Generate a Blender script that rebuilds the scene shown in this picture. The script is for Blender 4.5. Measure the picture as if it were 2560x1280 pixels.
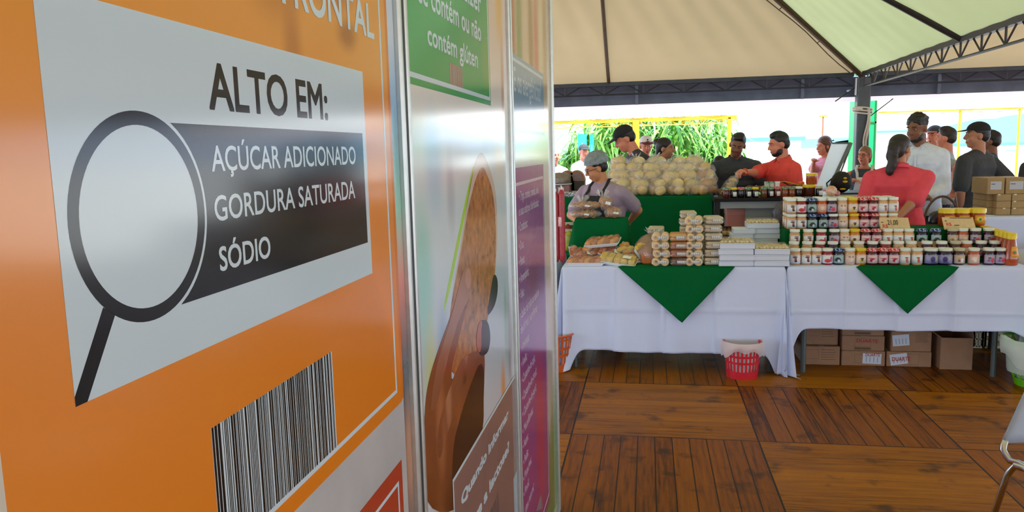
import bpy, bmesh, math, random
import numpy as np
from mathutils import Vector, Matrix, Euler

SC = bpy.context.scene
COL = SC.collection
for _o in list(bpy.data.objects):
    bpy.data.objects.remove(_o)

# ------------------------------------------------------------------ camera
F_PX = 1920.0
EYE = 1.58
_vp = (1620.0, 372.0)
_d = np.array([(_vp[0]-1280)/F_PX, -(_vp[1]-640)/F_PX, -1.0]); _d /= np.linalg.norm(_d)
_up = np.cross(np.array([1, .025, 0.]), _d); _up /= np.linalg.norm(_up)
_x = np.cross(_d, _up)
CAM_R = np.array([_x, _d, _up])
cam_data = bpy.data.cameras.new('camera')
cam_data.sensor_fit = 'HORIZONTAL'
cam_data.sensor_width = 36.0
cam_data.lens = F_PX/2560*36.0
cam_data.clip_start = .02
cam_data.clip_end = 1500
cam = bpy.data.objects.new('camera', cam_data)
COL.objects.link(cam)
_m = Matrix.Identity(4)
for _i in range(3):
    for _j in range(3):
        _m[_i][_j] = CAM_R[_i, _j]
_m[2][3] = EYE
cam.matrix_world = _m
SC.camera = cam

# ------------------------------------------------------------------ light
world = bpy.data.worlds.new('overcast_sky')
SC.world = world
world.use_nodes = True
_bg = world.node_tree.nodes['Background']
_bg.inputs['Color'].default_value = (.68, .87, 1.15, 1)
_bg.inputs['Strength'].default_value = 2.9
sun_d = bpy.data.lights.new('sun', 'SUN')
sun_d.energy = 12.0
sun_d.angle = math.radians(1.5)
sun_d.color = (1, .96, .88)
sun = bpy.data.objects.new('sun', sun_d)
COL.objects.link(sun)
sun.rotation_euler = Euler((math.radians(28), math.radians(16), 0))
SC.view_settings.view_transform = 'Standard'
SC.view_settings.look = 'None'
SC.view_settings.exposure = 0.22
SC.view_settings.gamma = 1.0
SC.view_settings.use_curve_mapping = False

# ------------------------------------------------------------------ measuring the place from the camera
def _ray(px, py):
    return CAM_R @ np.array([(px-1280)/F_PX, -(py-640)/F_PX, -1.0])
def at_y(px, py, Y):
    r = _ray(px, py); r = r*(Y/r[1]); return Vector((r[0], r[1], r[2]+EYE))
def at_z(px, py, Z):
    r = _ray(px, py); r = r*((Z-EYE)/r[2]); return Vector((r[0], r[1], r[2]+EYE))
def at_x(px, py, X):
    r = _ray(px, py); r = r*(X/r[0]); return Vector((r[0], r[1], r[2]+EYE))
def mpp(Y):
    return Y/F_PX/CAM_R[1][2]*-1  # metres per pixel at depth Y (approx.)

# ------------------------------------------------------------------ materials
_mats = {}
def lin(c):
    return tuple((x/12.92 if x <= .04045 else ((x+.055)/1.055)**2.4) for x in c)
def rgb(r, g, b):
    return lin((r/255, g/255, b/255))
def mat(name, color, rough=.6, metal=0., spec=.5, noise=0., nscale=30., bump=0., bscale=200., trans=0., coat=0.):
    """plain procedural material; noise = relative value variation of the colour"""
    if name in _mats: return _mats[name]
    m = bpy.data.materials.new(name); m.use_nodes = True
    nt = m.node_tree; b = nt.nodes['Principled BSDF']
    b.inputs['Base Color'].default_value = (*color, 1)
    b.inputs['Roughness'].default_value = rough
    b.inputs['Metallic'].default_value = metal
    b.inputs['Specular IOR Level'].default_value = spec
    b.inputs['Coat Weight'].default_value = coat
    if noise:
        tc = nt.nodes.new('ShaderNodeTexCoord'); n = nt.nodes.new('ShaderNodeTexNoise')
        n.inputs['Scale'].default_value = nscale; n.inputs['Detail'].default_value = 4
        nt.links.new(tc.outputs['Object'], n.inputs['Vector'])
        r = nt.nodes.new('ShaderNodeValToRGB')
        lo = [max(0, c*(1-noise)) for c in color]; hi = [min(1, c*(1+noise)) for c in color]
        r.color_ramp.elements[0].position = .3; r.color_ramp.elements[0].color = (*lo, 1)
        r.color_ramp.elements[1].position = .7; r.color_ramp.elements[1].color = (*hi, 1)
        nt.links.new(n.outputs['Fac'], r.inputs['Fac']); nt.links.new(r.outputs['Color'], b.inputs['Base Color'])
    if bump:
        tc = nt.nodes.new('ShaderNodeTexCoord'); n = nt.nodes.new('ShaderNodeTexNoise')
        n.inputs['Scale'].default_value = bscale
        nt.links.new(tc.outputs['Object'], n.inputs['Vector'])
        bp = nt.nodes.new('ShaderNodeBump'); bp.inputs['Strength'].default_value = bump
        bp.inputs['Distance'].default_value = .01
        nt.links.new(n.outputs['Fac'], bp.inputs['Height']); nt.links.new(bp.outputs['Normal'], b.inputs['Normal'])
    _mats[name] = m
    return m

def fabric_translucent(name, color, trans_color, w):
    """woven sheet that lets some of the daylight behind it through"""
    m = bpy.data.materials.new(name); m.use_nodes = True
    nt = m.node_tree; out = nt.nodes['Material Output']
    nt.nodes.remove(nt.nodes['Principled BSDF'])
    tc = nt.nodes.new('ShaderNodeTexCoord'); n = nt.nodes.new('ShaderNodeTexNoise')
    n.inputs['Scale'].default_value = 1.3; n.inputs['Detail'].default_value = 5
    nt.links.new(tc.outputs['Object'], n.inputs['Vector'])
    d = nt.nodes.new('ShaderNodeBsdfDiffuse'); t = nt.nodes.new('ShaderNodeBsdfTranslucent')
    for node, c in ((d, color), (t, trans_color)):
        r = nt.nodes.new('ShaderNodeValToRGB')
        r.color_ramp.elements[0].position = .25; r.color_ramp.elements[0].color = (*[x*.9 for x in c], 1)
        r.color_ramp.elements[1].position = .75; r.color_ramp.elements[1].color = (*c, 1)
        nt.links.new(n.outputs['Fac'], r.inputs['Fac']); nt.links.new(r.outputs['Color'], node.inputs['Color'])
    mx = nt.nodes.new('ShaderNodeMixShader'); mx.inputs['Fac'].default_value = w
    nt.links.new(d.outputs[0], mx.inputs[1]); nt.links.new(t.outputs[0], mx.inputs[2])
    nt.links.new(mx.outputs[0], out.inputs['Surface'])
    return m

def plastic_film(name, tint=(1, 1, 1), gloss=.12, rough=.12, fog=.06):
    """clear crinkled packaging film: mostly see-through, some gloss, a little milky"""
    if name in _mats: return _mats[name]
    m = bpy.data.materials.new(name); m.use_nodes = True
    nt = m.node_tree; out = nt.nodes['Material Output']
    nt.nodes.remove(nt.nodes['Principled BSDF'])
    tr = nt.nodes.new('ShaderNodeBsdfTransparent'); tr.inputs['Color'].default_value = (*tint, 1)
    g = nt.nodes.new('ShaderNodeBsdfGlossy'); g.inputs['Roughness'].default_value = rough
    d = nt.nodes.new('ShaderNodeBsdfDiffuse'); d.inputs['Color'].default_value = (*[.9*t for t in tint], 1)
    tc = nt.nodes.new('ShaderNodeTexCoord'); n = nt.nodes.new('ShaderNodeTexNoise')
    n.inputs['Scale'].default_value = 28; n.inputs['Detail'].default_value = 3
    nt.links.new(tc.outputs['Object'], n.inputs['Vector'])
    bp = nt.nodes.new('ShaderNodeBump'); bp.inputs['Strength'].default_value = .9; bp.inputs['Distance'].default_value = .02
    nt.links.new(n.outputs['Fac'], bp.inputs['Height']); nt.links.new(bp.outputs['Normal'], g.inputs['Normal'])
    m1 = nt.nodes.new('ShaderNodeMixShader'); m1.inputs['Fac'].default_value = gloss
    m2 = nt.nodes.new('ShaderNodeMixShader'); m2.inputs['Fac'].default_value = fog
    nt.links.new(tr.outputs[0], m1.inputs[1]); nt.links.new(g.outputs[0], m1.inputs[2])
    nt.links.new(m1.outputs[0], m2.inputs[1]); nt.links.new(d.outputs[0], m2.inputs[2])
    nt.links.new(m2.outputs[0], out.inputs['Surface'])
    _mats[name] = m
    return m

def checked_cloth(name, c1, c2, scale):
    if name in _mats: return _mats[name]
    m = mat(name, c1, .8); nt = m.node_tree; b = nt.nodes['Principled BSDF']
    tc = nt.nodes.new('ShaderNodeTexCoord'); v = nt.nodes.new('ShaderNodeTexNoise'); v.inputs['Scale'].default_value = scale
    v.inputs['Detail'].default_value = 0
    nt.links.new(tc.outputs['Object'], v.inputs['Vector'])
    r = nt.nodes.new('ShaderNodeValToRGB'); r.color_ramp.interpolation = 'CONSTANT'
    r.color_ramp.elements[0].color = (*c1, 1); r.color_ramp.elements[1].position = .52; r.color_ramp.elements[1].color = (*c2, 1)
    nt.links.new(v.outputs['Fac'], r.inputs['Fac']); nt.links.new(r.outputs['Color'], b.inputs['Base Color'])
    return m

def print_photo(name, base_stops, blobs, rough=.32, axis_lo=0., axis_hi=2.4, spec=.5):
    """printed out-of-focus picture on a board: a vertical colour ramp with soft blobs.
    base_stops [(z, rgb)], blobs [(y, z, ry, rz, rgb, strength)] in metres on the board"""
    m = bpy.data.materials.new(name); m.use_nodes = True
    nt = m.node_tree; b = nt.nodes['Principled BSDF']
    b.inputs['Roughness'].default_value = rough; b.inputs['Specular IOR Level'].default_value = spec
    geo = nt.nodes.new('ShaderNodeNewGeometry'); sep = nt.nodes.new('ShaderNodeSeparateXYZ')
    nt.links.new(geo.outputs['Position'], sep.inputs[0])
    mr = nt.nodes.new('ShaderNodeMapRange'); mr.inputs['From Min'].default_value = axis_lo; mr.inputs['From Max'].default_value = axis_hi
    nt.links.new(sep.outputs['Z'], mr.inputs['Value'])
    r = nt.nodes.new('ShaderNodeValToRGB')
    st = sorted(base_stops)
    els = r.color_ramp.elements
    while len(els) < len(st): els.new(.5)
    for e, (z, c) in zip(els, st):
        e.position = (z-axis_lo)/(axis_hi-axis_lo); e.color = (*c, 1)
    nt.links.new(mr.outputs[0], r.inputs['Fac'])
    cur = r.outputs['Color']
    for (y, z, ry, rz, c, s) in blobs:
        a = nt.nodes.new('ShaderNodeVectorMath'); a.operation = 'SUBTRACT'
        a.inputs[1].default_value = (0, y, z)
        nt.links.new(geo.outputs['Position'], a.inputs[0])
        k = nt.nodes.new('ShaderNodeVectorMath'); k.operation = 'MULTIPLY'; k.inputs[1].default_value = (0, 1/ry, 1/rz)
        nt.links.new(a.outputs[0], k.inputs[0])
        l = nt.nodes.new('ShaderNodeVectorMath'); l.operation = 'LENGTH'
        nt.links.new(k.outputs[0], l.inputs[0])
        f = nt.nodes.new('ShaderNodeMapRange'); f.interpolation_type = 'SMOOTHSTEP'
        f.inputs['From Min'].default_value = 1; f.inputs['From Max'].default_value = .15
        f.inputs['To Min'].default_value = 0; f.inputs['To Max'].default_value = s
        nt.links.new(l.outputs['Value'], f.inputs['Value'])
        mx = nt.nodes.new('ShaderNodeMix'); mx.data_type = 'RGBA'
        nt.links.new(f.outputs[0], mx.inputs[0]); nt.links.new(cur, mx.inputs[6]); mx.inputs[7].default_value = (*c, 1)
        cur = mx.outputs[2]
    nt.links.new(cur, b.inputs['Base Color'])
    return m

# ------------------------------------------------------------------ mesh building
class MB:
    """collects shapes and links them as one mesh object"""
    def __init__(self):
        self.bm = bmesh.new(); self.mi = 0; self.mats = []
    def use(self, m):
        if m not in self.mats: self.mats.append(m)
        self.mi = self.mats.index(m); return self
    def _f(self, vs):
        try:
            f = self.bm.faces.new(vs); f.material_index = self.mi; return f
        except ValueError:
            return None
    def verts(self, pts):
        return [self.bm.verts.new(p) for p in pts]
    def box(self, x0, x1, y0, y1, z0, z1):
        return self.hexa([(x0,y0,z0),(x1,y0,z0),(x1,y1,z0),(x0,y1,z0),(x0,y0,z1),(x1,y0,z1),(x1,y1,z1),(x0,y1,z1)])
    def hexa(self, p):
        v = self.verts(p)
        for q in ((0,3,2,1),(4,5,6,7),(0,1,5,4),(1,2,6,5),(2,3,7,6),(3,0,4,7)): self._f([v[i] for i in q])
        return self
    def obb(self, c, size, rot=None, bevel=0):
        c = Vector(c); R = rot or Matrix.Identity(3)
        if isinstance(R, Euler): R = R.to_matrix()
        sx, sy, sz = [s/2 for s in size]
        if bevel:
            # chamfered box: lofted outline
            b = min(bevel, sx*.9, sy*.9, sz*.9)
            def outline(x, y, cb): return [(-x+cb,-y),(x-cb,-y),(x,-y+cb),(x,y-cb),(x-cb,y),(-x+cb,y),(-x,y-cb),(-x,-y+cb)]
            layers = [(outline(sx-b, sy-b, b*.5), -sz), (outline(sx, sy, b), -sz+b), (outline(sx, sy, b), sz-b), (outline(sx-b, sy-b, b*.5), sz)]
            rows = [self.verts([c+R@Vector((x,y,z)) for x, y in o]) for o, z in layers]
            self._f(rows[0][::-1]); self._f(rows[-1])
            for a, bb in zip(rows, rows[1:]):
                for i in range(8): self._f([a[i], a[(i+1)%8], bb[(i+1)%8], bb[i]])
            return self
        self.hexa([c+R@Vector(p) for p in ((-sx,-sy,-sz),(sx,-sy,-sz),(sx,sy,-sz),(-sx,sy,-sz),(-sx,-sy,sz),(sx,-sy,sz),(sx,sy,sz),(-sx,sy,sz))])
        return self
    def tube(self, pts, r, seg=8, closed=False, caps=True):
        pts = [Vector(p) for p in pts]; n = len(pts)
        rs = r if isinstance(r, (list, tuple)) else [r]*n
        prev = None; rows = []
        for i in range(n):
            if closed: t = pts[(i+1)%n]-pts[i-1]
            else: t = pts[min(i+1,n-1)]-pts[max(i-1,0)]
            t = t.normalized() if t.length > 1e-9 else Vector((0,0,1))
            if prev is None:
                a = Vector((0,0,1)) if abs(t.z) < .9 else Vector((1,0,0))
                u = t.cross(a).normalized()
            else:
                u = (prev-t*prev.dot(t)).normalized()
            prev = u; w = t.cross(u)
            rows.append(self.verts([pts[i]+(u*math.cos(2*math.pi*k/seg)+w*math.sin(2*math.pi*k/seg))*rs[i] for k in range(seg)]))
        m = n if closed else n-1
        for i in range(m):
            a, b = rows[i], rows[(i+1)%n]
            for k in range(seg): self._f([a[k], a[(k+1)%seg], b[(k+1)%seg], b[k]])
        if caps and not closed:
            self._f(rows[0][::-1]); self._f(rows[-1])
        return self
    def lathe(self, prof, seg=20, c=(0,0,0), rot=None):
        c = Vector(c); R = rot or Matrix.Identity(3); rows = []
        for r, z in prof:
            if r < 1e-6: rows.append(self.verts([c+R@Vector((0,0,z))]))
            else: rows.append(self.verts([c+R@Vector((r*math.cos(2*math.pi*k/seg), r*math.sin(2*math.pi*k/seg), z)) for k in range(seg)]))
        for a, b in zip(rows, rows[1:]):
            for k in range(seg):
                k2 = (k+1)%seg
                if len(a) == 1 and len(b) == 1: continue
                if len(a) == 1: self._f([a[0], b[k2], b[k]])
                elif len(b) == 1: self._f([a[k], a[k2], b[0]])
                else: self._f([a[k], a[k2], b[k2], b[k]])
        return self
    def ell(self, c, r, rot=None, seg=16, rings=10, jitter=0., rnd=None):
        c = Vector(c); R = rot or Matrix.Identity(3)
        if isinstance(R, Euler): R = R.to_matrix()
        rows = []
        for i in range(rings+1):
            th = math.pi*i/rings
            if i in (0, rings): rows.append(self.verts([c+R@Vector((0,0,-r[2]*math.cos(th)))])); continue
            row = []
            for k in range(seg):
                ph = 2*math.pi*k/seg; j = 1+(rnd.uniform(-jitter, jitter) if jitter else 0)
                row.append(c+R@Vector((r[0]*math.sin(th)*math.cos(ph)*j, r[1]*math.sin(th)*math.sin(ph)*j, -r[2]*math.cos(th)*j)))
            rows.append(self.verts(row))
        for a, b in zip(rows, rows[1:]):
            for k in range(seg):
                k2 = (k+1)%seg
                if len(a) == 1: self._f([a[0], b[k2], b[k]])
                elif len(b) == 1: self._f([a[k], a[k2], b[0]])
                else: self._f([a[k], a[k2], b[k2], b[k]])
        return self
    def capsule(self, p0, p1, r0, r1, seg=12, n=4):
        p0, p1 = Vector(p0), Vector(p1); ax = p1-p0; L = ax.length
        if L < 1e-6: return self.ell(p0, (r0,)*3, seg=seg)
        R = ax.to_track_quat('Z', 'Y').to_matrix()
        prof = [(0, -r0)]+[(r0*math.cos(a), -r0*math.sin(a)) for a in [math.pi/2*(n-i)/n for i in range(1, n+1)]]
        prof += [(r1*math.cos(a), L+r1*math.sin(a)) for a in [math.pi/2*i/n for i in range(n)]]+[(0, L+r1)]
        return self.lathe(prof, seg, p0, R)
    def prism(self, pts, vec):
        """flat outline (3-D points) given a thickness vector"""
        vec = Vector(vec); a = self.verts(pts); b = self.verts([Vector(p)+vec for p in pts]); n = len(a)
        self._f(a[::-1]); self._f(b)
        for i in range(n): self._f([a[i], a[(i+1)%n], b[(i+1)%n], b[i]])
        return self
    def grid(self, fn, nu, nv, closed_u=False):
        rows = [self.verts([fn(i/(nu if closed_u else nu-1), j/(nv-1)) for i in range(nu)]) for j in range(nv)]
        for a, b in zip(rows, rows[1:]):
            for i in range(nu if closed_u else nu-1):
                i2 = (i+1)%nu
                self._f([a[i], a[i2], b[i2], b[i]])
        return self
    def torus(self, c, R0, r, rot=None, seg=16, rs=8):
        M = rot or Matrix.Identity(3)
        pts = [Vector(c)+M@Vector((R0*math.cos(2*math.pi*k/seg), R0*math.sin(2*math.pi*k/seg), 0)) for k in range(seg)]
        return self.tube(pts, r, rs, closed=True)
    def build(self, name, m=None, parent=None, smooth=True, world=False, loc=None, angle=40):
        if m is not None and not self.mats: self.mats = [m]
        if world and parent is not None:
            inv = parent.matrix_basis.inverted()
            bmesh.ops.transform(self.bm, matrix=inv, verts=self.bm.verts)
        bmesh.ops.recalc_face_normals(self.bm, faces=self.bm.faces)
        me = bpy.data.meshes.new(name)
        self.bm.to_mesh(me); self.bm.free()
        for mm in self.mats: me.materials.append(mm)
        return link(name, me, parent, smooth, angle, loc)

def link(name, me, parent=None, smooth=True, angle=40, loc=None):
    if smooth:
        for p in me.polygons: p.use_smooth = True
        try: me.set_sharp_from_angle(angle=math.radians(angle))
        except Exception: pass
    o = bpy.data.objects.new(name, me); COL.objects.link(o)
    if parent is not None: o.parent = parent
    if loc is not None: o.location = loc
    return o

def tag(o, label=None, cat=None, group=None, kind=None):
    if label: o['label'] = label
    if cat: o['category'] = cat
    if group: o['group'] = group
    if kind: o['kind'] = kind
    return o
def thing(name, label, cat, loc=(0,0,0), rz=0, group=None):
    o = bpy.data.objects.new(name, None); COL.objects.link(o)
    o.empty_display_size = .05
    o.location = loc; o.rotation_euler = (0, 0, rz)
    o.matrix_basis = Matrix.Translation(Vector(loc)) @ Matrix.Rotation(rz, 4, 'Z')
    return tag(o, label, cat, group)
KIDS = {}
def copy_tree(o, parent=None):
    c = o.copy(); COL.objects.link(c)
    if parent is not None: c.parent = parent
    for ch in o.children: copy_tree(ch, c)
    return c
def dup(root, loc, rz=0, label=None, group=None, cat=None, scale=None):
    c = copy_tree(root)
    c.location = loc; c.rotation_euler = (0, 0, rz)
    if scale is not None: c.scale = (scale,)*3 if not isinstance(scale, tuple) else scale
    if label: c['label'] = label
    if group: c['group'] = group
    if cat: c['category'] = cat
    return c

def text_mesh(name, body, m, bold=.0, parent=None, shear=0.):
    """lettering as a thin mesh; returns (object, width, cap height) lying in its local xy plane"""
    cu = bpy.data.curves.new(name, 'FONT'); cu.body = body; cu.size = 1.0
    cu.offset = 0; cu.extrude = .004; cu.resolution_u = 4; cu.shear = shear
    o = bpy.data.objects.new(name, cu); COL.objects.link(o)
    dg = bpy.context.evaluated_depsgraph_get()
    me = bpy.data.meshes.new_from_object(o.evaluated_get(dg))
    COL.objects.unlink(o); bpy.data.objects.remove(o)
    if bold:
        bm = bmesh.new(); bm.from_mesh(me); b2 = bold*1.6
        src = bm.verts[:]+bm.edges[:]+bm.faces[:]
        nb = 4 if bold >= .015 else 2
        ring = [(b2*i/nb, b2*j/nb) for i in range(nb+1) for j in range(nb+1) if (i in (0, nb) or j in (0, nb)) and (i or j)]
        for k, (dx, dy) in enumerate(ring):
            r = bmesh.ops.duplicate(bm, geom=src)
            for v in r['geom']:
                if isinstance(v, bmesh.types.BMVert): v.co += Vector((dx-b2*.5, dy-b2*.5, .0003*(k+1)))
        bm.to_mesh(me); bm.free()
    me.materials.clear(); me.materials.append(m)
    xs = [v.co.x for v in me.vertices]
    x0 = min(xs); w = max(xs)-x0
    for v in me.vertices: v.co.x -= x0
    o = bpy.data.objects.new(name, me); COL.objects.link(o)
    if parent is not None: o.parent = parent
    return o, w
CAP = .73
def split_words(o, axis, gap):
    """cut a line of lettering into one mesh per word, at the wide gaps along an axis"""
    me = o.data
    xs = sorted((v.co[axis], v.index) for v in me.vertices)
    # islands by polygon extents
    iv = sorted((min(me.vertices[i].co[axis] for i in p.vertices), max(me.vertices[i].co[axis] for i in p.vertices)) for p in me.polygons)
    cuts = []; hi = iv[0][1]
    for a, b in iv:
        if a > hi+gap: cuts.append((a+hi)/2)
        hi = max(hi, b)
    if not cuts: return [o]
    lo = [-1e9]+cuts; up = cuts+[1e9]; out = []
    for a, b in zip(lo, up):
        bm = bmesh.new(); bm.from_mesh(me)
        bmesh.ops.delete(bm, geom=[v for v in bm.verts if not (a <= v.co[axis] < b)], context='VERTS')
        m2 = bpy.data.meshes.new(o.name); bm.to_mesh(m2); bm.free()
        for m in me.materials: m2.materials.append(m)
        w = bpy.data.objects.new(o.name.split('.')[0], m2); COL.objects.link(w); w.parent = o.parent; out.append(w)
    bpy.data.objects.remove(o)
    return out
def bake_modifiers(o):
    dg = bpy.context.evaluated_depsgraph_get()
    me = bpy.data.meshes.new_from_object(o.evaluated_get(dg))
    bpy.data.objects.remove(o)
    return me
ORD = ['first','second','third','fourth','fifth','sixth','seventh','eighth','ninth','tenth','eleventh','twelfth','thirteenth',
       'fourteenth','fifteenth','sixteenth','seventeenth','eighteenth','nineteenth','twentieth']
# ================================================================== SETTING: deck, ground, tents
def deck_material():
    m = bpy.data.materials.new('stained_deck_boards'); m.use_nodes = True
    nt = m.node_tree; N = nt.nodes.new; L = nt.links.new
    b = nt.nodes['Principled BSDF']
    geo = N('ShaderNodeNewGeometry'); sep = N('ShaderNodeSeparateXYZ'); L(geo.outputs['Position'], sep.inputs[0])
    def math_(op, a, bb=None, c=None):
        n = N('ShaderNodeMath'); n.operation = op
        for i, v in enumerate((a, bb, c)):
            if v is None: continue
            if hasattr(v, 'links'): L(v, n.inputs[i])
            else: n.inputs[i].default_value = v
        return n.outputs[0]
    TX, TY = 1.012, .985
    x = math_('DIVIDE', math_('ADD', sep.outputs['X'], .425), TX)
    y = math_('DIVIDE', math_('SUBTRACT', sep.outputs['Y'], 5.127), TY)
    ix, iy = math_('FLOOR', x), math_('FLOOR', y)
    fx, fy = math_('FRACT', x), math_('FRACT', y)
    par = math_('FRACT', math_('MULTIPLY', math_('ADD', ix, iy), .5))      # 0 or .5
    isq = math_('GREATER_THAN', par, .25)
    # across-board coordinate: isq -> boards run along X (so split on fy); else split on fx
    def mixv(f, a, bb):
        n = N('ShaderNodeMix'); n.data_type = 'FLOAT'; L(f, n.inputs[0]); L(a, n.inputs[2]); L(bb, n.inputs[3]); return n.outputs[0]
    across = mixv(isq, fx, fy); along = mixv(isq, fy, fx)
    bd = math_('MULTIPLY', across, 11.0); bi, bf = math_('FLOOR', bd), math_('FRACT', bd)
    e = math_('ABSOLUTE', math_('SUBTRACT', bf, .5))
    gap = math_('GREATER_THAN', e, .468)
    ex = math_('GREATER_THAN', math_('ABSOLUTE', math_('SUBTRACT', fx, .5)), .4955)
    ey = math_('GREATER_THAN', math_('ABSOLUTE', math_('SUBTRACT', fy, .5)), .4955)
    seam = math_('MAXIMUM', ex, ey)
    # board id -> random tint
    idv = N('ShaderNodeCombineXYZ'); L(ix, idv.inputs[0]); L(iy, idv.inputs[1]); L(bi, idv.inputs[2])
    wn = N('ShaderNodeTexWhiteNoise'); L(idv.outputs[0], wn.inputs['Vector'])
    tile = N('ShaderNodeCombineXYZ'); L(ix, tile.inputs[0]); L(iy, tile.inputs[1])
    wt = N('ShaderNodeTexWhiteNoise'); L(tile.outputs[0], wt.inputs['Vector'])
    # grain: noise stretched along the board
    gv = N('ShaderNodeCombineXYZ')
    L(math_('MULTIPLY', along, 2.2), gv.inputs[0]); L(math_('ADD', math_('MULTIPLY', across, 34.0), math_('MULTIPLY', wn.outputs['Value'], 50.0)), gv.inputs[1])
    L(math_('ADD', math_('MULTIPLY', ix, 3.7), math_('MULTIPLY', iy, 9.1)), gv.inputs[2])
    g = N('ShaderNodeTexNoise'); g.inputs['Scale'].default_value = 1.6; g.inputs['Detail'].default_value = 6; g.inputs['Roughness'].default_value = .65
    L(gv.outputs[0], g.inputs['Vector'])
    ramp = N('ShaderNodeValToRGB'); el = ramp.color_ramp.elements
    el[0].position = .26; el[0].color = (*rgb(46, 24, 2), 1)
    el[1].position = .78; el[1].color = (*rgb(180, 116, 18), 1)
    q = el.new(.46); q.color = (*rgb(140, 84, 8), 1)
    v = math_('ADD', math_('MULTIPLY', g.outputs['Fac'], .8), math_('ADD', math_('MULTIPLY', wn.outputs['Value'], .16), math_('MULTIPLY', wt.outputs['Value'], .06)))
    L(v, ramp.inputs['Fac'])
    # boards seen lengthwise vs crosswise differ a little in stain colour (orange vs redder)
    hs = N('ShaderNodeHueSaturation'); hs.inputs['Saturation'].default_value = 1.1
    L(math_('ADD', math_('MULTIPLY', isq, .008), .492), hs.inputs['Hue']); L(math_('ADD', math_('MULTIPLY', isq, .28), .76), hs.inputs['Value'])
    L(ramp.outputs['Color'], hs.inputs['Color'])
    # knots / stains
    kn = N('ShaderNodeTexNoise'); kn.inputs['Scale'].default_value = 5.5; kn.inputs['Detail'].default_value = 3
    L(geo.outputs['Position'], kn.inputs['Vector'])
    kr = N('ShaderNodeMapRange'); kr.inputs['From Min'].default_value = .58; kr.inputs['From Max'].default_value = .70; kr.inputs['To Max'].default_value = .75
    L(kn.outputs['Fac'], kr.inputs['Value'])
    mk = N('ShaderNodeMix'); mk.data_type = 'RGBA'; L(kr.outputs[0], mk.inputs[0]); L(hs.outputs['Color'], mk.inputs[6]); mk.inputs[7].default_value = (*rgb(48, 30, 20), 1)
    dark = N('ShaderNodeMix'); dark.data_type = 'RGBA'
    gx = math_('MAXIMUM', math_('MULTIPLY', gap, math_('ADD', math_('MULTIPLY', isq, -.62), .92)), math_('MULTIPLY', seam, .95))
    L(gx, dark.inputs[0]); L(mk.outputs[2], dark.inputs[6]); dark.inputs[7].default_value = (*rgb(18, 9, 4), 1)
    L(dark.outputs[2], b.inputs['Base Color'])
    rr = N('ShaderNodeMapRange'); rr.inputs['To Min'].default_value = .30; rr.inputs['To Max'].default_value = .55
    L(g.outputs['Fac'], rr.inputs['Value']); L(rr.outputs[0], b.inputs['Roughness'])
    b.inputs['Specular IOR Level'].default_value = .16
    bp = N('ShaderNodeBump'); bp.inputs['Strength'].default_value = .35; bp.inputs['Distance'].default_value = .004
    L(math_('SUBTRACT', g.outputs['Fac'], gx), bp.inputs['Height']); L(bp.outputs['Normal'], b.inputs['Normal'])
    return m
mb = MB(); mb.box(-8, 13.2, -10, 11.2, -.12, 0)
tag(mb.build('floor', deck_material(), smooth=False), kind='structure')
m_ground = mat('pale_concrete_ground', rgb(205, 203, 196), .9, noise=.08, nscale=.6)
mb = MB(); mb.box(-260, 260, -120, 420, -.4, -.14)
tag(mb.build('ground', m_ground, smooth=False), 'pale sunlit paving around the tents', 'ground', kind='structure')

# ---- pyramid tents: four fabric slopes each, 10 m bays
EAVE, PITCH = 2.446, .64
m_slope_a = fabric_translucent('beige_tent_fabric', rgb(214, 196, 160), rgb(232, 208, 160), .07)
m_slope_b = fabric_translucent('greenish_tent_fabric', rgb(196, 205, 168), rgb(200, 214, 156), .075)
m_steel_dark = mat('dark_painted_steel', rgb(52, 48, 46), .5, .3, noise=.2, nscale=20)
m_brown_steel = mat('brown_rib_steel', rgb(84, 62, 42), .55, .2, noise=.2, nscale=14)
TENT_X, TENT_Y = 2.652, 10.5
def slope(a, b, apex, m, name, label):
    mb = MB(); a, b, apex = Vector(a), Vector(b), Vector(apex)
    def fn(u, v):
        p = a.lerp(b, u).lerp(apex, v)
        sag = .10*math.sin(math.pi*min(1, v*1.05))*math.sin(math.pi*u)     # fabric hangs a little between the frame
        wr = .006*math.sin(u*170+v*13)*math.exp(-((v-.35)/.4)**2)
        p.z -= sag*.6+wr
        return p
    mb.grid(fn, 160, 40)
    o = mb.build(name, m)
    tag(o, label, 'tent roof', kind='structure')
    return o
apex_a = (TENT_X-5, TENT_Y-5, EAVE+5*PITCH)
ca = [(TENT_X-10, TENT_Y-10, EAVE), (TENT_X, TENT_Y-10, EAVE), (TENT_X, TENT_Y, EAVE), (TENT_X-10, TENT_Y, EAVE)]
apex_b = (TENT_X+5, TENT_Y-5, EAVE+5*PITCH)
cb = [(TENT_X, TENT_Y-10, EAVE), (TENT_X+10, TENT_Y-10, EAVE), (TENT_X+10, TENT_Y, EAVE), (TENT_X, TENT_Y, EAVE)]
slope(ca[2], ca[3], apex_a, m_slope_a, 'ceiling', 'beige tent roof slope above the far beam')
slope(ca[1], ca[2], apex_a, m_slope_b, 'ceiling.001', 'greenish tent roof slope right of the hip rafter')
slope(ca[0], ca[1], apex_a, m_slope_a, 'ceiling.002', 'near slope of the tent roof behind the viewer')
slope(ca[3], ca[0], apex_a, m_slope_a, 'ceiling.003', 'left slope of the tent roof')
slope(cb[2], cb[3], apex_b, m_slope_a, 'ceiling.004', 'beige roof slope of the neighbouring tent at right')
slope(cb[3], cb[0], apex_b, m_slope_a, 'ceiling.005', 'left slope of the neighbouring tent')
slope(cb[0], cb[1], apex_b, m_slope_a, 'ceiling.006', 'near slope of the neighbouring tent')
slope(cb[1], cb[2], apex_b, m_slope_a, 'ceiling.007', 'right slope of the neighbouring tent')

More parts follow.
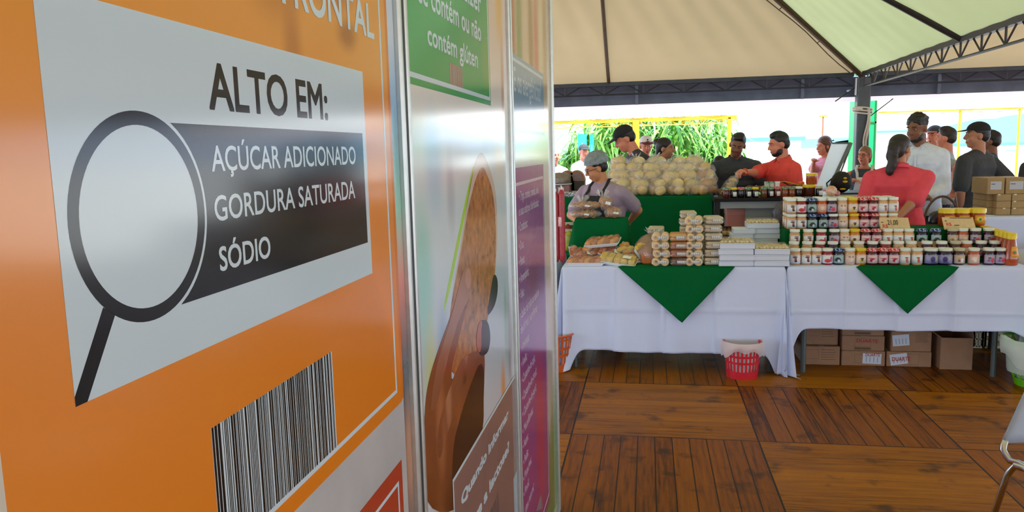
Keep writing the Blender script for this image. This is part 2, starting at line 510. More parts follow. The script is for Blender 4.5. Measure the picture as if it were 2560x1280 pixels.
for _k, (_dx, _nm) in enumerate(((0, 'a'), (10, 'b'))):       # unseen tents added behind the viewer to block sky light
    _c = [(p[0]+_dx, p[1]-10, p[2]) for p in ca]; _a = (apex_a[0]+_dx, apex_a[1]-10, apex_a[2])
    for _j in range(4): slope(_c[_j], _c[(_j+1) % 4], _a, m_slope_a, 'ceiling.%03d' % (8+4*_k+_j), 'unseen roof slope added behind the viewer to block sky light')
# ---- rafters: straight tubes under the fabric
def rafter(p0, p1, r, label, m=m_steel_dark, cable=False):
    p0, p1 = Vector(p0), Vector(p1)
    root = thing('rafter', label, 'rafter', p0)
    mb = MB(); mb.tube([p0, p1], r, 10); mb.build('rafter_tube', m, root, world=True)
    if cable:
        mb = MB(); n = 26; ax = (p1-p0); side = Vector((-.09, 0, -.07))
        pts = [p0+ax*(.02+.9*i/n)+side*(.6+.4*math.sin(i*1.1)*.3) for i in range(n)]
        mb.tube(pts, .006, 5)
        for i in range(0, n, 3): mb.tube([pts[i], p0+ax*(.02+.9*i/n)], .005, 5)
        mb.build('stay_cable', m, root, world=True)
    return root
rafter((TENT_X, TENT_Y, EAVE-.02), (apex_a[0], apex_a[1], apex_a[2]-.07), .035, 'dark hip rafter with a cable rising left from the post head', m_brown_steel, True)
_rx = at_y(1522, 198, TENT_Y).x
rafter((_rx, TENT_Y, EAVE), (_rx, TENT_Y-4.2, EAVE+4.2*PITCH-.13), .022, 'thin brown rib rising from the beam at left', m_brown_steel)
_ry = at_x(2408, 83, TENT_X).y
rafter((TENT_X, _ry, EAVE), (TENT_X-2.9, _ry, EAVE+2.9*PITCH-.10), .04, 'dark rib on the greenish roof slope')

# ---- eave beams: top chord, bottom chord, webs
def truss(p0, p1, label, depth=.15, step=.46, top=(.035, .05), parts_m=m_steel_dark, name='roof_truss', cant=True):
    p0, p1 = Vector(p0), Vector(p1); ax = (p1-p0); L = ax.length; u = ax.normalized()
    s = u.cross(Vector((0, 0, 1)))
    root = thing(name, label, 'truss', p0)
    R = Matrix((s, u, Vector((0, 0, 1)))).transposed()
    mb = MB(); mb.obb((p0+p1)/2+Vector((0,0,-top[1]/2+.02)), (top[0]*2, L, top[1]), R)
    mb.build('top_chord', parts_m, root, world=True, smooth=False)
    mb = MB(); z = Vector((0, 0, -depth))
    mb.tube([p0+z, p1+z], .013, 6); mb.build('bottom_chord', parts_m, root, world=True)
    mb = MB(); n = int(L/step)
    for i in range(n):
        a = p0+u*(L*i/n); b = p0+u*(L*(i+1)/n); md = (a+b)/2
        mb.tube([a, a+z], .010, 5); mb.tube([a+z, md], .008, 5); mb.tube([md, b+z], .008, 5)
    o = mb.build('web_bars', parts_m, root, world=True); o['kind'] = 'stuff'
    return root
m_beam = mat('blue_grey_beam_steel', rgb(58, 62, 72), .5, .3, noise=.15, nscale=8)
truss((TENT_X-10, TENT_Y, EAVE), (TENT_X-.1, TENT_Y, EAVE), 'dark lattice beam at the far eave left of the post', .14, .5, parts_m=m_beam)
truss((TENT_X+.1, TENT_Y, EAVE), (TENT_X+10, TENT_Y, EAVE), 'dark lattice beam at the far eave right of the post', .14, .5, parts_m=m_beam)
truss((TENT_X, TENT_Y-.12, EAVE+.01), (TENT_X, 2.2, EAVE+.01), 'dark lattice truss running from the post towards the viewer', .17, .42, (.03, .06))
# gutter trough behind the far beam with a pale hem of fabric below it
for nm, x0, x1 in (('left', TENT_X-10, TENT_X-.02), ('right', TENT_X+.02, TENT_X+10)):
    root = thing('rain_gutter', 'blue-grey rain gutter behind the far beam %s of the post' % nm, 'gutter', ((x0+x1)/2, TENT_Y+.12, EAVE-.3))
    mb = MB()
    prof = [(-.02, -.02), (.05, -.10), (.08, -.19), (.06, -.27), (.04, -.275), (.055, -.19), (.03, -.10), (-.03, -.03)]
    a = [Vector((x0, TENT_Y+.06+p[0], EAVE+p[1])) for p in prof]
    mb.prism(a, (x1-x0, 0, 0))
    for k in range(int((x1-x0)/2.1)+1):
        xx = x0+.9+k*2.1
        if xx < x1: mb.box(xx-.02, xx+.02, TENT_Y+.03, TENT_Y+.06, EAVE-.28, EAVE-.01)
    mb.build('trough', mat('gutter_sheet', rgb(92, 100, 122), .45, .2, noise=.15, nscale=6), root, world=True, smooth=False)
    mb = MB()
    def hem(u, v):
        xx = x0+(x1-x0)*u
        return Vector((xx, TENT_Y+.14+.01*math.sin(xx*9), EAVE-.25-.075*v+.010*math.sin(xx*2.1)*v))
    mb.grid(hem, 90, 3); mb.build('fabric_hem', fabric_translucent('pinkish_hem_fabric', rgb(235, 214, 214), rgb(235, 215, 215), .4), root, world=True)

# ---- the corner post with two steel struts and a rope
_b = Vector((TENT_X+.02, TENT_Y, 0))
root = thing('tent_post', 'dark steel tent post tied with white rope', 'post', _b)
mb = MB(); mb.obb(_b+Vector((0, 0, EAVE/2-.02)), (.155, .14, EAVE-.04), bevel=.012); mb.build('post_tube', mat('post_steel', rgb(78, 84, 90), .5, .3, noise=.18, nscale=6), root, world=True, smooth=False)
mb = MB(); mb.obb(_b+Vector((0,0,.01)), (.3,.3,.02)); mb.build('base_plate', m_beam, root, world=True, smooth=False)
mb = MB(); mb.tube([_b+Vector((-.085, -.02, EAVE-.05)), _b+Vector((-.088, -.02, EAVE-.26))], .02, 8)
mb.build('turnbuckle', mat('zinc_steel', rgb(190, 192, 196), .4, .7), root, world=True)
for i, (dx, dy) in enumerate(((-.34, -.05), (.42, -.05), (.3, -.2))):
    mb = MB(); mb.tube([_b+Vector((dx*1.0, dy, EAVE-.33 if i != 1 else EAVE-.10)), _b+Vector((dx*.18, dy*.3, EAVE-.55 if i > 1 else EAVE-.14))], .007, 6)
    mb.build('corner_brace', m_steel_dark, root, world=True)
mr = mat('off_white_rope', rgb(205, 196, 184), .9)
mb = MB()
for k in range(3):
    zz = at_y(2160, 272, TENT_Y).z-.02*k
    mb.torus(_b+Vector((0, 0, zz)), .115, .011, Euler((.15*k-.1, .12, 0)).to_matrix(), 18, 6)
zt = at_y(2160, 272, TENT_Y).z
mb.ell(_b+Vector((-.07, -.1, zt)), (.05, .03, .03))
pts = [_b+Vector((.045+.018*math.sin(t*7), -.095, zt-t*.66)) for t in [i/14 for i in range(15)]]
mb.tube(pts, [.016]*8+[.012]*7, 6)
mb.tube([p+Vector((-.03*math.sin(i*.22), -.005, 0)) for i, p in enumerate(pts)], .010, 6)
mb.build('rope', mr, root, world=True)
# ================================================================== EXHIBITION WALL on the left
PX = -.395
TOPZ = 2.46
POSTS = [.205, 1.197, 2.198, 3.185]
PW, PP = .046, .011
def pyz(px, py):
    p = at_x(px, py, PX); return p.y, p.z
m_alu = mat('brushed_aluminium', rgb(205, 210, 208), .38, .75, noise=.06, nscale=40)
m_slot = mat('dark_profile_slot', rgb(38, 46, 50), .6)
m_board_edge = mat('white_board', rgb(228, 228, 226), .5)
PR = .13
def ink(name, c, rough=PR): return mat('print_'+name, c, rough, spec=.4)
m_wht = ink('white', rgb(200, 218, 232)); m_blk = ink('black', rgb(30, 29, 30))
# posts
pw_lab = ['aluminium panel post left of the orange board', 'aluminium post between the orange and green boards', 'aluminium post between the bread and purple boards', 'aluminium post at the far end of the board wall']
for y0, lb in zip(POSTS, pw_lab):
    root = thing('panel_post', lb, 'post', (PX-.012, y0+PW/2, 0), group='aluminium posts of the board wall')
    mb = MB()
    x0, x1 = PX-.036, PX+PP
    s = PW/2
    # two rounded lips with a slot between them
    for a, b in ((y0, y0+s-.008), (y0+s+.008, y0+PW)):
        c = .004
        mb.prism([(x0, a+c, 0), (x0, b-c, 0), (x1-c, b, 0), (x1, b-c, 0), (x1, a+c, 0), (x1-c, a, 0)], (0, 0, TOPZ+.02))
    mb.build('profile', m_alu, root, world=True, smooth=False)
    mb = MB(); mb.box(x0+.002, x1-.0025, y0+s-.0085, y0+s+.0085, .002, TOPZ+.018); mb.build('profile_slot', m_slot, root, world=True, smooth=False)
    mb = MB(); mb.box(x0+.008, x1-.012, y0-.004, y0, .01, TOPZ); mb.build('side_slot', m_slot, root, world=True, smooth=False)
    mb = MB(); mb.box(x0, x1, y0+.004, y0+PW-.004, 0, .004); mb.build('foot', m_alu, root, world=True, smooth=False)

class Board:
    def __init__(self, name, label, y0, y1):
        self.root = thing(name, label, 'display board', (PX-.01, (y0+y1)/2, 0)); self.y0, self.y1 = y0, y1; self.n = 0
        mb = MB(); mb.box(PX-.018, PX-.0002, y0, y1, .045, TOPZ-.045); mb.build('panel_sheet', m_board_edge, self.root, world=True, smooth=False)
        for z0, z1, nm in ((.0, .045, 'bottom_rail'), (TOPZ-.045, TOPZ, 'top_rail')):
            mb = MB(); mb.box(PX-.03, PX+.006, y0, y1, z0+.001, z1); mb.build(nm, m_alu, self.root, world=True, smooth=False)
    def poly(self, name, m, pts, layer, label=None, soft=0):
        """pts in (y, z) on the board"""
        a = PX+.00012*layer; mb = MB()
        for _ in range(soft):      # rounded outline
            pts = [q for i in range(len(pts)) for q in ((pts[i][0]*.75+pts[(i+1) % len(pts)][0]*.25, pts[i][1]*.75+pts[(i+1) % len(pts)][1]*.25), (pts[i][0]*.25+pts[(i+1) % len(pts)][0]*.75, pts[i][1]*.25+pts[(i+1) % len(pts)][1]*.75))]
        mb.prism([(a-.0001, p[0], p[1]) for p in pts], (.0001, 0, 0))
        o = mb.build(name, m, self.root, world=True, smooth=False)
        if label: o['label'] = label
        return o
    def rect(self, name, m, y0, y1, z0, z1, layer, label=None):
        return self.poly(name, m, [(y0, z0), (y1, z0), (y1, z1), (y0, z1)], layer, label)
    def frame(self, name, m, y0, y1, z0, z1, w, layer, sides='lrtb'):
        a = PX+.00012*layer; mb = MB()
        def b(p, q, r, s): mb.box(a-.0001, a, p, q, r, s)
        if 'l' in sides: b(y0, y0+w, z0, z1)
        if 'r' in sides: b(y1-w, y1, z0, z1)
        if 'b' in sides: b(y0+w, y1-w, z0, z0+w)
        if 't' in sides: b(y0+w, y1-w, z1-w, z1)
        return mb.build(name, m, self.root, world=True, smooth=False)
    def text(self, body, m, y0, y1, zb, cap, layer, bold=.012, name='lettering', label=None):
        o, w = text_mesh(name, body, m, bold)
        a = PX+.00012*layer
        sy = (y1-y0)/w; sz = cap/CAP
        inv = self.root.matrix_basis.inverted()
        for v in o.data.vertices:
            v.co = inv @ Vector((a+v.co.z*.006, y0+v.co.x*sy, zb+v.co.y*sz))
        o.parent = self.root
        words = split_words(o, 1, .35*cap)
        bits = body.split()
        o = words[0]
        for wo, wd in zip(words, bits if len(bits) == len(words) else [body]*len(words)): wo['label'] = 'printed "%s"' % wd
        return o
    def bars(self, name, y0, y1, z0, z1, n, layer, seed=3, mw=None, mbk=None):
        r = random.Random(seed); a = PX+.00012*layer
        self.rect(name+'_ground', mw or m_wht, y0, y1, z0, z1, layer)
        mb = MB(); y = y0+.0006; u = (y1-y0)/(n*3.15)
        while y < y1-u:
            w = u*r.choice((.7, 1, 1, 1.6, 2.4, 3.0)); w = min(w, y1-y)
            mb.box(a+.00003, a+.00009, y, y+w, z0, z1); y += w+u*r.choice((.7, .9, .9, 1.6, 2.4))
        o = mb.build(name, mbk or m_blk, self.root, world=True, smooth=False); return o

# ---------------------------------------------------------------- first board: orange
B1 = Board('display_board', 'orange display board headed ALTO EM with a magnifying glass and barcode', POSTS[0]+PW, POSTS[1])
bg1 = print_photo('blurred_kitchen_photo', [(0, rgb(170, 168, 176)), (.9, rgb(150, 120, 110)), (1.1, rgb(60, 62, 70)), (1.24, rgb(74, 80, 92)), (1.38, rgb(214, 120, 100)), (1.50, rgb(116, 188, 160)), (1.66, rgb(110, 165, 210)), (1.76, rgb(196, 214, 230)), (2.3, rgb(200, 214, 230))],
    [(1.19, 1.08, .05, .14, rgb(196, 140, 108), .9)], PR)
B1.rect('background_photo', bg1, POSTS[0]+PW, POSTS[1], .045, TOPZ-.045, 1)
marble = mat('print_grey_marble', rgb(186, 188, 194), PR, noise=.10, nscale=7)
B1.poly('marble_print', marble, [(POSTS[0]+PW, .3), (1.165, .3), (1.165, 1.19), (POSTS[0]+PW, 1.19)], 2)
m_or = print_photo('orange_print', [(0, rgb(222, 128, 30)), (1.2, rgb(224, 130, 34)), (1.45, rgb(224, 138, 56)), (1.7, rgb(224, 150, 66)), (2.4, rgb(226, 156, 70))],
    [(.80, 1.79, .10, .09, rgb(176, 104, 36), .8), (.835, 1.70, .035, .085, rgb(180, 108, 50), .75), (.95, 1.80, .12, .05, rgb(160, 84, 30), .85), (1.0, 1.74, .05, .03, rgb(150, 84, 40), .7)], PR)
B1.rect('orange_field', m_or, .392, 1.155, 1.183, 2.15, 3)
m_or2 = ink('orange_band', rgb(214, 118, 36))
B1.poly('orange_tab', m_or2, [(1.155, 1.183), (1.166, 1.190), (1.166, 2.1), (1.155, 2.1)], 3)
B1.rect('left_margin', ink('pale_margin', rgb(206, 200, 190)), POSTS[0]+PW, .392, 1.183, 2.15, 3)
B1.frame('white_outline', m_wht, .41, 1.135, 1.2045, 2.13, .0062, 4, 'rb')
B1.rect('label_card', ink('label_white', rgb(196, 214, 228)), .457, 1.05, 1.411, 1.697, 5, 'white label rectangle')
# magnifying glass
cy, cz, ro, ri = .5505, 1.536, .0835, .0725
a = PX+.00012*6
mb = MB(); N = 72
o_ = mb.verts([(a, cy+ro*math.cos(2*math.pi*k/N), cz+ro*math.sin(2*math.pi*k/N)) for k in range(N)])
i_ = mb.verts([(a, cy+ri*math.cos(2*math.pi*k/N), cz+ri*math.sin(2*math.pi*k/N)) for k in range(N)])
for k in range(N): mb._f([o_[k], o_[(k+1)%N], i_[(k+1)%N], i_[k]])
mb.prism([(a-.0001, .4935, 1.4745), (a-.0001, .5055, 1.4665), (a-.0001, .4685, 1.411), (a-.0001, .457, 1.411), (a-.0001, .457, 1.418)], (.0001, 0, 0))
mb.build('magnifier_symbol', m_blk, B1.root, world=True, smooth=False)
# dark block with a concave end following the lens
R2 = ro+.0035
arc = []
z0, z1 = 1.4575, 1.6115
for k in range(25):
    z = z0+(z1-z0)*k/24
    arc.append((cy+math.sqrt(max(R2**2-(z-cz)**2, 0)), z))
B1.poly('dark_block', m_blk, [(1.0375, z0), (1.0375, z1)]+arc[::-1], 6)
m_grytxt = ink('charcoal', rgb(34, 32, 32))
B1.text('ALTO EM:', m_grytxt, .655, .922, 1.6265, .044, 6, .022)
B1.text('AÇÚCAR ADICIONADO', m_wht, .651, 1.007, 1.5695, .0245, 7, .012)
B1.text('GORDURA SATURADA', m_wht, .650, .998, 1.5235, .0245, 7, .012)
B1.text('SÓDIO', m_wht, .652, .751, 1.4765, .0235, 7, .018)
B1.text('ROTULAGEM FRONTAL', m_wht, .405, 1.105, 1.7495, .048, 6, .022)
B1.bars('barcode', .617, .892, 1.2107, 1.336, 62, 5, 5)
m_rd = ink('brick_red', rgb(176, 66, 44))
B1.rect('red_box', m_rd, .42, 1.1405, .55, 1.0905, 4)
B1.frame('red_box_outline', m_wht, .44, 1.122, .57, 1.062, .006, 5)

# ---------------------------------------------------------------- second board: green box, hand holding a grain bar
B2 = Board('display_board', 'display board with a green gluten notice above a hand holding a grain bar', POSTS[1]+PW, POSTS[2])
yA, yB = POSTS[1]+PW, POSTS[2]
bg2 = print_photo('blurred_table_photo', [(0, rgb(130, 110, 96)), (.5, rgb(170, 170, 176)), (.9, rgb(202, 206, 216)), (1.2, rgb(196, 208, 226)), (1.45, rgb(210, 224, 234)), (1.7, rgb(226, 224, 220)), (1.9, rgb(220, 196, 180)), (2.4, rgb(210, 180, 150))],
    [(1.30, 1.36, .10, .20, rgb(150, 214, 204), .8), (1.33, 1.12, .07, .22, rgb(206, 214, 110), .75), (1.42, 1.16, .07, .18, rgb(120, 160, 210), .7), (1.36, .86, .06, .16, rgb(226, 190, 120), .6),
     (1.52, 1.50, .05, .12, rgb(190, 192, 206), .8), (2.10, 1.98, .08, .16, rgb(224, 170, 60), .8), (2.13, 1.76, .04, .20, rgb(190, 130, 90), .7), (2.02, .92, .05, .13, rgb(226, 150, 60), .85),
     (1.93, .62, .05, .10, rgb(220, 150, 50), .85), (2.14, 1.04, .06, .20, rgb(120, 100, 110), .6), (2.08, 1.10, .04, .16, rgb(120, 176, 130), .6), (1.40, 1.56, .09, .14, rgb(160, 200, 236), .6), (2.05, 1.60, .12, .12, rgb(246, 214, 170), .7)], PR)
B2.rect('background_photo', bg2, yA, yB, .045, TOPZ-.045, 1)
m_gr = print_photo('green_print', [(0, rgb(46, 160, 84)), (1.70, rgb(60, 158, 84)), (1.80, rgb(44, 158, 92)), (2.4, rgb(36, 156, 90))], [(1.93, 1.80, .10, .10, rgb(120, 160, 60), .6)], PR)
zg = pyz(1225, 252)[1]
B2.rect('green_box', m_gr, yA+.006, 1.955, zg-.012, 2.34, 3)
B2.frame('green_box_outline', m_wht, yA+.004, 1.948, zg, 2.33, .009, 4, 'rb')
def t2(body, l, r, t, m, bold=.02, B=B2, layer=5, name='lettering'):
    yl, zl = pyz(*l); yr, zr = pyz(*r); zt = pyz(*t)[1]
    zb = (zl+zr)/2
    B.text(body, m, yl, yr, zb, zt-zb, layer, bold, name)
t2('contém glúten', (1069, 117), (1194, 164), (1196, 128), m_wht, .02)
t2('se contém ou não', (1046, 12), (1202, 97), (1204, 57), m_wht, .02)
t2('É preciso dizer', (1030, -94), (1202, 24), (1204, -18), m_wht, .02)
y0, z0 = pyz(1125, 224); y1, z1 = pyz(1155, 165)
B2.bars('small_barcode', y0, y1, zg+.009, z1-.004, 16, 4, 9, ink('taupe', rgb(168, 152, 140)), ink('taupe_dark', rgb(140, 118, 110)))
# the grain bar and the hand, flat printed shapes
m_bar = mat('print_grain_bar', rgb(176, 116, 66), PR, noise=.38, nscale=42)
m_hand = print_photo('print_brown_hand', [(0, rgb(84, 44, 24)), (.8, rgb(92, 48, 26)), (1.0, rgb(128, 70, 38)), (1.15, rgb(140, 80, 48)), (2.4, rgb(150, 96, 70))],
    [(1.38, 1.06, .05, .16, rgb(176, 110, 72), .8), (1.52, 1.03, .05, .07, rgb(150, 84, 50), .8), (1.62, .96, .12, .12, rgb(60, 30, 18), .9), (1.35, .86, .05, .14, rgb(150, 86, 48), .7), (1.46, .78, .1, .2, rgb(70, 36, 20), .8), (1.56, 1.14, .05, .06, rgb(70, 40, 30), .7)], PR)
m_hand2 = print_photo('print_finger', [(0, rgb(110, 60, 34)), (.95, rgb(120, 66, 38)), (1.1, rgb(140, 82, 54)), (1.25, rgb(170, 116, 90)), (2.4, rgb(176, 124, 100))],
    [(1.44, 1.10, .035, .12, rgb(186, 128, 98), .8), (1.40, 1.0, .03, .1, rgb(170, 104, 70), .7), (1.55, 1.0, .05, .06, rgb(120, 66, 40), .8), (1.60, 1.16, .03, .05, rgb(196, 146, 122), .8), (1.58, 1.08, .03, .05, rgb(84, 48, 34), .8)], PR)
m_handd = ink('dark_finger', rgb(62, 40, 40)); m_nail = ink('nail', rgb(196, 138, 116)); m_nail2 = ink('coral_nail', rgb(178, 92, 70))
m_lime = ink('lime_edge', rgb(168, 214, 66)); m_shadow = mat('print_dark_palm', rgb(52, 30, 20), PR, noise=.3, nscale=8)
def P2(lst): return [pyz(*p) for p in lst]
B2.poly('wrapper_edge', m_lime, P2([(1180, 420), (1186, 415), (1140, 650), (1112, 780), (1108, 770), (1134, 640)]), 3, soft=2)
B2.poly('wrapper', ink('clear_wrapper', rgb(206, 186, 172)), P2([(1196, 380), (1212, 384), (1240, 470), (1244, 580), (1238, 690), (1228, 800), (1120, 800), (1150, 620), (1178, 440)]), 3, soft=2)
B2.poly('grain_bar', m_bar, P2([(1190, 440), (1206, 412), (1218, 438), (1230, 470), (1238, 530), (1240, 620), (1236, 700), (1222, 780), (1200, 900), (1120, 960), (1120, 800), (1150, 640), (1170, 520)]), 4, soft=2)
B2.poly('finger_behind', m_handd, P2([(1232, 690), (1238, 685), (1244, 700), (1244, 730), (1238, 760), (1228, 780), (1216, 792), (1224, 740)]), 5, soft=2)
B2.poly('hand', m_hand, P2([(1062, 1280), (1058, 1130), (1062, 1000), (1076, 930), (1100, 860), (1130, 780), (1150, 700), (1162, 690), (1176, 700), (1176, 730), (1164, 770), (1146, 850), (1128, 915), (1128, 960), (1150, 905), (1176, 888), (1200, 872), (1212, 878), (1210, 960), (1205, 1030), (1208, 1070), (1192, 1160), (1150, 1280)]), 6, 'brown hand gripping the bar', soft=2)
B2.poly('palm_side', m_shadow, P2([(1128, 1280), (1130, 1120), (1150, 1040), (1176, 960), (1200, 900), (1211, 930), (1208, 1000), (1209, 1060), (1190, 1150), (1160, 1280)]), 7, soft=2)
B2.poly('long_finger', m_hand2, P2([(1086, 930), (1104, 868), (1128, 790), (1150, 700), (1160, 668), (1172, 664), (1178, 690), (1175, 740), (1150, 786), (1130, 850), (1108, 940), (1092, 1010), (1072, 1040)]), 8, soft=2)
B2.poly('finger_nail', m_nail, P2([(1161, 700), (1164, 674), (1172, 668), (1178, 690), (1175, 716), (1168, 726)]), 9, soft=2)
B2.poly('thumb_tip', m_handd, P2([(1196, 880), (1192, 850), (1196, 806), (1208, 798), (1220, 804), (1226, 840), (1222, 875), (1212, 888), (1202, 890)]), 8, soft=2)
B2.poly('thumb_nail', m_nail2, P2([(1192, 875), (1189, 845), (1196, 806), (1206, 800), (1202, 830), (1203, 862), (1199, 884)]), 9, soft=2)
B2.poly('folded_finger', m_hand2, P2([(1092, 1080), (1112, 1000), (1140, 925), (1160, 890), (1190, 876), (1204, 884), (1180, 920), (1150, 980), (1128, 1050), (1110, 1110), (1096, 1160)]), 8, soft=2)
# brown notice with outline
m_tau = mat('print_mauve_brown', rgb(140, 108, 104), PR, noise=.10, nscale=5)
(yl, zt), (yr, _) = pyz(1130, 1200), pyz(1283, 945)
z_b = pyz(1285, 1190)[1]
B2.rect('brown_notice', m_tau, yl, yB-.006, .19, zt, 10)
B2.frame('brown_notice_outline', m_wht, yl, yB+.0, z_b-.30, zt, .008, 11, 'ltb')
B2.frame('brown_notice_foot', ink('pale_foot', rgb(170, 182, 194)), yl, yB-.006, .19, z_b-.002, .06, 11, 'r')
t2('Quando informar', (1152, 1258), (1270, 1048), (1270, 1018), m_wht, .05, layer=12)
t2('sobre a lactose?', (1152, 1372), (1272, 1134), (1272, 1098), m_wht, .05, layer=12)
y0, z0 = pyz(1228, 1240); y1, _ = pyz(1250, 1260)
B2.bars('notice_barcode', y0-.05, y1-.02, z_b-.29, z0-.03, 14, 12, 4, m_tau, ink('grey_bar', rgb(84, 80, 84)))

# ---------------------------------------------------------------- third board: blue and purple boxes
B3 = Board('display_board', 'display board with a purple list of allergens at the far end', POSTS[2]+PW, POSTS[3])
yA, yB = POSTS[2]+PW, POSTS[3]
bl = []
r_ = random.Random(4)
for k, c in enumerate([rgb(178, 90, 60), rgb(110, 140, 70), rgb(216, 190, 160), rgb(150, 110, 60), rgb(206, 96, 84), rgb(222, 206, 170), rgb(176, 140, 84)]):
    bl.append((yA+.06+k*.125, 1.98+r_.uniform(-.06, .1), .085, .34, c, .9))
bl += [(3.06, 1.2, .12, .5, rgb(236, 190, 180), .6), (3.12, .35, .2, .4, rgb(96, 140, 70), .9), (2.3, 1.4, .1, .2, rgb(220, 230, 240), .8)]
bg3 = print_photo('blurred_vegetable_photo', [(0, rgb(110, 140, 80)), (.35, rgb(120, 146, 90)), (.5, rgb(196, 190, 190)), (1.0, rgb(214, 196, 196)), (1.5, rgb(214, 220, 226)), (1.75, rgb(206, 190, 160)), (2.4, rgb(190, 150, 110))], bl, PR)
B3.rect('background_photo', bg3, yA, yB, .045, TOPZ-.045, 1)
(ybl, ztb), (ybr, zb2) = pyz(1282, 132), pyz(1358, 188)
zbb = pyz(1356, 338)[1]
m_blue = ink('slate_blue', rgb(136, 166, 190))
B3.rect('blue_box', m_blue, yA+.004, ybr, zbb, ztb, 3)
B3.frame('blue_box_outline', m_wht, yA, ybr-.012, zbb+.012, ztb-.012, .010, 4, 'tb')
t2('E os alergênicos?', (1285, 238), (1352, 246), (1352, 205), m_wht, .012, B3, 5)
m_pur = print_photo('purple_print', [(0, rgb(140, 58, 120)), (.5, rgb(160, 60, 136)), (1.0, rgb(150, 72, 150)), (1.4, rgb(160, 96, 160)), (2.4, rgb(150, 80, 150))],
    [(2.72, .55, .16, .5, rgb(200, 40, 84), .85), (2.62, 1.10, .2, .2, rgb(150, 60, 110), .7)], PR)
ypr, zpt = pyz(1358, 410); _, zpb = pyz(1370, 1245)
B3.rect('purple_box', m_pur, yA+.006, ypr, zpb-.03, zpt, 3)
m_lil = ink('lilac_white', rgb(214, 196, 220))
B3.frame('purple_box_outline', m_lil, yA+.016, ypr-.012, zpb, zpt-.045, .010, 4)
LINES = [('• Trigo, centeio, cevada, aveia', 1297, 486, 1346, 474), ('  e suas estirpes hibridizadas;', 1297, 527, 1346, 503), ('• Crustáceos;', 1296, 570, 1318, 552), ('• Ovos;', 1297, 616, 1309, 604), ('• Peixes;', 1297, 655, 1311, 642),
         ('• Amendoim;', 1298, 702, 1321, 670), ('• Soja;', 1298, 738, 1309, 724), ('• Leites de todas as espécies', 1300, 784, 1347, 728), ('  de animais mamíferos;', 1301, 822, 1342, 768), ('• Amêndoas;', 1302, 868, 1322, 838),
         ('• Avelãs;', 1303, 908, 1317, 886), ('• Castanha-de-caju;', 1304, 950, 1337, 890), ('• Castanha-do-brasil;', 1305, 996, 1341, 922), ('• Castanha-do-pará;', 1306, 1036, 1340, 962), ('• Macadâmias;', 1306, 1078, 1332, 1020),
         ('• Nozes;', 1307, 1116, 1320, 1085), ('• Pecãs;', 1308, 1156, 1320, 1124), ('• Pistaches;', 1308, 1196, 1328, 1145), ('• Pinoli;', 1309, 1240, 1322, 1195), ('• Látex natural;', 1309, 1282, 1334, 1215)]
_zs = None
for i, (s, xl, yl_, xr, yr_) in enumerate(LINES):
    y0, z0 = pyz(xl, yl_+4); y1, z1 = pyz(xr, yr_+2)
    if y1 < y0+.05: continue
    B3.text(s, m_lil, y0, y1, (z0+z1)/2-.012, .030, 5, .02, 'list_line')
m_gb = ink('grey_spikes', rgb(150, 130, 150))
B3.poly('grey_corner_mark', m_gb, P2([(1340, 1279), (1345, 1260), (1351, 1236), (1357, 1270)]), 5)
# ================================================================== TABLES AND CLOTHS
m_cloth = mat('white_table_linen', rgb(206, 217, 245), .85, noise=.02, nscale=400, bump=.15, bscale=700, spec=.2)
m_green = mat('bottle_green_cloth', rgb(0, 92, 46), .9, noise=.05, nscale=260, bump=.2, bscale=600, spec=.12)
m_leg = mat('grey_table_leg', rgb(92, 104, 106), .5, .3)
m_legd = mat('dark_table_leg', rgb(52, 44, 40), .6)
m_wood = mat('plain_table_board', rgb(150, 120, 90), .6, noise=.1, nscale=6)

def table(x0, x1, y0, y1, top, label, leg_m=m_leg, name='trestle_table', leg_r=.018):
    root = thing(name, label, 'table', ((x0+x1)/2, (y0+y1)/2, 0))
    mb = MB(); mb.box(x0, x1, y0, y1, top-.03, top-.003); mb.build('tabletop', m_wood, root, world=True, smooth=False)
    for sx in (x0+.07, x1-.07):
        for sy in (y0+.07, y1-.07):
            mb = MB(); mb.tube([(sx, sy, 0), (sx, sy, top-.03)], leg_r, 8); mb.build('table_leg', leg_m, root, world=True)
    return root

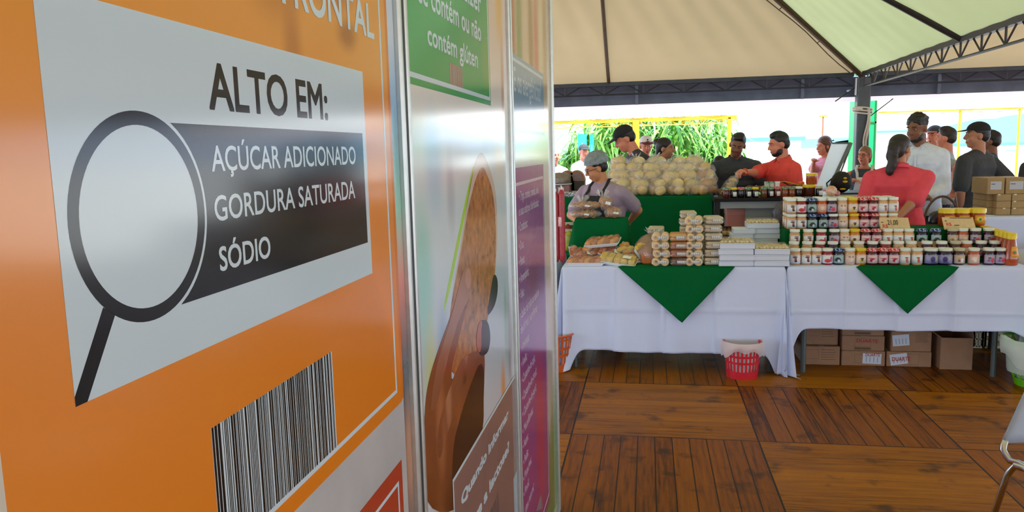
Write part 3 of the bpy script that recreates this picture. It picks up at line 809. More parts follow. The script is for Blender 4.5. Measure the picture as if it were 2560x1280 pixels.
def drape(name, x0, x1, y0, y1, top, drop, label, m=m_cloth, corner=(.2, .2), flare=.05, fold=.014, seed=1, front_drop=None, group=None, cat='tablecloth',
          creases=True, waves=3.0, back_drop=None, left_drop=None, right_drop=None, corner_w=.16, sag=.0):
    """cloth lying on a table and hanging over its edges; the corners hang lowest"""
    rnd = random.Random(seed)
    rc = .025
    # perimeter path, counter-clockwise from the middle of the back
    path = []
    def seg(a, b, n): return [(a[0]+(b[0]-a[0])*i/n, a[1]+(b[1]-a[1])*i/n) for i in range(n)]
    W, D = x1-x0, y1-y0
    n1, n2 = max(12, int(W/.012)), max(8, int(D/.03))
    items = []   # (x, y, nx, ny, drop, cornerdist)
    fd = front_drop if front_drop is not None else drop; bd_ = back_drop if back_drop is not None else drop
    ld = left_drop if left_drop is not None else drop; rd = right_drop if right_drop is not None else drop
    def side(a, b, nx, ny, n, d, da, db, ca, cb, front=False):
        L = math.hypot(b[0]-a[0], b[1]-a[1])
        for i in range(n+1):
            t = i/n; s = t*L; p = (a[0]+(b[0]-a[0])*t, a[1]+(b[1]-a[1])*t)
            ea = math.exp(-(s/corner_w)**2); eb = math.exp(-((L-s)/corner_w)**2)
            dd = d+ca*ea+cb*eb+(sag*math.sin(math.pi*t) if front else 0)
            items.append((p[0], p[1], nx, ny, dd, max(ea, eb), s, front))
    cl, cr = corner
    def corner_fn(c, a0, a1, d): 
        for k in range(1, 8):
            a = a0+(a1-a0)*k/8
            items.append((c[0], c[1], math.cos(a), math.sin(a), d+.06*math.sin(math.pi*k/8), 1.0, 0, False))
    side((x1, y1), (x0, y1), 0, 1, n1//2, bd_, 0, 0, .05, .05)
    corner_fn((x0, y1), math.pi/2, math.pi, ld+.06)
    side((x0, y1), (x0, y0), -1, 0, n2, ld, 0, 0, .0, cl)
    corner_fn((x0, y0), math.pi, 1.5*math.pi, max(ld, fd)+cl)
    side((x0, y0), (x1, y0), 0, -1, n1, fd, 0, 0, cl*.9, cr*.9, True)
    corner_fn((x1, y0), 1.5*math.pi, 2*math.pi, max(rd, fd)+cr)
    side((x1, y0), (x1, y1), 1, 0, n2, rd, 0, 0, cr, 0)
    corner_fn((x1, y1), 0, math.pi/2, rd+.06)
    mb = MB(); rows = []; NV = 40; n = len(items)
    ph = [rnd.uniform(0, 6.28) for _ in range(4)]
    for j in range(NV+1):
        row = []
        for k, (x, y, nx, ny, dd, ce, s, fr) in enumerate(items):
            t = j/NV
            if j == 0: q = Vector((x, y, top))
            else:
                h = dd*t; z = top-h
                round_ = min(1, h/.015)
                off = .006*round_+flare*(h/.7)*(.35+.65*ce)
                if ce > .9999: off += fold*1.6*(h/.5)*math.sin(k*2.2+ph[0])
                wob = fold*(h/.6)*(math.sin(k*(.13 if fr else .23)*waves+ph[1]+.6*math.sin(h*3))*(.25+.9*ce)+.4*math.sin(k*(.040 if fr else .071)*waves+ph[2]))
                off += wob
                if fr and creases:
                    for cx in (.24, .47, .70):
                        off += .012*math.exp(-((s/(x1-x0)-cx)/.006)**2)
                        off += .010*(math.tanh((s/(x1-x0)-cx)/.02))*math.exp(-((s/(x1-x0)-cx)/.09)**2)*(.3+t)
                    off += .008*math.exp(-((h-.31)/.010)**2)-.003*math.tanh((h-.31)/.02)*math.exp(-((h-.31)/.12)**2)
                z = max(z, .008+.004*math.sin(k*1.3))
                q = Vector((x+nx*off, y+ny*off, z))
            row.append(q)
        rows.append(mb.verts(row))
    for a, b in zip(rows, rows[1:]):
        for k in range(n): mb._f([a[k], a[(k+1)%n], b[(k+1)%n], b[k]])
    bmesh.ops.remove_doubles(mb.bm, verts=mb.bm.verts, dist=1e-5)
    # top sheet
    vs = [mb.bm.verts.new(p) for p in ((x0, y0, top), (x1, y0, top), (x1, y1, top), (x0, y1, top))]
    mb._f(vs)
    o = mb.build(name, m, angle=75)
    sol = o.modifiers.new('thickness', 'SOLIDIFY'); sol.thickness = .0018; sol.offset = 1
    return tag(o, label, cat, group)

FY = 5.44
table(-.60, .915, FY, FY+.80, .755, 'trestle table with pastries under a white cloth')
drape('tablecloth', -.605, .918, FY-.004, FY+.80, .757, .597, 'white tablecloth on the pastry table, its corners touching the deck', corner=(.24, .27), seed=3, sag=.02, corner_w=.075, fold=.020, left_drop=.60, right_drop=.64)
table(1.0, 2.36, FY, FY+.78, .755, 'trestle table with jars under a white cloth')
drape('tablecloth', .945, 2.44, FY-.004, FY+.80, .757, .425, 'white tablecloth on the jar table, hanging short of the cardboard boxes', corner=(.22, .05), seed=8, front_drop=.42, left_drop=.46, right_drop=.5, corner_w=.06, sag=.012, fold=.018)
table(-2.2, -.70, FY+.10, FY+.85, .755, 'trestle table half hidden behind the board wall')
drape('tablecloth', -2.25, -.68, FY+.06, FY+.86, .757, .60, 'white tablecloth at left edge partly hidden by the board wall', corner=(.02, .03), seed=5)
table(2.52, 3.8, FY+.05, FY+.9, .755, 'table at right edge under a white cloth', m_legd, leg_r=.03)
drape('tablecloth', 2.475, 3.85, FY+.02, FY+.92, .757, .5, 'white tablecloth at right edge beside the green basket', corner=(-.02, .0), seed=11)

def flag_cloth(l, r, tip, label, depth=.5):
    pl, pr, pt = at_y(*l, FY-.012), at_y(*r, FY-.012), at_y(*tip, FY-.075)
    mb = MB(); z0 = .7585
    NU, NV = 30, 20
    def fn(u, v):
        a = pl.lerp(pt, v); b = pr.lerp(pt, v); p = a.lerp(b, u)
        h = .757-(.757+(pt.z-.757)*v); 
        p.z = .7585+(pt.z-.7585)*v
        p.y = FY-.018-.075*(h/.7)-.012*min(1, h/.03)-.004*math.sin(u*9+v*3)*v-.003*math.exp(-((u-.62)/.03)**2)
        return p
    mb.grid(fn, NU, NV)
    # part lying on the table: narrows to the back
    def fn2(u, v):
        a = Vector((pl.x+.05, FY-.02, z0)); b = Vector((pr.x-.05, FY-.02, z0))
        if v == 0: p = pl.lerp(pr, u); p.y = FY-.016; p.z = z0; return p
        c = Vector(((pl.x+pr.x)/2, FY+depth, z0))
        p = pl.lerp(pr, u).lerp(c, v*.96); p.y = FY-.016+(depth)*v*.96; p.z = z0+.0005
        return p
    mb.grid(fn2, NU, 6)
    bmesh.ops.remove_doubles(mb.bm, verts=mb.bm.verts, dist=1e-4)
    o = mb.build('green_overlay_cloth', m_green, angle=80)
    s = o.modifiers.new('thickness', 'SOLIDIFY'); s.thickness = .002; s.offset = 1
    tag(o, label, 'tablecloth', 'green cloths laid cornerwise on the white ones')
flag_cloth((1545, 668), (1837, 668), (1705, 807), 'green cloth corner hanging over the pastry table front')
flag_cloth((2140, 668), (2397, 668), (2271, 785), 'green cloth corner hanging over the jar table front')

# ---- green draped riser on the pastry table
RY = 6.0
a, b = at_y(1437, 548, RY), at_y(1567, 548, RY)
riser_top = a.z
def covered_riser(x0, x1, y0, y1, z0, z1, label, name='covered_riser', spread=.03, m=m_green):
    root = thing(name, label, 'riser', ((x0+x1)/2, (y0+y1)/2, z0))
    mb = MB(); mb.box(x0+.01, x1-.01, y0+.01, y1-.01, z0, z1-.004); mb.build('riser_box', m_wood, root, world=True, smooth=False)
    mb = MB(); rows = []
    P = [(x0, y0), (x1, y0), (x1, y1), (x0, y1)]
    pts = []
    for k in range(4):
        a_, b_ = P[k], P[(k+1)%4]; L = math.hypot(b_[0]-a_[0], b_[1]-a_[1]); nn = max(6, int(L/.02))
        nx, ny = (b_[1]-a_[1])/L, -(b_[0]-a_[0])/L
        for i in range(nn+1): 
            t = i/nn; pts.append((a_[0]+(b_[0]-a_[0])*t, a_[1]+(b_[1]-a_[1])*t, nx, ny, t, k))
    for j in range(9):
        t = j/8; h = (z1-z0-.002)*t; row = []
        for i, (x, y, nx, ny, s, k) in enumerate(pts):
            off = .003+spread*t*(.5+.5*abs(2*s-1)**2)+.006*t*math.sin(i*.5+k)
            if j == 0: off = 0
            row.append((x+nx*off, y+ny*off, z1-h))
        rows.append(mb.verts(row))
    for r0, r1 in zip(rows, rows[1:]):
        for i in range(len(pts)): mb._f([r0[i], r0[(i+1)%len(pts)], r1[(i+1)%len(pts)], r1[i]])
    bmesh.ops.remove_doubles(mb.bm, verts=mb.bm.verts, dist=1e-5)
    mb._f(mb.verts([(x0, y0, z1), (x1, y0, z1), (x1, y1, z1), (x0, y1, z1)]))
    mb.build('cloth_cover', m, root, world=True, angle=70)
    return root
covered_riser(a.x, b.x, RY, RY+.18, .760, riser_top, 'green draped riser holding cracker bags behind the pastries', spread=.06)

# ---- back counters
BY = 7.5
gl, gr = at_y(1384, 487, BY), at_y(1779, 489, BY)
back_top = gr.z
def counter(x0, x1, y0, y1, top, label, m_top, m_side, name='counter', drop=None, cloth=True):
    root = thing(name, label, 'counter', ((x0+x1)/2, (y0+y1)/2, 0))
    mb = MB(); mb.box(x0, x1, y0, y1, top-.04, top-.003); mb.build('countertop', m_top, root, world=True, smooth=False)
    for sx in (x0+.06, x1-.06):
        for sy in (y0+.06, y1-.06):
            mb = MB(); mb.tube([(sx, sy, 0), (sx, sy, top-.04)], .02, 8); mb.build('counter_leg', m_legd, root, world=True)
    return root
counter(gl.x-.4, gr.x, BY, BY+.55, back_top, 'tall counter under the green cloth behind the pastries', m_wood, m_wood)
drape('tablecloth', gl.x-.42, gr.x+.004, BY-.004, BY+.56, back_top+.002, .62, 'green tablecloth on the tall counter under the bread bags', m_green, corner=(0, 0), flare=.015, fold=.012, seed=4, creases=False)
# white cloth edge hanging at the right end of the green counter
root = thing('hanging_cloth', 'white cloth hanging down at the right end of the green counter', 'cloth', (gr.x+.05, BY+.05, back_top-.5))
mb = MB()
c0 = at_y(1781, 490, BY+.05); c1 = at_y(1798, 520, BY+.05); c2 = at_y(1783, 546, BY+.05)
def fn(u, v):
    w = (.075*(1-abs(v-.5)*1.1))
    return Vector((gr.x+.025+w*u, BY+.05+.012*math.sin(u*7+v*2)+.02*v, back_top-.005-.24*v*(1-.25*u)))
mb.grid(fn, 10, 14); o = mb.build('cloth_fold', m_cloth, root, world=True); o.modifiers.new('t', 'SOLIDIFY').thickness = .002

# jam counter: black top over a grey-white front panel
JY = 7.2
jl, jr = at_y(1786, 497, JY), at_y(2058, 497, JY)
jam_top = jl.z
root = thing('jam_counter', 'long counter with black top and pale grey front holding dark jam jars', 'counter', ((jl.x+jr.x)/2, JY+.3, 0))
mb = MB(); mb.box(jl.x, jr.x, JY, JY+.55, jam_top-.03, jam_top); mb.build('black_top', mat('black_felt', rgb(16, 15, 18), .9), root, world=True, smooth=False)
zf = at_y(1900, 519, JY+.03).z
mb = MB(); mb.box(jl.x+.055, jr.x-.02, JY+.03, JY+.05, zf-.005, jam_top-.03); mb.build('front_rail', mat('pale_grey_laminate', rgb(150, 158, 164), .5), root, world=True, smooth=False)
mb = MB(); mb.box(jl.x+.28, jr.x-.02, JY+.06, JY+.08, .35, zf); mb.build('back_sheet', mat('pale_grey_laminate2', rgb(120, 128, 136), .6), root, world=True, smooth=False)
for sx in (jl.x+.03, jr.x-.04):
    for sy in (JY+.04, JY+.5):
        mb = MB(); mb.box(sx-.02, sx+.02, sy-.02, sy+.02, 0, jam_top-.03); mb.build('counter_leg', mat('black_frame', rgb(18, 18, 20), .6), root, world=True, smooth=False)
zs = at_y(1880, 590, JY+.1).z
mb = MB(); mb.box(jl.x+.03, jr.x-.04, JY+.04, JY+.5, zs-.02, zs); mb.build('lower_shelf', mat('black_shelf', rgb(26, 26, 28), .6), root, world=True, smooth=False)
SHELF_Z = zs

# pale chest freezer with a raised lid (far right middle)
CY = 8.4
cl_, cr_ = at_y(2063, 483, CY), at_y(2182, 484, CY)
root = thing('display_counter', 'pale display counter behind the jam jars with a raised white lid', 'counter', ((cl_.x+cr_.x)/2, CY+.3, 0))
m_pale = mat('pale_enamel', rgb(196, 204, 204), .4)
mb = MB(); mb.obb(((cl_.x+cr_.x)/2+.05, CY+.3, cl_.z/2), (cr_.x-cl_.x+.1, .6, cl_.z-.03), bevel=.02); mb.build('cabinet', m_pale, root, world=True)
mb = MB(); mb.box(cl_.x+.12, cr_.x+.05, CY+.01, CY+.5, cl_.z-.015, cl_.z); mb.build('dark_rim', mat('dark_rim', rgb(36, 38, 38), .5), root, world=True, smooth=False)
# the lid, a white sheet in a steel frame leaning back to the right
q0, q1, q2, q3 = at_y(2040, 472, CY+.05), at_y(2072, 476, CY+.05), at_y(2126, 358, CY+.35), at_y(2080, 358, CY+.35)
lid_n = Vector((0, .02, 0))
mb = MB(); mb.prism([q0, q1, q2, q3], lid_n); mb.build('lid_sheet', fabric_translucent('translucent_white_lid', rgb(240, 242, 240), rgb(245, 248, 248), .9), root, world=True, smooth=False)
mb = MB()
mb.tube([q1, q2], .020, 6); mb.tube([q2, q3], .010, 6); mb.tube([q1+Vector((.05, 0, 0)), q2+Vector((.02, .02, 0))], .010, 6); mb.tube([q3, q3+Vector((-.02, 0, .02)), q3+Vector((.02, 0, .03))], .008, 6)
mb.build('lid_frame', mat('steel_frame', rgb(110, 118, 124), .4, .6), root, world=True)

# third white clothed table at the back right with boxes
TY3 = 6.9
tl = at_y(2446, 542, TY3)
table(tl.x+.02, tl.x+1.3, TY3, TY3+.8, tl.z-.002, 'table under the small cardboard boxes at right', m_legd)
drape('tablecloth', tl.x, tl.x+1.35, TY3-.004, TY3+.82, tl.z, .62, 'white tablecloth under the small cardboard boxes at right', corner=(0, 0), seed=21, flare=.02, creases=False)
T3Z, T3X = tl.z+.002, tl.x
# ================================================================== GOODS
TZ = .7605
film = plastic_film('clear_film')
film_bag = plastic_film('clear_bag_film', (1, 1, 1), .13, .16, .10)
m_foam = mat('white_foam_tray', rgb(224, 226, 232), .6)
m_bar_lab = None
def barcode_label_mat():
    m = mat('barcode_label', rgb(236, 236, 236), .5); nt = m.node_tree; b = nt.nodes['Principled BSDF']
    tc = nt.nodes.new('ShaderNodeTexCoord'); w = nt.nodes.new('ShaderNodeTexWave'); w.inputs['Scale'].default_value = 48; w.inputs['Distortion'].default_value = 0
    nt.links.new(tc.outputs['Object'], w.inputs['Vector'])
    r = nt.nodes.new('ShaderNodeValToRGB'); r.color_ramp.interpolation = 'CONSTANT'
    r.color_ramp.elements[0].color = (*rgb(236, 236, 236), 1); r.color_ramp.elements[1].position = .68; r.color_ramp.elements[1].color = (*rgb(60, 60, 66), 1)
    nt.links.new(w.outputs['Fac'], r.inputs['Fac']); nt.links.new(r.outputs['Color'], b.inputs['Base Color'])
    return m
m_bcode = barcode_label_mat()
m_plab = mat('white_paper_label', rgb(234, 236, 238), .5)

# ---- trays of pastries under film
def tray_shell(mb, w, d, h, wall=.004):
    mb.prism([(-w*.42, -d*.42, 0), (w*.42, -d*.42, 0), (w*.42, d*.42, 0), (-w*.42, d*.42, 0)], (0, 0, wall))
    o = [(-w/2, -d/2, h), (w/2, -d/2, h), (w/2, d/2, h), (-w/2, d/2, h)]; i = [(-w*.42, -d*.42, 0), (w*.42, -d*.42, 0), (w*.42, d*.42, 0), (-w*.42, d*.42, 0)]
    for k in range(4):
        a, b, c, e = Vector(i[k]), Vector(i[(k+1)%4]), Vector(o[(k+1)%4]), Vector(o[k])
        n = (b-a).cross(e-a).normalized()*wall
        mb.hexa([a, b, b+n, a+n, e, c, c+n, e+n])
m_past = [mat('golden_pastry', rgb(206, 136, 58), .5, noise=.25, nscale=40), mat('yellow_crumb_cake', rgb(214, 180, 84), .6, noise=.22, nscale=60), mat('brown_pastry', rgb(170, 92, 48), .5, noise=.28, nscale=40), mat('pink_ham_filling', rgb(200, 120, 96), .5, noise=.3, nscale=50)]
def pastry_tray(loc, rz, w, d, kinds, label, tilt=0., seed=0, lab=True, slab=False, h=.022):
    r = random.Random(seed)
    root = thing('pastry_tray', label, 'pastry tray', loc, rz, 'foam trays of wrapped pastries')
    if tilt: root.rotation_euler = (tilt[0], tilt[1], rz) if isinstance(tilt, tuple) else (tilt, 0, rz)
    mb = MB(); tray_shell(mb, w, d, h); mb.build('foam_tray', m_foam, root, smooth=False)
    if slab:
        for k in range(5):
            x = -w*.38+k*w*.19
            mb = MB(); mb.obb((x, 0, .028), (w*.18, d*.74, .04), Euler((0, r.uniform(-.05, .05), r.uniform(-.05, .05))), bevel=.008); mb.build('cake_slice', m_past[kinds[k % len(kinds)]], root)
    else:
        n = max(3, int(w/.045))
        for k in range(n):
            x = -w*.36+w*.72*k/(n-1)
            for sy in (-1, 1):
                mb = MB(); mb.capsule((x-.012, sy*d*.2-d*.14, .026), (x+.014, sy*d*.2+d*.14, .032+.008*r.random()), .022, .018, 10, 3)
                mb.build('pastry', m_past[kinds[(k+(sy > 0)) % len(kinds)]], root)
    mb = MB()
    def fn(u, v):
        x = (u-.5)*w*1.01; y = (v-.5)*d*1.01
        e = min(1, min(u, 1-u, v, 1-v)*7)
        return Vector((x, y, h+.001+.030*math.sin(math.pi*e/2)+.004*math.sin(x*70)*e+.003*math.sin(y*90+x*30)*e))
    mb.grid(fn, 18, 14); mb.build('film_wrap', film, root)
    if lab:
        mb = MB(); mb.prism([(w*.14, -d*.30, h+.034), (w*.36, -d*.30, h+.034), (w*.36, -d*.02, h+.036), (w*.14, -d*.02, h+.036)], (0, 0, .0012)); mb.build('paper_label', m_plab, root, smooth=False)
    return root
pastry_tray((-.445, 5.53, TZ), .02, .27, .17, [0, 2, 3], 'low foam tray of golden pastries at the left front corner', seed=1, lab=False)
pastry_tray((-.215, 5.545, TZ+.012), -.14, .27, .17, [1], 'foam tray of yellow crumb cake slices leaning forward at table front', tilt=(.18, .12), seed=2, slab=True)
pastry_tray((-.50, 5.72, TZ+.03), .3, .19, .15, [2, 3], 'small tilted pastry tray at far left behind the front tray', tilt=(.35, .3), seed=3)
pastry_tray((-.395, 5.76, TZ+.045), -.2, .17, .14, [0, 2], 'tilted pastry tray with a white label under the top tray', tilt=(.5, .55), seed=4)
pastry_tray((-.285, 5.76, TZ+.05), .1, .15, .13, [2, 3], 'tilted pastry tray right below the top tray', tilt=(.6, .35), seed=5)
pastry_tray((-.16, 5.77, TZ+.05), .05, .13, .12, [1, 0], 'steeply tilted pastry tray behind the crumb cake', tilt=(.7, .6), seed=6, lab=False)
pastry_tray((-.335, 5.78, TZ+.115), -.1, .26, .17, [0, 2], 'topmost foam tray of orange pastries lying across others', tilt=(.14, -.10), seed=7, lab=False)
pastry_tray((-.055, 5.71, TZ+.052), .1, .12, .13, [1], 'narrow leaning pastry tray beside the brown loaf', tilt=(.5, 1.0), seed=8, lab=False)

# ---- brown loaves in bags
m_loaf = mat('brown_loaf_crust', rgb(142, 78, 36), .5, noise=.2, nscale=22); m_loaf2 = mat('loaf_side', rgb(184, 106, 48), .6, noise=.15, nscale=30)
def loaf(loc, rz, L, w, h, label, bag_up=False, tilt=0):
    root = thing('bagged_loaf', label, 'bread', loc, rz)
    root.rotation_euler = (tilt, 0, rz)
    mb = MB(); mb.obb((0, 0, h*.28), (w, L, h*.56), bevel=.012); mb.build('loaf_base', m_loaf2, root)
    mb = MB(); mb.ell((0, 0, h*.52), (w*.56, L*.53, h*.48), seg=20); mb.build('loaf_crust', m_loaf, root)
    mb = MB(); mb.ell((0, 0, h*.5), (w*.62, L*.58, h*.56), seg=18, jitter=.03, rnd=random.Random(2))
    if bag_up:
        rr = random.Random(5)
        for k in range(7):
            a = k*.9; p = Vector((.02*math.cos(a), L*.4+.01*math.sin(a), h*.9)); q = p+Vector((.03*math.cos(a), .03*math.sin(a), .045))
            mb.prism([p, q, q+Vector((.02, .004, -.01)), p+Vector((.012, 0, 0))], (0, .001, 0))
    mb.build('clear_bag', film_bag, root)
    mb = MB(); mb.prism([(.02, -L*.5, h*.62), (.055, -L*.5, h*.64), (.05, -L*.42, h*.80), (.02, -L*.42, h*.79)], (0, -.002, .002)); mb.build('paper_label', m_plab, root, smooth=False)
    return root
loaf((.008, 5.63, TZ), 0.08, .24, .125, .135, 'large brown loaf in a clear bag beside the ring biscuit packs')
loaf((-.01, 5.86, TZ+.035), -.5, .26, .11, .13, 'loaf in a knotted clear bag leaning behind the large brown loaf', True, .35)

# ---- packs of biscuits
m_ring = mat('pale_ring_biscuit', rgb(222, 190, 142), .6, noise=.12, nscale=50)
m_fin = mat('golden_finger_biscuit', rgb(206, 150, 66), .6, noise=.15, nscale=50)
m_fin2 = mat('brown_finger_biscuit', rgb(168, 96, 44), .6, noise=.18, nscale=50); m_fin3 = mat('chocolate_biscuit', rgb(92, 52, 34), .6, noise=.2, nscale=50)
m_jamb = mat('jam_centre', rgb(96, 40, 26), .35); m_pale_b = mat('beige_oblong_biscuit', rgb(196, 180, 150), .6, noise=.12, nscale=50)
PKW, PKH, PKD = .125, .056, .17
def biscuit_pack(kind, label):
    root = thing('biscuit_pack', label, 'biscuits', (0, 0, 0), 0, 'stacked biscuit packs on the pastry table')
    R = Euler((math.pi/2, 0, 0)).to_matrix()
    if kind in ('ring', 'jam'):
        for sx in (-1, 1):
            for k in range(4):
                mb = MB(); c = Vector((sx*.031, -PKD*.42+k*.042, .029))
                mb.torus(c, .0185, .0105, R, 16, 8)
                _rb = mb.build('ring_biscuit', m_ring, root)
                if kind == 'jam':
                    mb = MB(); mb.lathe([(0, -.004), (.012, -.004), (.012, .004), (0, .004)], 12, c, R); mb.build('jam_centre', m_jamb, _rb)
    else:
        m = {'gold': m_fin, 'brown': m_fin2, 'choc': m_fin3, 'pale': m_pale_b}[kind]
        for k in range(4):
            for s in range(2):
                mb = MB(); y = -PKD*.40+k*.042
                mb.capsule((-.046, y, .018+.024*s), (.046, y+.003, .018+.024*s), .013, .013, 10, 3)
                mb.build('finger_biscuit', m, root)
    mb = MB()
    mb.obb((0, 0, PKH*.5), (PKW, PKD, PKH*.98), bevel=.014)
    mb.build('film_wrap', film, root)
    mb = MB()
    def lb(u, v): return Vector(((u-.28)*.062, -PKD*.5-.0015-.002*math.sin(math.pi*u), .020+.020*v))
    mb.grid(lb, 6, 3); o = mb.build('barcode_label', m_bcode, root); o.modifiers.new('t', 'SOLIDIFY').thickness = .0008
    return root
protos = {}
def pack_stack(px, py, kinds, name, yaw=0., behind=0., lead='stack'):
    p = at_z(px, py, TZ)
    for i, k in enumerate(kinds):
        lbl = '%s pack, %s from the bottom of the %s' % ({'ring': 'pale ring biscuit', 'jam': 'jam-centred ring biscuit', 'gold': 'golden finger biscuit', 'brown': 'brown finger biscuit', 'choc': 'dark brown biscuit', 'pale': 'beige biscuit'}[k], ORD[i], name)
        loc = (p.x+random.Random(i+px).uniform(-.004, .004), p.y+PKD/2+behind+.004*math.sin(i*2.1), TZ+i*(PKH+.0015)); rz = yaw+.05*math.sin(i*1.7+px)
        if k not in protos:
            protos[k] = biscuit_pack(k, lbl); o = protos[k]; o.location = loc; o.rotation_euler = (0, 0, rz)
        else: dup(protos[k], loc, rz, lbl)
pack_stack(1652, 666, ['ring']*4, 'leftmost front biscuit stack')
pack_stack(1697, 666, ['choc', 'brown', 'brown', 'gold'], 'brown biscuit stack')
pack_stack(1737, 666, ['jam', 'ring', 'jam', 'ring', 'jam', 'ring'], 'tall middle biscuit stack', -.06)
pack_stack(1783, 665, ['pale']*6, 'tall beige biscuit stack beside white boxes', .05)
pack_stack(1640, 648, ['pale']*4, 'hidden stack behind the ring biscuits', 0, .1)
pack_stack(1722, 646, ['pale']*6, 'second row stack behind the jam biscuits', 0, .09)

# ---- white cake boxes with windows
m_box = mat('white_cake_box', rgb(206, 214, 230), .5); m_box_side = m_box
m_cookie = mat('sugared_cookies', rgb(206, 182, 130), .7, noise=.3, nscale=60)
def cake_box(loc, rz, w, d, h, label, window=False):
    root = thing('cake_box', label, 'box', loc, rz, 'white cake boxes stacked on the pastry table')
    mb = MB(); mb.obb((0, 0, h*.5), (w, d, h), bevel=.003); _cb = mb.build('carton', m_box, root, smooth=False)
    mb = MB(); mb.box(-w/2-.0008, w/2+.0008, -d/2-.0012, d/2+.0008, h*.78, h*.80); mb.build('lid_edge', mat('box_seam', rgb(130, 138, 156), .6), _cb, smooth=False)
    if window:
        r = random.Random(int(loc[0]*999))
        mb = MB()
        for i in range(9):
            for j in range(5):
                mb.ell((-w*.42+w*.84*i/8+r.uniform(-.006, .006), -d*.4+d*.8*j/4, h+.006), (.013, .018, .011), Euler((0, 0, r.uniform(-1, 1))), 8, 6)
        o = mb.build('sugared_cookies', m_cookie, root); o['kind'] = 'stuff'
        mb = MB(); mb.obb((0, 0, h+.013), (w*.99, d*.98, .026), bevel=.008); mb.build('film_window', film, root)
    return root
BW, BH, BD = .233, .039, .21
def box_stack(px, py, n, name, topwin=True, yaw=0, jitter=.006, z0=TZ, dy=0):
    p = at_z(px, py, z0); r = random.Random(px)
    for i in range(n):
        w_ = topwin and i == n-1
        cake_box((p.x+r.uniform(-jitter, jitter), p.y+BD/2+dy+r.uniform(-jitter, jitter), z0+i*(BH+.0012)), yaw+r.uniform(-.02, .02), BW, BD, BH,
                 'white cake box, %s from bottom, %s%s' % (ORD[i], name, ', cookies on top' if w_ else ''), w_)
box_stack(1842, 666, 4, 'front left box stack')
box_stack(1929, 666, 3, 'front right box stack')
p = at_z(1912, 652, TZ)
box_stack(1912, 640, 6, 'tall rear box stack', True, 0, .018, TZ, .06)
for i in range(5):
    q = at_y(1862, 600, 6.06)
    cake_box((q.x-.02+.012*math.sin(i*2), 6.10, TZ+i*(BH+.0012)), .03*math.sin(i), .16, .18, BH, 'white cake box, %s from bottom, left of tall rear stack' % ORD[i])

# ---- bags of crackers on the green riser
m_crk = mat('toasted_cracker', rgb(182, 122, 66), .6, noise=.3, nscale=40)
def cracker_bag(loc, rz, r3, label, seed, upright=False, n=46, tail=True):
    r = random.Random(seed)
    root = thing('cracker_bag', label, 'crackers', loc, rz, 'clear bags of crackers on the green riser')
    mb = MB()
    for k in range(n):
        while True:
            v = Vector((r.uniform(-1, 1), r.uniform(-1, 1), r.uniform(-1, 1)))
            if v.length < 1: break
        c = Vector((v.x*r3[0]*.86, v.y*r3[1]*.86, r3[2]*(1+v.z*.84)))
        mb.torus(c, .011, .0052, Euler((r.uniform(0, 3), r.uniform(0, 3), 0)).to_matrix(), 9, 5)
    o = mb.build('crackers', m_crk, root); o['kind'] = 'stuff'
    mb = MB(); mb.ell((0, 0, r3[2]), (r3[0]*1.04, r3[1]*1.04, r3[2]*1.02), seg=18, jitter=.03, rnd=r)
    if tail:
        for k in range(9):
            a = k*.75; p = Vector((-.03+.02*math.cos(a), .02*math.sin(a), r3[2]*1.85)); q = p+Vector((.028*math.cos(a), .028*math.sin(a), .05+.012*math.sin(k*3)))
            mb.prism([p, q, q+Vector((.016, .01, -.008)), p+Vector((.01, .006, 0))], (.0006, .0006, 0))
    mb.build('clear_bag', film_bag, root)
    mb = MB(); mb.prism([(-.012, -r3[1]*.98, r3[2]*.9), (.03, -r3[1]*1.0, r3[2]*.75), (.036, -r3[1]*.96, r3[2]*1.1), (-.002, -r3[1]*.93, r3[2]*1.25)], (0, -.001, 0)); mb.build('paper_label', m_plab, root, smooth=False)
    return root
z = riser_top+.002
q = at_y(1470, 545, RY+.06)
cracker_bag((q.x-.02, RY+.07, z), 0, (.125, .07, .034), 'lower cracker bag lying at left on the green riser', 1, tail=False, n=60)
cracker_bag((q.x-.02, RY+.08, z+.066), .08, (.13, .065, .034), 'upper cracker bag lying on top with a gathered white neck', 2, n=60)
q = at_y(1531, 545, RY+.06)
cracker_bag((q.x+.005, RY+.07, z), .2, (.068, .062, .042), 'rounded cracker bag at the right end of the riser', 3, tail=False, n=40)
cracker_bag((q.x-.055, RY+.09, z+.055), .2, (.052, .05, .062), 'upright cracker bag rising above the others on the riser', 4, n=40)

# ---- salami sticks at the far left
m_sal = mat('red_wrapped_salami', rgb(164, 46, 56), .35, noise=.22, nscale=60)
for i, (px, py0, py1, lb) in enumerate(((1406, 474, 640, 'tall red salami stick standing right beside the board wall'), (1391, 480, 642, 'red salami stick half hidden behind the board post'))):
    b = at_y(px, py1, 5.62); t = at_y(px, py0, 5.62)
    root = thing('salami_stick', lb, 'salami', (b.x, 5.62, TZ))
    h = t.z-TZ
    mb = MB(); rr = .024; prof = [(0, 0), (.012, .002), (rr*.8, .014)]+[(rr*(1+.03*math.sin(k*2.3)), .03+(h-.06)*k/14) for k in range(15)]+[(rr*.75, h-.014), (.010, h), (0, h+.002)]
    mb.lathe(prof, 16); mb.build('sausage', m_sal, root)
    mb = MB(); mb.tube([(0, 0, h), (.004, 0, h+.015), (-.004, 0, h+.03)], .005, 6); mb.build('string_end', m_plab, root)
    if i == 0:
        mb = MB(); mb.grid(lambda u, v: Vector((-.026*math.cos(-.3+u*1.9)*1.0, -.026*math.sin(.2+u*1.7), h*.50+.07*v)), 8, 4); o = mb.build('price_sticker', mat('pink_white_sticker', rgb(236, 190, 194), .5, noise=.3, nscale=70), root); o.modifiers.new('t', 'SOLIDIFY').thickness = .001
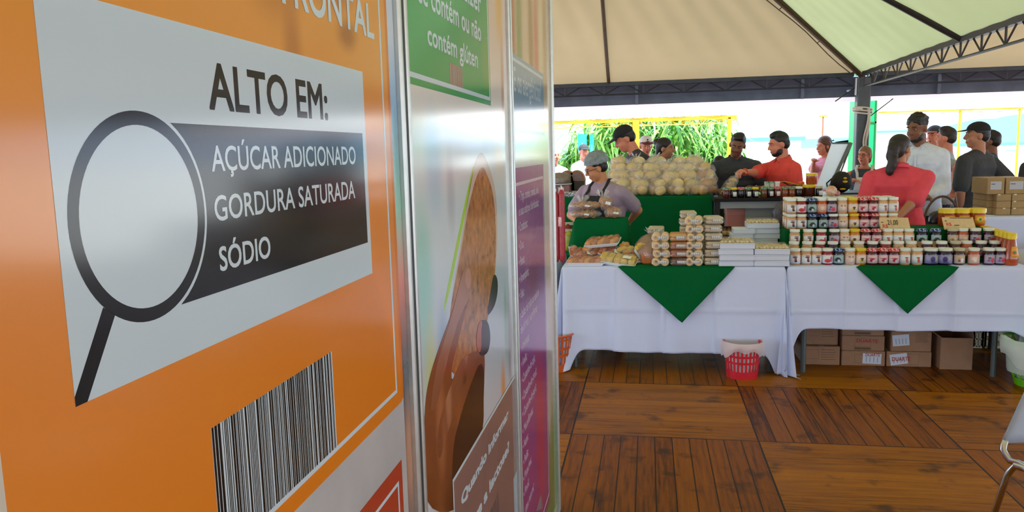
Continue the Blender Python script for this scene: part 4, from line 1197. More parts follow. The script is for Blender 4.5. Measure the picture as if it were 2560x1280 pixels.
# crisp packets in the gap between salami and riser
for i, (px, py, c, lb) in enumerate(((1424, 592, rgb(150, 156, 40), 'yellow-green packet on the left table between salami and riser'), (1418, 566, rgb(120, 40, 30), 'dark red jar-shaped pack behind the yellow-green packet'))):
    q = at_y(px, py, 6.15)
    root = thing('snack_packet', lb, 'packet', (q.x, 6.15+.06*i, TZ))
    mb = MB()
    def fn(u, v):
        a = u*2*math.pi; rr = .045*(1-.9*abs(2*v-1)**6)
        return Vector((rr*math.cos(a), rr*.55*math.sin(a), (.18+.05*i)*v))
    mb.grid(fn, 16, 10, closed_u=True); mb.build('packet_body', mat('packet%d' % i, c, .3, noise=.4, nscale=30), root)
    mb = MB(); mb.prism([(-.044, -.001, .17+.05*i), (.044, -.001, .17+.05*i), (.044, -.001, .195+.05*i), (-.044, -.001, .195+.05*i)], (0, .002, 0)); mb.build('crimped_top', mat('packet_top', rgb(180, 180, 150), .4), root, smooth=False)

# ---------------------------------------------------------------- JARS
def glassy(name, c, r=.22): return mat('jam_'+name, c, r, spec=.6, coat=.3, noise=.12, nscale=25)
J = {}
m_lidw = mat('white_lid', rgb(226, 232, 224), .4); m_lidy = mat('yellow_lid', rgb(220, 196, 44), .4); m_lidb = mat('beige_lid', rgb(196, 190, 160), .5)
m_redck = checked_cloth('red_white_print_cloth', rgb(196, 60, 76), rgb(226, 190, 190), 90)
m_blueck = checked_cloth('blue_white_print_cloth', rgb(24, 40, 96), rgb(150, 180, 220), 90)
m_greenck = checked_cloth('green_white_print_cloth', rgb(80, 130, 96), rgb(170, 190, 170), 90)
def art(name, base, spots):
    """label paper with a printed motif: soft blobs in the label's own (x, z)"""
    m = mat('label_'+name, base, .45); nt = m.node_tree; b = nt.nodes['Principled BSDF']
    tc = nt.nodes.new('ShaderNodeTexCoord'); cur = None
    for (x, z, rx, rz, c) in spots:
        a = nt.nodes.new('ShaderNodeVectorMath'); a.operation = 'SUBTRACT'; a.inputs[1].default_value = (x, 0, z); nt.links.new(tc.outputs['Object'], a.inputs[0])
        k = nt.nodes.new('ShaderNodeVectorMath'); k.operation = 'MULTIPLY'; k.inputs[1].default_value = (1/rx, 0, 1/rz); nt.links.new(a.outputs[0], k.inputs[0])
        l = nt.nodes.new('ShaderNodeVectorMath'); l.operation = 'LENGTH'; nt.links.new(k.outputs[0], l.inputs[0])
        f = nt.nodes.new('ShaderNodeMapRange'); f.inputs['From Min'].default_value = 1.1; f.inputs['From Max'].default_value = .8; nt.links.new(l.outputs['Value'], f.inputs['Value'])
        mx = nt.nodes.new('ShaderNodeMix'); mx.data_type = 'RGBA'; nt.links.new(f.outputs[0], mx.inputs[0])
        if cur is None: mx.inputs[6].default_value = (*base, 1)
        else: nt.links.new(cur, mx.inputs[6])
        mx.inputs[7].default_value = (*c, 1); cur = mx.outputs[2]
    nt.links.new(cur, b.inputs['Base Color']); return m
Wt = rgb(222, 224, 230)
dk = rgb(58, 36, 34)
KINDS = {
 'caramel':  (glassy('caramel', rgb(196, 150, 104)), m_lidw, 0, art('caramel', Wt, [(0, .062, .017, .004, rgb(120, 80, 110)), (.0, .052, .017, .005, dk), (.004, .036, .009, .016, rgb(150, 76, 52)), (.006, .026, .010, .006, dk)]), 'caramel jar with white label'),
 'peanut':   (glassy('peanut', rgb(206, 160, 112)), m_lidw, 0, art('peanut', Wt, [(.006, .050, .012, .005, rgb(90, 60, 60)), (.008, .034, .008, .018, rgb(196, 104, 70)), (.010, .024, .009, .008, rgb(214, 120, 84))]), 'tan jar with orange figure label'),
 'cherry':   (glassy('cherry', rgb(140, 24, 34)), m_lidw, 0, art('cherry', Wt, [(0, .030, .022, .014, rgb(204, 66, 60)), (.022, .04, .008, .020, rgb(200, 80, 130))]), 'red jar with white lid'),
 'berry':    (glassy('blueberry', rgb(14, 16, 34)), m_blueck, 1, art('berry', rgb(150, 176, 180), [(-.004, .044, .016, .009, rgb(20, 30, 34)), (-.004, .034, .022, .012, rgb(30, 44, 44)), (.002, .028, .009, .010, rgb(206, 224, 220))]), 'dark blue jar with print-cloth lid'),
 'cream':    (glassy('peach', rgb(208, 164, 122)), m_lidw, 0, art('cream', rgb(216, 190, 176), [(-.010, .056, .008, .004, rgb(120, 90, 80)), (.012, .056, .006, .004, rgb(120, 90, 80)), (.004, .034, .012, .014, rgb(228, 206, 196))]), 'pale peach jar with white lid'),
 'pine':     (glassy('pineapple', rgb(196, 120, 28)), m_lidy, 0, art('pine', rgb(228, 206, 196), [(-.006, .030, .016, .013, rgb(226, 202, 96)), (0, .044, .012, .006, rgb(60, 54, 30)), (.0, .034, .008, .006, rgb(80, 70, 30))]), 'amber jar with yellow lid'),
 'rasp':     (glassy('raspberry', rgb(84, 10, 26)), m_redck, 1, art('rasp', rgb(220, 190, 196), [(-.004, .046, .026, .003, rgb(176, 30, 56)), (-.004, .033, .016, .012, rgb(176, 24, 50)), (.004, .026, .009, .010, rgb(232, 214, 216))]), 'dark red jar with print-cloth lid'),
 'grape':    (glassy('grape', rgb(26, 16, 48)), m_lidw, 0, art('grape', rgb(150, 146, 188), [(-.004, .040, .016, .020, rgb(60, 46, 110)), (.022, .045, .006, .016, rgb(160, 176, 90)), (0, .018, .02, .008, rgb(110, 100, 160))]), 'wide dark purple jar'),
 'fig':      (glassy('fig', rgb(66, 34, 24)), m_lidb, 0, art('fig', rgb(196, 176, 160), [(-.010, .044, .008, .008, rgb(190, 150, 80)), (.010, .032, .010, .016, rgb(236, 226, 220)), (-.008, .03, .008, .008, rgb(130, 80, 80))]), 'brown jar with beige lid'),
 'guava':    (glassy('guava', rgb(176, 84, 50)), m_lidw, 0, art('guava', rgb(214, 176, 160), [(.002, .044, .016, .012, rgb(228, 206, 196)), (.006, .030, .010, .010, rgb(230, 216, 210))]), 'orange-pink jar with pale label'),
 'plum':     (glassy('plum', rgb(52, 14, 46)), m_lidw, 0, art('plum', rgb(176, 164, 184), [(.006, .034, .014, .016, rgb(206, 66, 90)), (-.012, .048, .01, .006, rgb(60, 70, 80)), (-.016, .032, .008, .01, rgb(130, 100, 140))]), 'purple jar with white lid'),
 'orange':   (glassy('papaya', rgb(190, 74, 30)), m_lidw, 0, art('orange', rgb(216, 170, 150), [(.004, .04, .014, .014, rgb(226, 196, 180))]), 'orange jar with white lid'),
}
JR, JH = .0365, .112
jar_proto = {}
def make_jar(kind, label, group, s=1.0):
    jm, lm, cloth, am, _ = KINDS[kind]
    wide = 1.28 if kind == 'grape' else 1.0
    R, H = JR*wide, JH
    root = thing('jam_jar', label, 'jar', (0, 0, 0), 0, group)
    mb = MB(); mb.lathe([(0, 0), (R*.86, 0), (R*.97, .005), (R, .014), (R, H*.64), (R*.95, H*.74), (R*.82, H*.80), (R*.80, H*.84), (0, H*.84)], 22); mb.build('glass_jar', jm, root)
    if cloth:
        mb = MB(); prof = []
        rows = []
        for (r, z_, wv) in ((0, H*1.01, 0), (R*.70, H*1.0, 0), (R*.88, H*.965, .0), (R*.93, H*.90, .002), (R*1.02, H*.83, .005)):
            rows.append(mb.verts([(0, 0, z_)] if r == 0 else [((r+wv*math.sin(k*5*2*math.pi/22*1.0))*math.cos(2*math.pi*k/22), (r+wv*math.sin(k*5*2*math.pi/22))*math.sin(2*math.pi*k/22), z_) for k in range(22)]))
        for a, b in zip(rows, rows[1:]):
            for k in range(22):
                if len(a) == 1: mb._f([a[0], b[k], b[(k+1)%22]])
                else: mb._f([a[k], a[(k+1)%22], b[(k+1)%22], b[k]])
        mb.build('cloth_lid', lm, root)
    else:
        mb = MB(); mb.lathe([(R*.80, H*.835), (R*.93, H*.835), (R*.95, H*.85), (R*.95, H*.985), (R*.91, H), (R*.80, H*1.0), (R*.76, H*.992), (0, H*.992)], 24); mb.build('lid', lm, root)
    mb = MB(); R2 = R+.0007
    mb.grid(lambda u, v: Vector((R2*math.cos(-math.pi/2+(u-.5)*2.5), R2*math.sin(-math.pi/2+(u-.5)*2.5), .012+.056*v)), 14, 3)
    o = mb.build('paper_label', am, root); o.modifiers.new('t', 'SOLIDIFY').thickness = .0005
    return root
def jar(kind, loc, label, group, rz=0):
    if kind not in jar_proto:
        jar_proto[kind] = make_jar(kind, label, group); o = jar_proto[kind]; o.location = loc; o.rotation_euler = (0, 0, rz); return o
    return dup(jar_proto[kind], loc, rz, label, group)
def jar_row(y, z, kinds, pxs, name, group, py):
    rr = random.Random(int(z*1000)+len(kinds))
    for i, (k, px) in enumerate(zip(kinds, pxs)):
        p = at_y(px, py, y)
        jar(k, (p.x, y+rr.uniform(-.004, .004), z), '%s, %s from left in the %s' % (KINDS[k][4], ORD[i], name), group, rr.uniform(-.25, .25))
cx = lambda xs: [1960+x/4.267 for x in xs]
# front row on the table
Y1 = 5.53
row1 = ['caramel']*3+['cherry', 'berry', 'cream', 'pine', 'rasp', 'rasp', 'rasp', 'peanut', 'peanut', 'grape', 'grape', 'fig', 'guava', 'plum', 'plum']
x1 = cx([118, 233, 345, 462, 580, 700, 818, 937, 1050, 1165, 1285, 1415, 1560, 1715, 1862, 2020, 2180, 2300])
jar_row(Y1, TZ+.0005, row1, x1, 'front row', 'jam jars in the front row', 640)
# low plank step, second row
def step(x0, x1, y0, y1, z1, label, m=m_wood, cover=True):
    return covered_riser(x0, x1, y0, y1, .7595, z1, label, 'jar_step', .002, m_green)
xa, xb = at_y(1968, 600, 5.8).x, at_y(2500, 600, 5.8).x
S2 = at_y(2000, 653, 5.64).z if False else TZ+.032
step(.985, 2.31, 5.595, 5.69, S2, 'low green covered plank lifting the second jar row')
row2 = ['caramel', 'caramel', 'cherry', 'plum', 'cream', 'pine', 'rasp', 'rasp', 'peanut', 'peanut', 'grape', 'grape', 'fig', 'guava', 'plum', 'plum']
x2 = cx([108, 250, 387, 520, 655, 800, 945, 1085, 1225, 1360, 1525, 1680, 1830, 1950, 2105, 2250])
jar_row(5.64, S2+.002, ['caramel', 'caramel', 'cherry', 'plum', 'cream', 'cream', 'plum', 'cherry', 'peanut', 'peanut', 'plum', 'plum', 'fig', 'guava', 'plum', 'plum'], x2, 'second row', 'jam jars in the second row', 600)
# third row on a higher step
S3 = at_y(2000, 612, 5.76).z-.002
step(.985, 2.31, 5.71, 5.81, S3, 'green covered step carrying the third jar row')
x3 = cx([115, 258, 398, 535, 643, 755, 870, 985, 1105, 1215, 1330, 1470, 1615, 1800, 1905, 2040, 2185])
jar_row(5.76, S3+.002, ['caramel', 'caramel', 'cherry', 'plum', 'cream', 'pine', 'rasp', 'rasp', 'peanut', 'peanut', 'peanut', 'berry', 'berry', 'fig', 'guava', 'plum', 'plum'], x3, 'third row', 'jam jars in the third row', 580)
# lids peeping between: half row behind
S4 = at_y(2000, 572, 5.92).z-.002
step(.985, 2.34, 5.835, 6.16, S4, 'broad green covered step at the back of the jar table')
x4 = cx([80, 187, 300, 415, 520, 628, 745, 855, 960])
jar_row(5.90, S4+.002, ['caramel', 'caramel', 'berry', 'berry', 'plum', 'cream', 'pine', 'rasp', 'rasp'], x4, 'fourth row', 'jam jars in the fourth row', 550)
x5 = cx([80, 185, 295, 400, 505, 620, 730, 840, 945, 1050, 1160])
k5 = ['caramel', 'cherry', 'berry', 'orange', 'plum', 'cream', 'pine', 'rasp', 'rasp', 'peanut', 'peanut']
z5 = S4+.002+JH+.0015
for d in range(3):
    yy = 5.905+d*.08
    kk = k5
    xs = [at_y(px, 520, 5.905).x for px in x5]
    rr = random.Random(d)
    for i, (k, X) in enumerate(zip(kk, xs)):
        if d == 0 and i >= 9: yy_ = yy
        nm = ['top row', 'row behind the top row', 'rearmost top row'][d]
        jar(k, (X, yy+rr.uniform(-.003, .003), z5), '%s, %s from left in the %s' % (KINDS[k][4], ORD[i], nm), 'jam jars in the top rows', rr.uniform(-.2, .2))
        if d > 0 or i >= 9:
            jar(k, (X, yy, S4+.002), '%s, %s from left, under the %s' % (KINDS[k][4], ORD[i], nm), 'jam jars under the top rows', 0)

# ---- honey tubs with yellow lids, honey squeeze bottles
m_honey = mat('amber_honey', rgb(168, 70, 20), .2, spec=.6, coat=.4, noise=.15, nscale=10)
m_honlab = art('honey', rgb(216, 150, 40), [(0, .05, .02, .018, rgb(226, 196, 60)), (.004, .05, .010, .010, rgb(40, 120, 60))])
m_ylid = mat('bright_yellow_lid', rgb(226, 196, 20), .35)
tub = None
for i, (px, lb) in enumerate(((2366, 'leftmost of the three honey tubs with yellow lids'), (2402, 'middle honey tub with a yellow lid behind the price card'), (2441, 'rightmost honey tub, its yellow label with green spot visible'))):
    p = at_y(px, 560, 6.06)
    loc = (p.x, 6.06, S4+.002)
    if tub is None:
        root = thing('honey_tub', lb, 'honey', loc, 0, 'honey tubs with yellow lids'); R = .054; H = .125
        mb = MB(); mb.lathe([(0, 0), (R*.9, 0), (R, .008), (R*1.02, H*.8), (0, H*.8)], 24); mb.build('tub_body', m_honey, root)
        mb = MB(); mb.lathe([(R*1.0, H*.76), (R*1.09, H*.76), (R*1.09, H*.98), (R*1.04, H*1.02), (0, H*1.02)], 28); mb.build('tub_lid', m_ylid, root)
        mb = MB(); R2 = R*1.02+.001; mb.grid(lambda u, v: Vector((R2*math.cos(-1.25+(u-.5)*1.8), R2*math.sin(-1.25+(u-.5)*1.8), .02+.06*v)), 12, 3); o = mb.build('paper_label', m_honlab, root); o.modifiers.new('t', 'SOLIDIFY').thickness = .0005
        tub = root
    else: dup(tub, loc, 0, lb)
bott = None
b0 = at_z(2531, 664, TZ)
for i in range(9):
    lb = 'honey squeeze bottle, %s from the front of its row' % ORD[i]; lb = 'yellow-capped '+lb
    loc = (b0.x+.012*i*.2, b0.y+.035+i*.066, TZ)
    if bott is None:
        root = thing('honey_bottle', lb, 'honey', loc, 0, 'row of honey squeeze bottles')
        mb = MB(); mb.lathe([(0, 0), (.040, 0), (.045, .006), (.046, .05), (.038, .09), (.030, .15), (.024, .178), (0, .178)], 20); mb.build('bottle_body', m_honey, root)
        mb = MB(); mb.lathe([(.026, .172), (.030, .172), (.030, .205), (.026, .212), (0, .212)], 18); mb.build('bottle_cap', m_ylid, root)
        mb = MB(); mb.grid(lambda u, v: Vector(((.047-.013*v)*math.cos(-1.9+u*1.9), (.047-.013*v)*math.sin(-1.9+u*1.9), .055+.07*v)), 10, 5); o = mb.build('paper_label', art('bottle', rgb(220, 160, 50), [(.006, .085, .016, .012, rgb(200, 60, 40)), (.008, .088, .009, .009, rgb(60, 130, 50))]), root); o.modifiers.new('t', 'SOLIDIFY').thickness = .0005
        bott = root
    else: dup(bott, loc, .15*i, lb)

# ---- kraft price cards
m_kraft = mat('kraft_card', rgb(206, 178, 132), .8, noise=.06, nscale=40)
m_kraftd = mat('brown_kraft_card', rgb(150, 112, 80), .8, noise=.08, nscale=40)
m_penb = mat('dark_pen', rgb(60, 50, 46), .7); m_penr = mat('red_pen', rgb(206, 70, 56), .7)
def card(corners, Yb, Yt, m, label, texts=()):
    """corners: pixel (tl, tr, br, bl); leans back from depth Yb (bottom) to Yt (top)"""
    tl, tr, br, bl = corners
    P = [at_y(*tl, Yt), at_y(*tr, Yt), at_y(*br, Yb), at_y(*bl, Yb)]
    base = (P[2]+P[3])/2
    root = thing('price_card', label, 'price card', base)
    n = (P[1]-P[0]).cross(P[3]-P[0]).normalized()
    if n.y > 0: n = -n
    mb = MB(); mb.prism(P, -n*.002); mb.build('card', m, root, world=True, smooth=False)
    inv = root.matrix_basis.inverted()
    for body, mm, u0, u1, v0, v1 in texts:      # u along top edge, v from bottom to top
        if body.startswith('#'):
            mb = MB()
            q = lambda u, v: P[3].lerp(P[2], u).lerp(P[0].lerp(P[1], u), v)+n*.0012
            mb.prism([q(u0, v0), q(u1, v0), q(u1, v1), q(u0, v1)], n*.0004); mb.build('written_line', mm, root, world=True, smooth=False); continue
        o, w = text_mesh('lettering', body, mm, .012)
        for v in o.data.vertices:
            u = u0+(u1-u0)*v.co.x/w; vv = v0+(v1-v0)*v.co.y/CAP
            v.co = inv @ (P[3].lerp(P[2], u).lerp(P[0].lerp(P[1], u), vv)+n*(.0012+v.co.z*.04))
        o.parent = root; o['label'] = 'written "%s"' % body
    return root
card([(2198, 544), (2270, 544), (2277, 574), (2202, 576)], 5.80, 5.845, m_kraft, 'kraft price card with 21,00 standing behind the third jar row',
     [('R$', m_penr, .08, .26, .2, .48), ('21,00', m_penb, .26, .62, .42, .82), ('#', m_penb, .04, .12, .60, .66)])
card([(2354, 543), (2432, 543), (2440, 571), (2361, 574)], 5.80, 5.845, m_kraft, 'kraft price card with faint lines in front of the honey tubs',
     [('R$', m_penr, .10, .26, .3, .56), ('#', m_penb, .24, .95, .90, .95), ('#', m_penb, .34, .5, .28, .34), ('#', m_penb, .07, .14, .66, .72)])
card([(2286, 604), (2366, 602), (2374, 621), (2300, 623)], 5.60, 5.70, m_kraftd, 'brown kraft card lying on the second row of jars')

# ---------------------------------------------------------------- BREAD BAGS on the tall green counter
m_bun = [mat('pale_bun_%d' % i, c, .55, noise=.14, nscale=26) for i, c in enumerate((rgb(222, 194, 134), rgb(214, 182, 118), rgb(204, 166, 100)))]
m_bunr = mat('browned_bun', rgb(186, 128, 74), .55, noise=.2, nscale=26)
def bread_bag(label, seed, mats_):
    r = random.Random(seed)
    root = thing('bread_bag', label, 'bread', (0, 0, 0), 0, 'clear bags of round buns piled on the green counter')
    k = 0
    for z in (0, 1):
        for (x, y) in ((-.055, -.03), (.05, -.04), (0, .045)) if z == 0 else ((-.03, -.02), (.04, .0)):
            mb = MB(); c = Vector((x+r.uniform(-.008, .008), y+r.uniform(-.008, .008), .045+.062*z+r.uniform(-.005, .005)))
            mb.ell(c, (.056+r.uniform(-.004, .006), .054, .043+r.uniform(-.004, .004)), Euler((r.uniform(-.4, .4), r.uniform(-.4, .4), 0)), 14, 9, .02, r)
            mb.build('bun', mats_[k % len(mats_)], root); k += 1
    mb = MB(); mb.ell((0, 0, .075), (.125, .105, .085), seg=16, rings=10, jitter=.06, rnd=r)
    for k in range(6):
        a = k*1.05; p = Vector((.02*math.cos(a), .02*math.sin(a), .15)); q = p+Vector((.04*math.cos(a), .03*math.sin(a), .035+.012*math.sin(k*2)))
        mb.prism([p, q, q+Vector((.02, .012, -.01)), p+Vector((.014, .008, 0))], (.0006, .0006, 0))
    mb.build('clear_bag', film_bag, root)
    return root
bz = back_top+.005
bags = []
prot = []
def place_bag(px, py, Y, label, seed, kind=0):
    p = at_y(px, py, Y)
    r = random.Random(seed)
    mats_ = [m_bun, [m_bunr, m_bun[2]], [m_bun[1], m_bun[2]]][kind]
    if len(prot) < 5 or kind == 1:
        o = bread_bag(label, seed, mats_); o.location = (p.x, Y, max(bz, p.z)); o.rotation_euler = (0, 0, r.uniform(0, 6))
        if kind != 1: prot.append(o)
    else:
        o = dup(r.choice(prot), (p.x, Y, max(bz, p.z)), r.uniform(0, 6.28), label)
    return o
rows = [  # (y pixel of the bag's bottom, depth, x pixels)
    (487, 7.60, [1556, 1600, 1645, 1690, 1735, 1766], 'bottom row'),
    (466, 7.68, [1548, 1588, 1632, 1676, 1720, 1762], 'second row'),
    (446, 7.76, [1545, 1586, 1628, 1672, 1712, 1760], 'third row'),
    (430, 7.84, [1548, 1592, 1640, 1694, 1732], 'upper row')]
s = 0
for py, Y, xs, nm in rows:
    for i, px in enumerate(xs):
        s += 1
        brown = (px > 1756 and nm != 'upper row')
        place_bag(px, py, Y, 'bag of %s buns, %s from left, %s of bread pile' % ('browned' if brown else 'pale round', ORD[i], nm), s, 1 if brown else 0)
for i, (px, py, lb) in enumerate(((1638, 424, 'bag of pale buns peaking at the centre top of the bread pile'), (1741, 424, 'single pale bun bag at the top right of the bread pile'))):
    place_bag(px, py+6, 7.86, lb, 90+i)
# white paper bag sticking out of the pile
q = at_y(1583, 428, 7.9)
root = thing('paper_bag', 'crumpled white plastic bag on top of the bread pile at left', 'bag', (q.x, 7.93, bz+.2))
mb = MB(); mb.grid(lambda u, v: Vector(((u-.5)*.2, .03*math.sin(u*9+v*5)+.04*v, -.03+.16*v*(.35+.65*u)+.012*math.sin(u*14))), 14, 10); o = mb.build('bag_sheet', mat('milky_plastic', rgb(214, 218, 226), .35), root); o.modifiers.new('t', 'SOLIDIFY').thickness = .002

# ---- things on the left end of the tall green counter
m_cake = mat('dark_fruit_cake', rgb(96, 66, 44), .5, noise=.3, nscale=20)
q = at_y(1398, 440, 7.75)
root = thing('round_bread', 'big brown round loaf in film at the left end of the green counter', 'bread', (q.x, 7.75, bz+.12))
mb = MB(); mb.lathe([(0, 0), (.09, 0), (.11, .02), (.112, .05), (.09, .09), (.05, .11), (0, .115)], 20); mb.build('crust', m_cake, root)
mb = MB(); mb.lathe([(.11, 0), (.122, .025), (.124, .055), (.1, .1), (.05, .122), (0, .126)], 18); mb.build('film_wrap', film, root)
mb = MB(); mb.lathe([(0, -.006), (.125, -.006), (.13, .004), (0, .0)], 20); mb.build('plate', m_foam, root)
root = thing('display_stand', 'pinkish-red carton under the brown round loaf with a white sticker', 'carton', (q.x-.02, 7.75, bz))
mb = MB(); mb.obb((0, 0, .056), (.27, .2, .11), bevel=.006); mb.build('carton', mat('rose_carton', rgb(122, 84, 88), .5, noise=.2, nscale=16), root, smooth=False)
mb = MB(); mb.box(.02, .075, -.103, -.1005, .03, .09); mb.build('white_sticker', mat('sticker_white', rgb(226, 206, 200), .5), root, smooth=False)
for i, (px, c, lb) in enumerate(((1417, rgb(150, 92, 56), 'half-round brown loaf left of the hairnet woman, nearer the post'), (1441, rgb(140, 94, 52), 'half-round brown loaf nearest the hairnet woman'))):
    q = at_y(px, 440, 7.85)
    root = thing('cut_loaf', lb, 'bread', (q.x, 7.85, bz+.14))
    mb = MB(); mb.prism([(.085*math.cos(a), 0, .11*math.sin(a)) for a in [math.pi*k/16 for k in range(17)]], (0, .14, 0)); mb.build('crust', mat('loaf_c%d' % i, c, .6, noise=.2, nscale=24), root)
    mb = MB(); mb.prism([(.066*math.cos(a), -.002, .004+.085*math.sin(a)) for a in [math.pi*k/16 for k in range(17)]], (0, .003, 0)); mb.build('crumb_face', mat('loaf_crumb', rgb(130, 112, 116), .8, noise=.2, nscale=60), root, smooth=False)
    root2 = thing('display_stand', 'low wooden block under the %s' % ('left cut loaf' if i == 0 else 'right cut loaf'), 'block', (q.x, 7.92, bz))
    mb = MB(); mb.obb((0, 0, .069), (.16, .2, .138), bevel=.004); mb.build('block', m_legd, root2, smooth=False)
m_foil = mat('aluminium_foil', rgb(210, 214, 220), .22, .9, noise=.15, nscale=60, bump=.8, bscale=60)
for i, (px, py, Y, lb) in enumerate(((1428, 482, 7.58, 'foil tray with yellow contents left of the hairnet woman'), (1449, 462, 7.72, 'foil tray behind the hairnet woman shoulder'))):
    q = at_y(px, py, Y)
    root = thing('foil_tray', lb, 'foil tray', (q.x, Y, bz))
    mb = MB(); tray_shell(mb, .20, .14, .045, .003); mb.build('tray', m_foil, root, smooth=False)
    mb = MB(); mb.obb((0, 0, .022), (.16, .11, .036), bevel=.008); mb.build('filling', m_past[1], root)

# ---------------------------------------------------------------- DARK JAM JARS on the black counter
m_dj = {'red': glassy('dark_red', rgb(86, 20, 16)), 'dark': glassy('almost_black', rgb(24, 14, 16)), 'amber': glassy('brown_amber', rgb(104, 58, 18)), 'oran': glassy('burnt_orange', rgb(140, 66, 22))}
m_redg = checked_cloth('rose_white_print_cloth', rgb(190, 90, 96), rgb(214, 170, 170), 90)
dj = [(1815, 'red', m_greenck, False, 'green print lid, dark red jam, leftmost'), (1834, 'dark', m_lidy, True, 'yellow lid and white label'), (1852, 'dark', m_redg, False, 'rose print lid'), (1870, 'dark', m_greenck, True, 'green print lid and narrow label'), (1888, 'dark', m_lidy, True, 'yellow lid and wide label'),
      (1910, 'amber', m_greenck, False, 'green print lid, amber brown jam'), (1926, 'dark', m_greenck, True, 'green print lid and label, under the stacked jar'), (1943, 'red', m_redg, True, 'rose print lid and tall label'), (1962, 'oran', m_greenck, False, 'green print lid, burnt orange, left of pair'), (1979, 'oran', m_greenck, False, 'green print lid, burnt orange, right of pair'), (1997, 'dark', m_lidw, False, 'white lid, nearly black jam'), (2048, 'dark', m_lidb, True, 'beige lid at the right end')]
for px, jm, lm, labd, lb in dj:
    p = at_y(px, 480, JY+.07)
    root = thing('preserve_jar', 'dark jar on the black counter with '+lb, 'jar', (p.x, JY+.07, jam_top+.001), 0, 'dark jam jars on the black counter')
    R, H = .030, .098
    mb = MB(); mb.lathe([(0, 0), (R*.9, 0), (R, .006), (R, H*.7), (R*.85, H*.82), (0, H*.82)], 18); mb.build('glass_jar', m_dj[jm], root)
    mb = MB(); mb.lathe([(R*.85, H*.80), (R*1.10, H*.78), (R*1.06, H*.9), (R*.95, H*.98), (0, H*1.0)], 18); mb.build('lid', lm, root)
    if labd:
        mb = MB(); mb.grid(lambda u, v: Vector(((R+.001)*math.cos(-1.2+(u-.5)*1.2), (R+.001)*math.sin(-1.2+(u-.5)*1.2), .014+.042*v)), 8, 3); o = mb.build('paper_label', m_plab, root); o.modifiers.new('t', 'SOLIDIFY').thickness = .0005
for px, dz, lb, c in ((1917, .0995, 'pale small jar stacked on the green print lids, left', rgb(176, 180, 160)), (1929, .0995, 'pale small jar stacked on the green print lids, right', rgb(190, 190, 176)), (1943, .0995, 'white and red small tub stacked on a jar', rgb(226, 206, 206))):
    p = at_y(px, 470, JY+.09)
    root = thing('small_tub', lb, 'jar', (p.x, JY+.09, jam_top+dz), 0, 'small tubs stacked on dark jars')
    mb = MB(); mb.lathe([(0, 0), (.022, 0), (.023, .03), (0, .03)], 16); mb.build('tub_body', mat('tub%d' % px, c, .4, noise=.1), root)
    mb = MB(); mb.lathe([(.0, .030), (.025, .030), (.025, .044), (0, .045)], 16); mb.build('tub_lid', m_lidw if px > 1940 else m_greenck, root)
# glass honey jar stack with yellow lids at the right end
for i, (px, z, w, h, lb) in enumerate(((2023, 0, .055, .10, 'wide dark honey jar with a yellow lid on the black counter'), (2028, .112, .048, .09, 'smaller amber honey jar stacked on the wide one'), (2006, .0, .03, .12, 'brown jar with an orange lid beside the honey jars'))):
    p = at_y(px, 480, JY+.12)
    root = thing('honey_jar', lb, 'honey', (p.x, JY+.12+(.08 if i == 2 else 0), jam_top+.001+z))
    mb = MB(); mb.lathe([(0, 0), (w*.92, 0), (w, .006), (w, h*.85), (0, h*.85)], 20); mb.build('jar_body', [glassy('dark_honey', rgb(84, 34, 16)), m_honey, m_honey][i], root)
    mb = MB(); mb.lathe([(w, h*.83), (w*1.06, h*.83), (w*1.06, h*1.05), (w, h*1.1), (0, h*1.1)], 20); mb.build('jar_lid', [m_ylid, m_ylid, mat('orange_lid', rgb(226, 100, 30), .4)][i], root)
# dark folded cloth with yellow edge on the jars
q = at_y(1967, 462, JY+.2)
root = thing('dark_cloth', 'dark folded cloth with a yellow edge lying on the jars', 'cloth', (q.x, JY+.2, jam_top+.1))
mb = MB(); mb.grid(lambda u, v: Vector(((u-.5)*.18, (v-.5)*.16, .035+.012*math.sin(u*7)-.03*u)), 14, 8); o = mb.build('cloth', mat('dark_olive_cloth', rgb(34, 30, 22), .8), root); o.modifiers.new('t', 'SOLIDIFY').thickness = .006
mb = MB(); mb.tube([(-.09, -.082, .037), (-.02, -.082, .040), (.05, -.082, .018), (.09, -.082, .008)], .004, 6); mb.build('yellow_edge', mat('mustard_trim', rgb(190, 150, 30), .7), root)
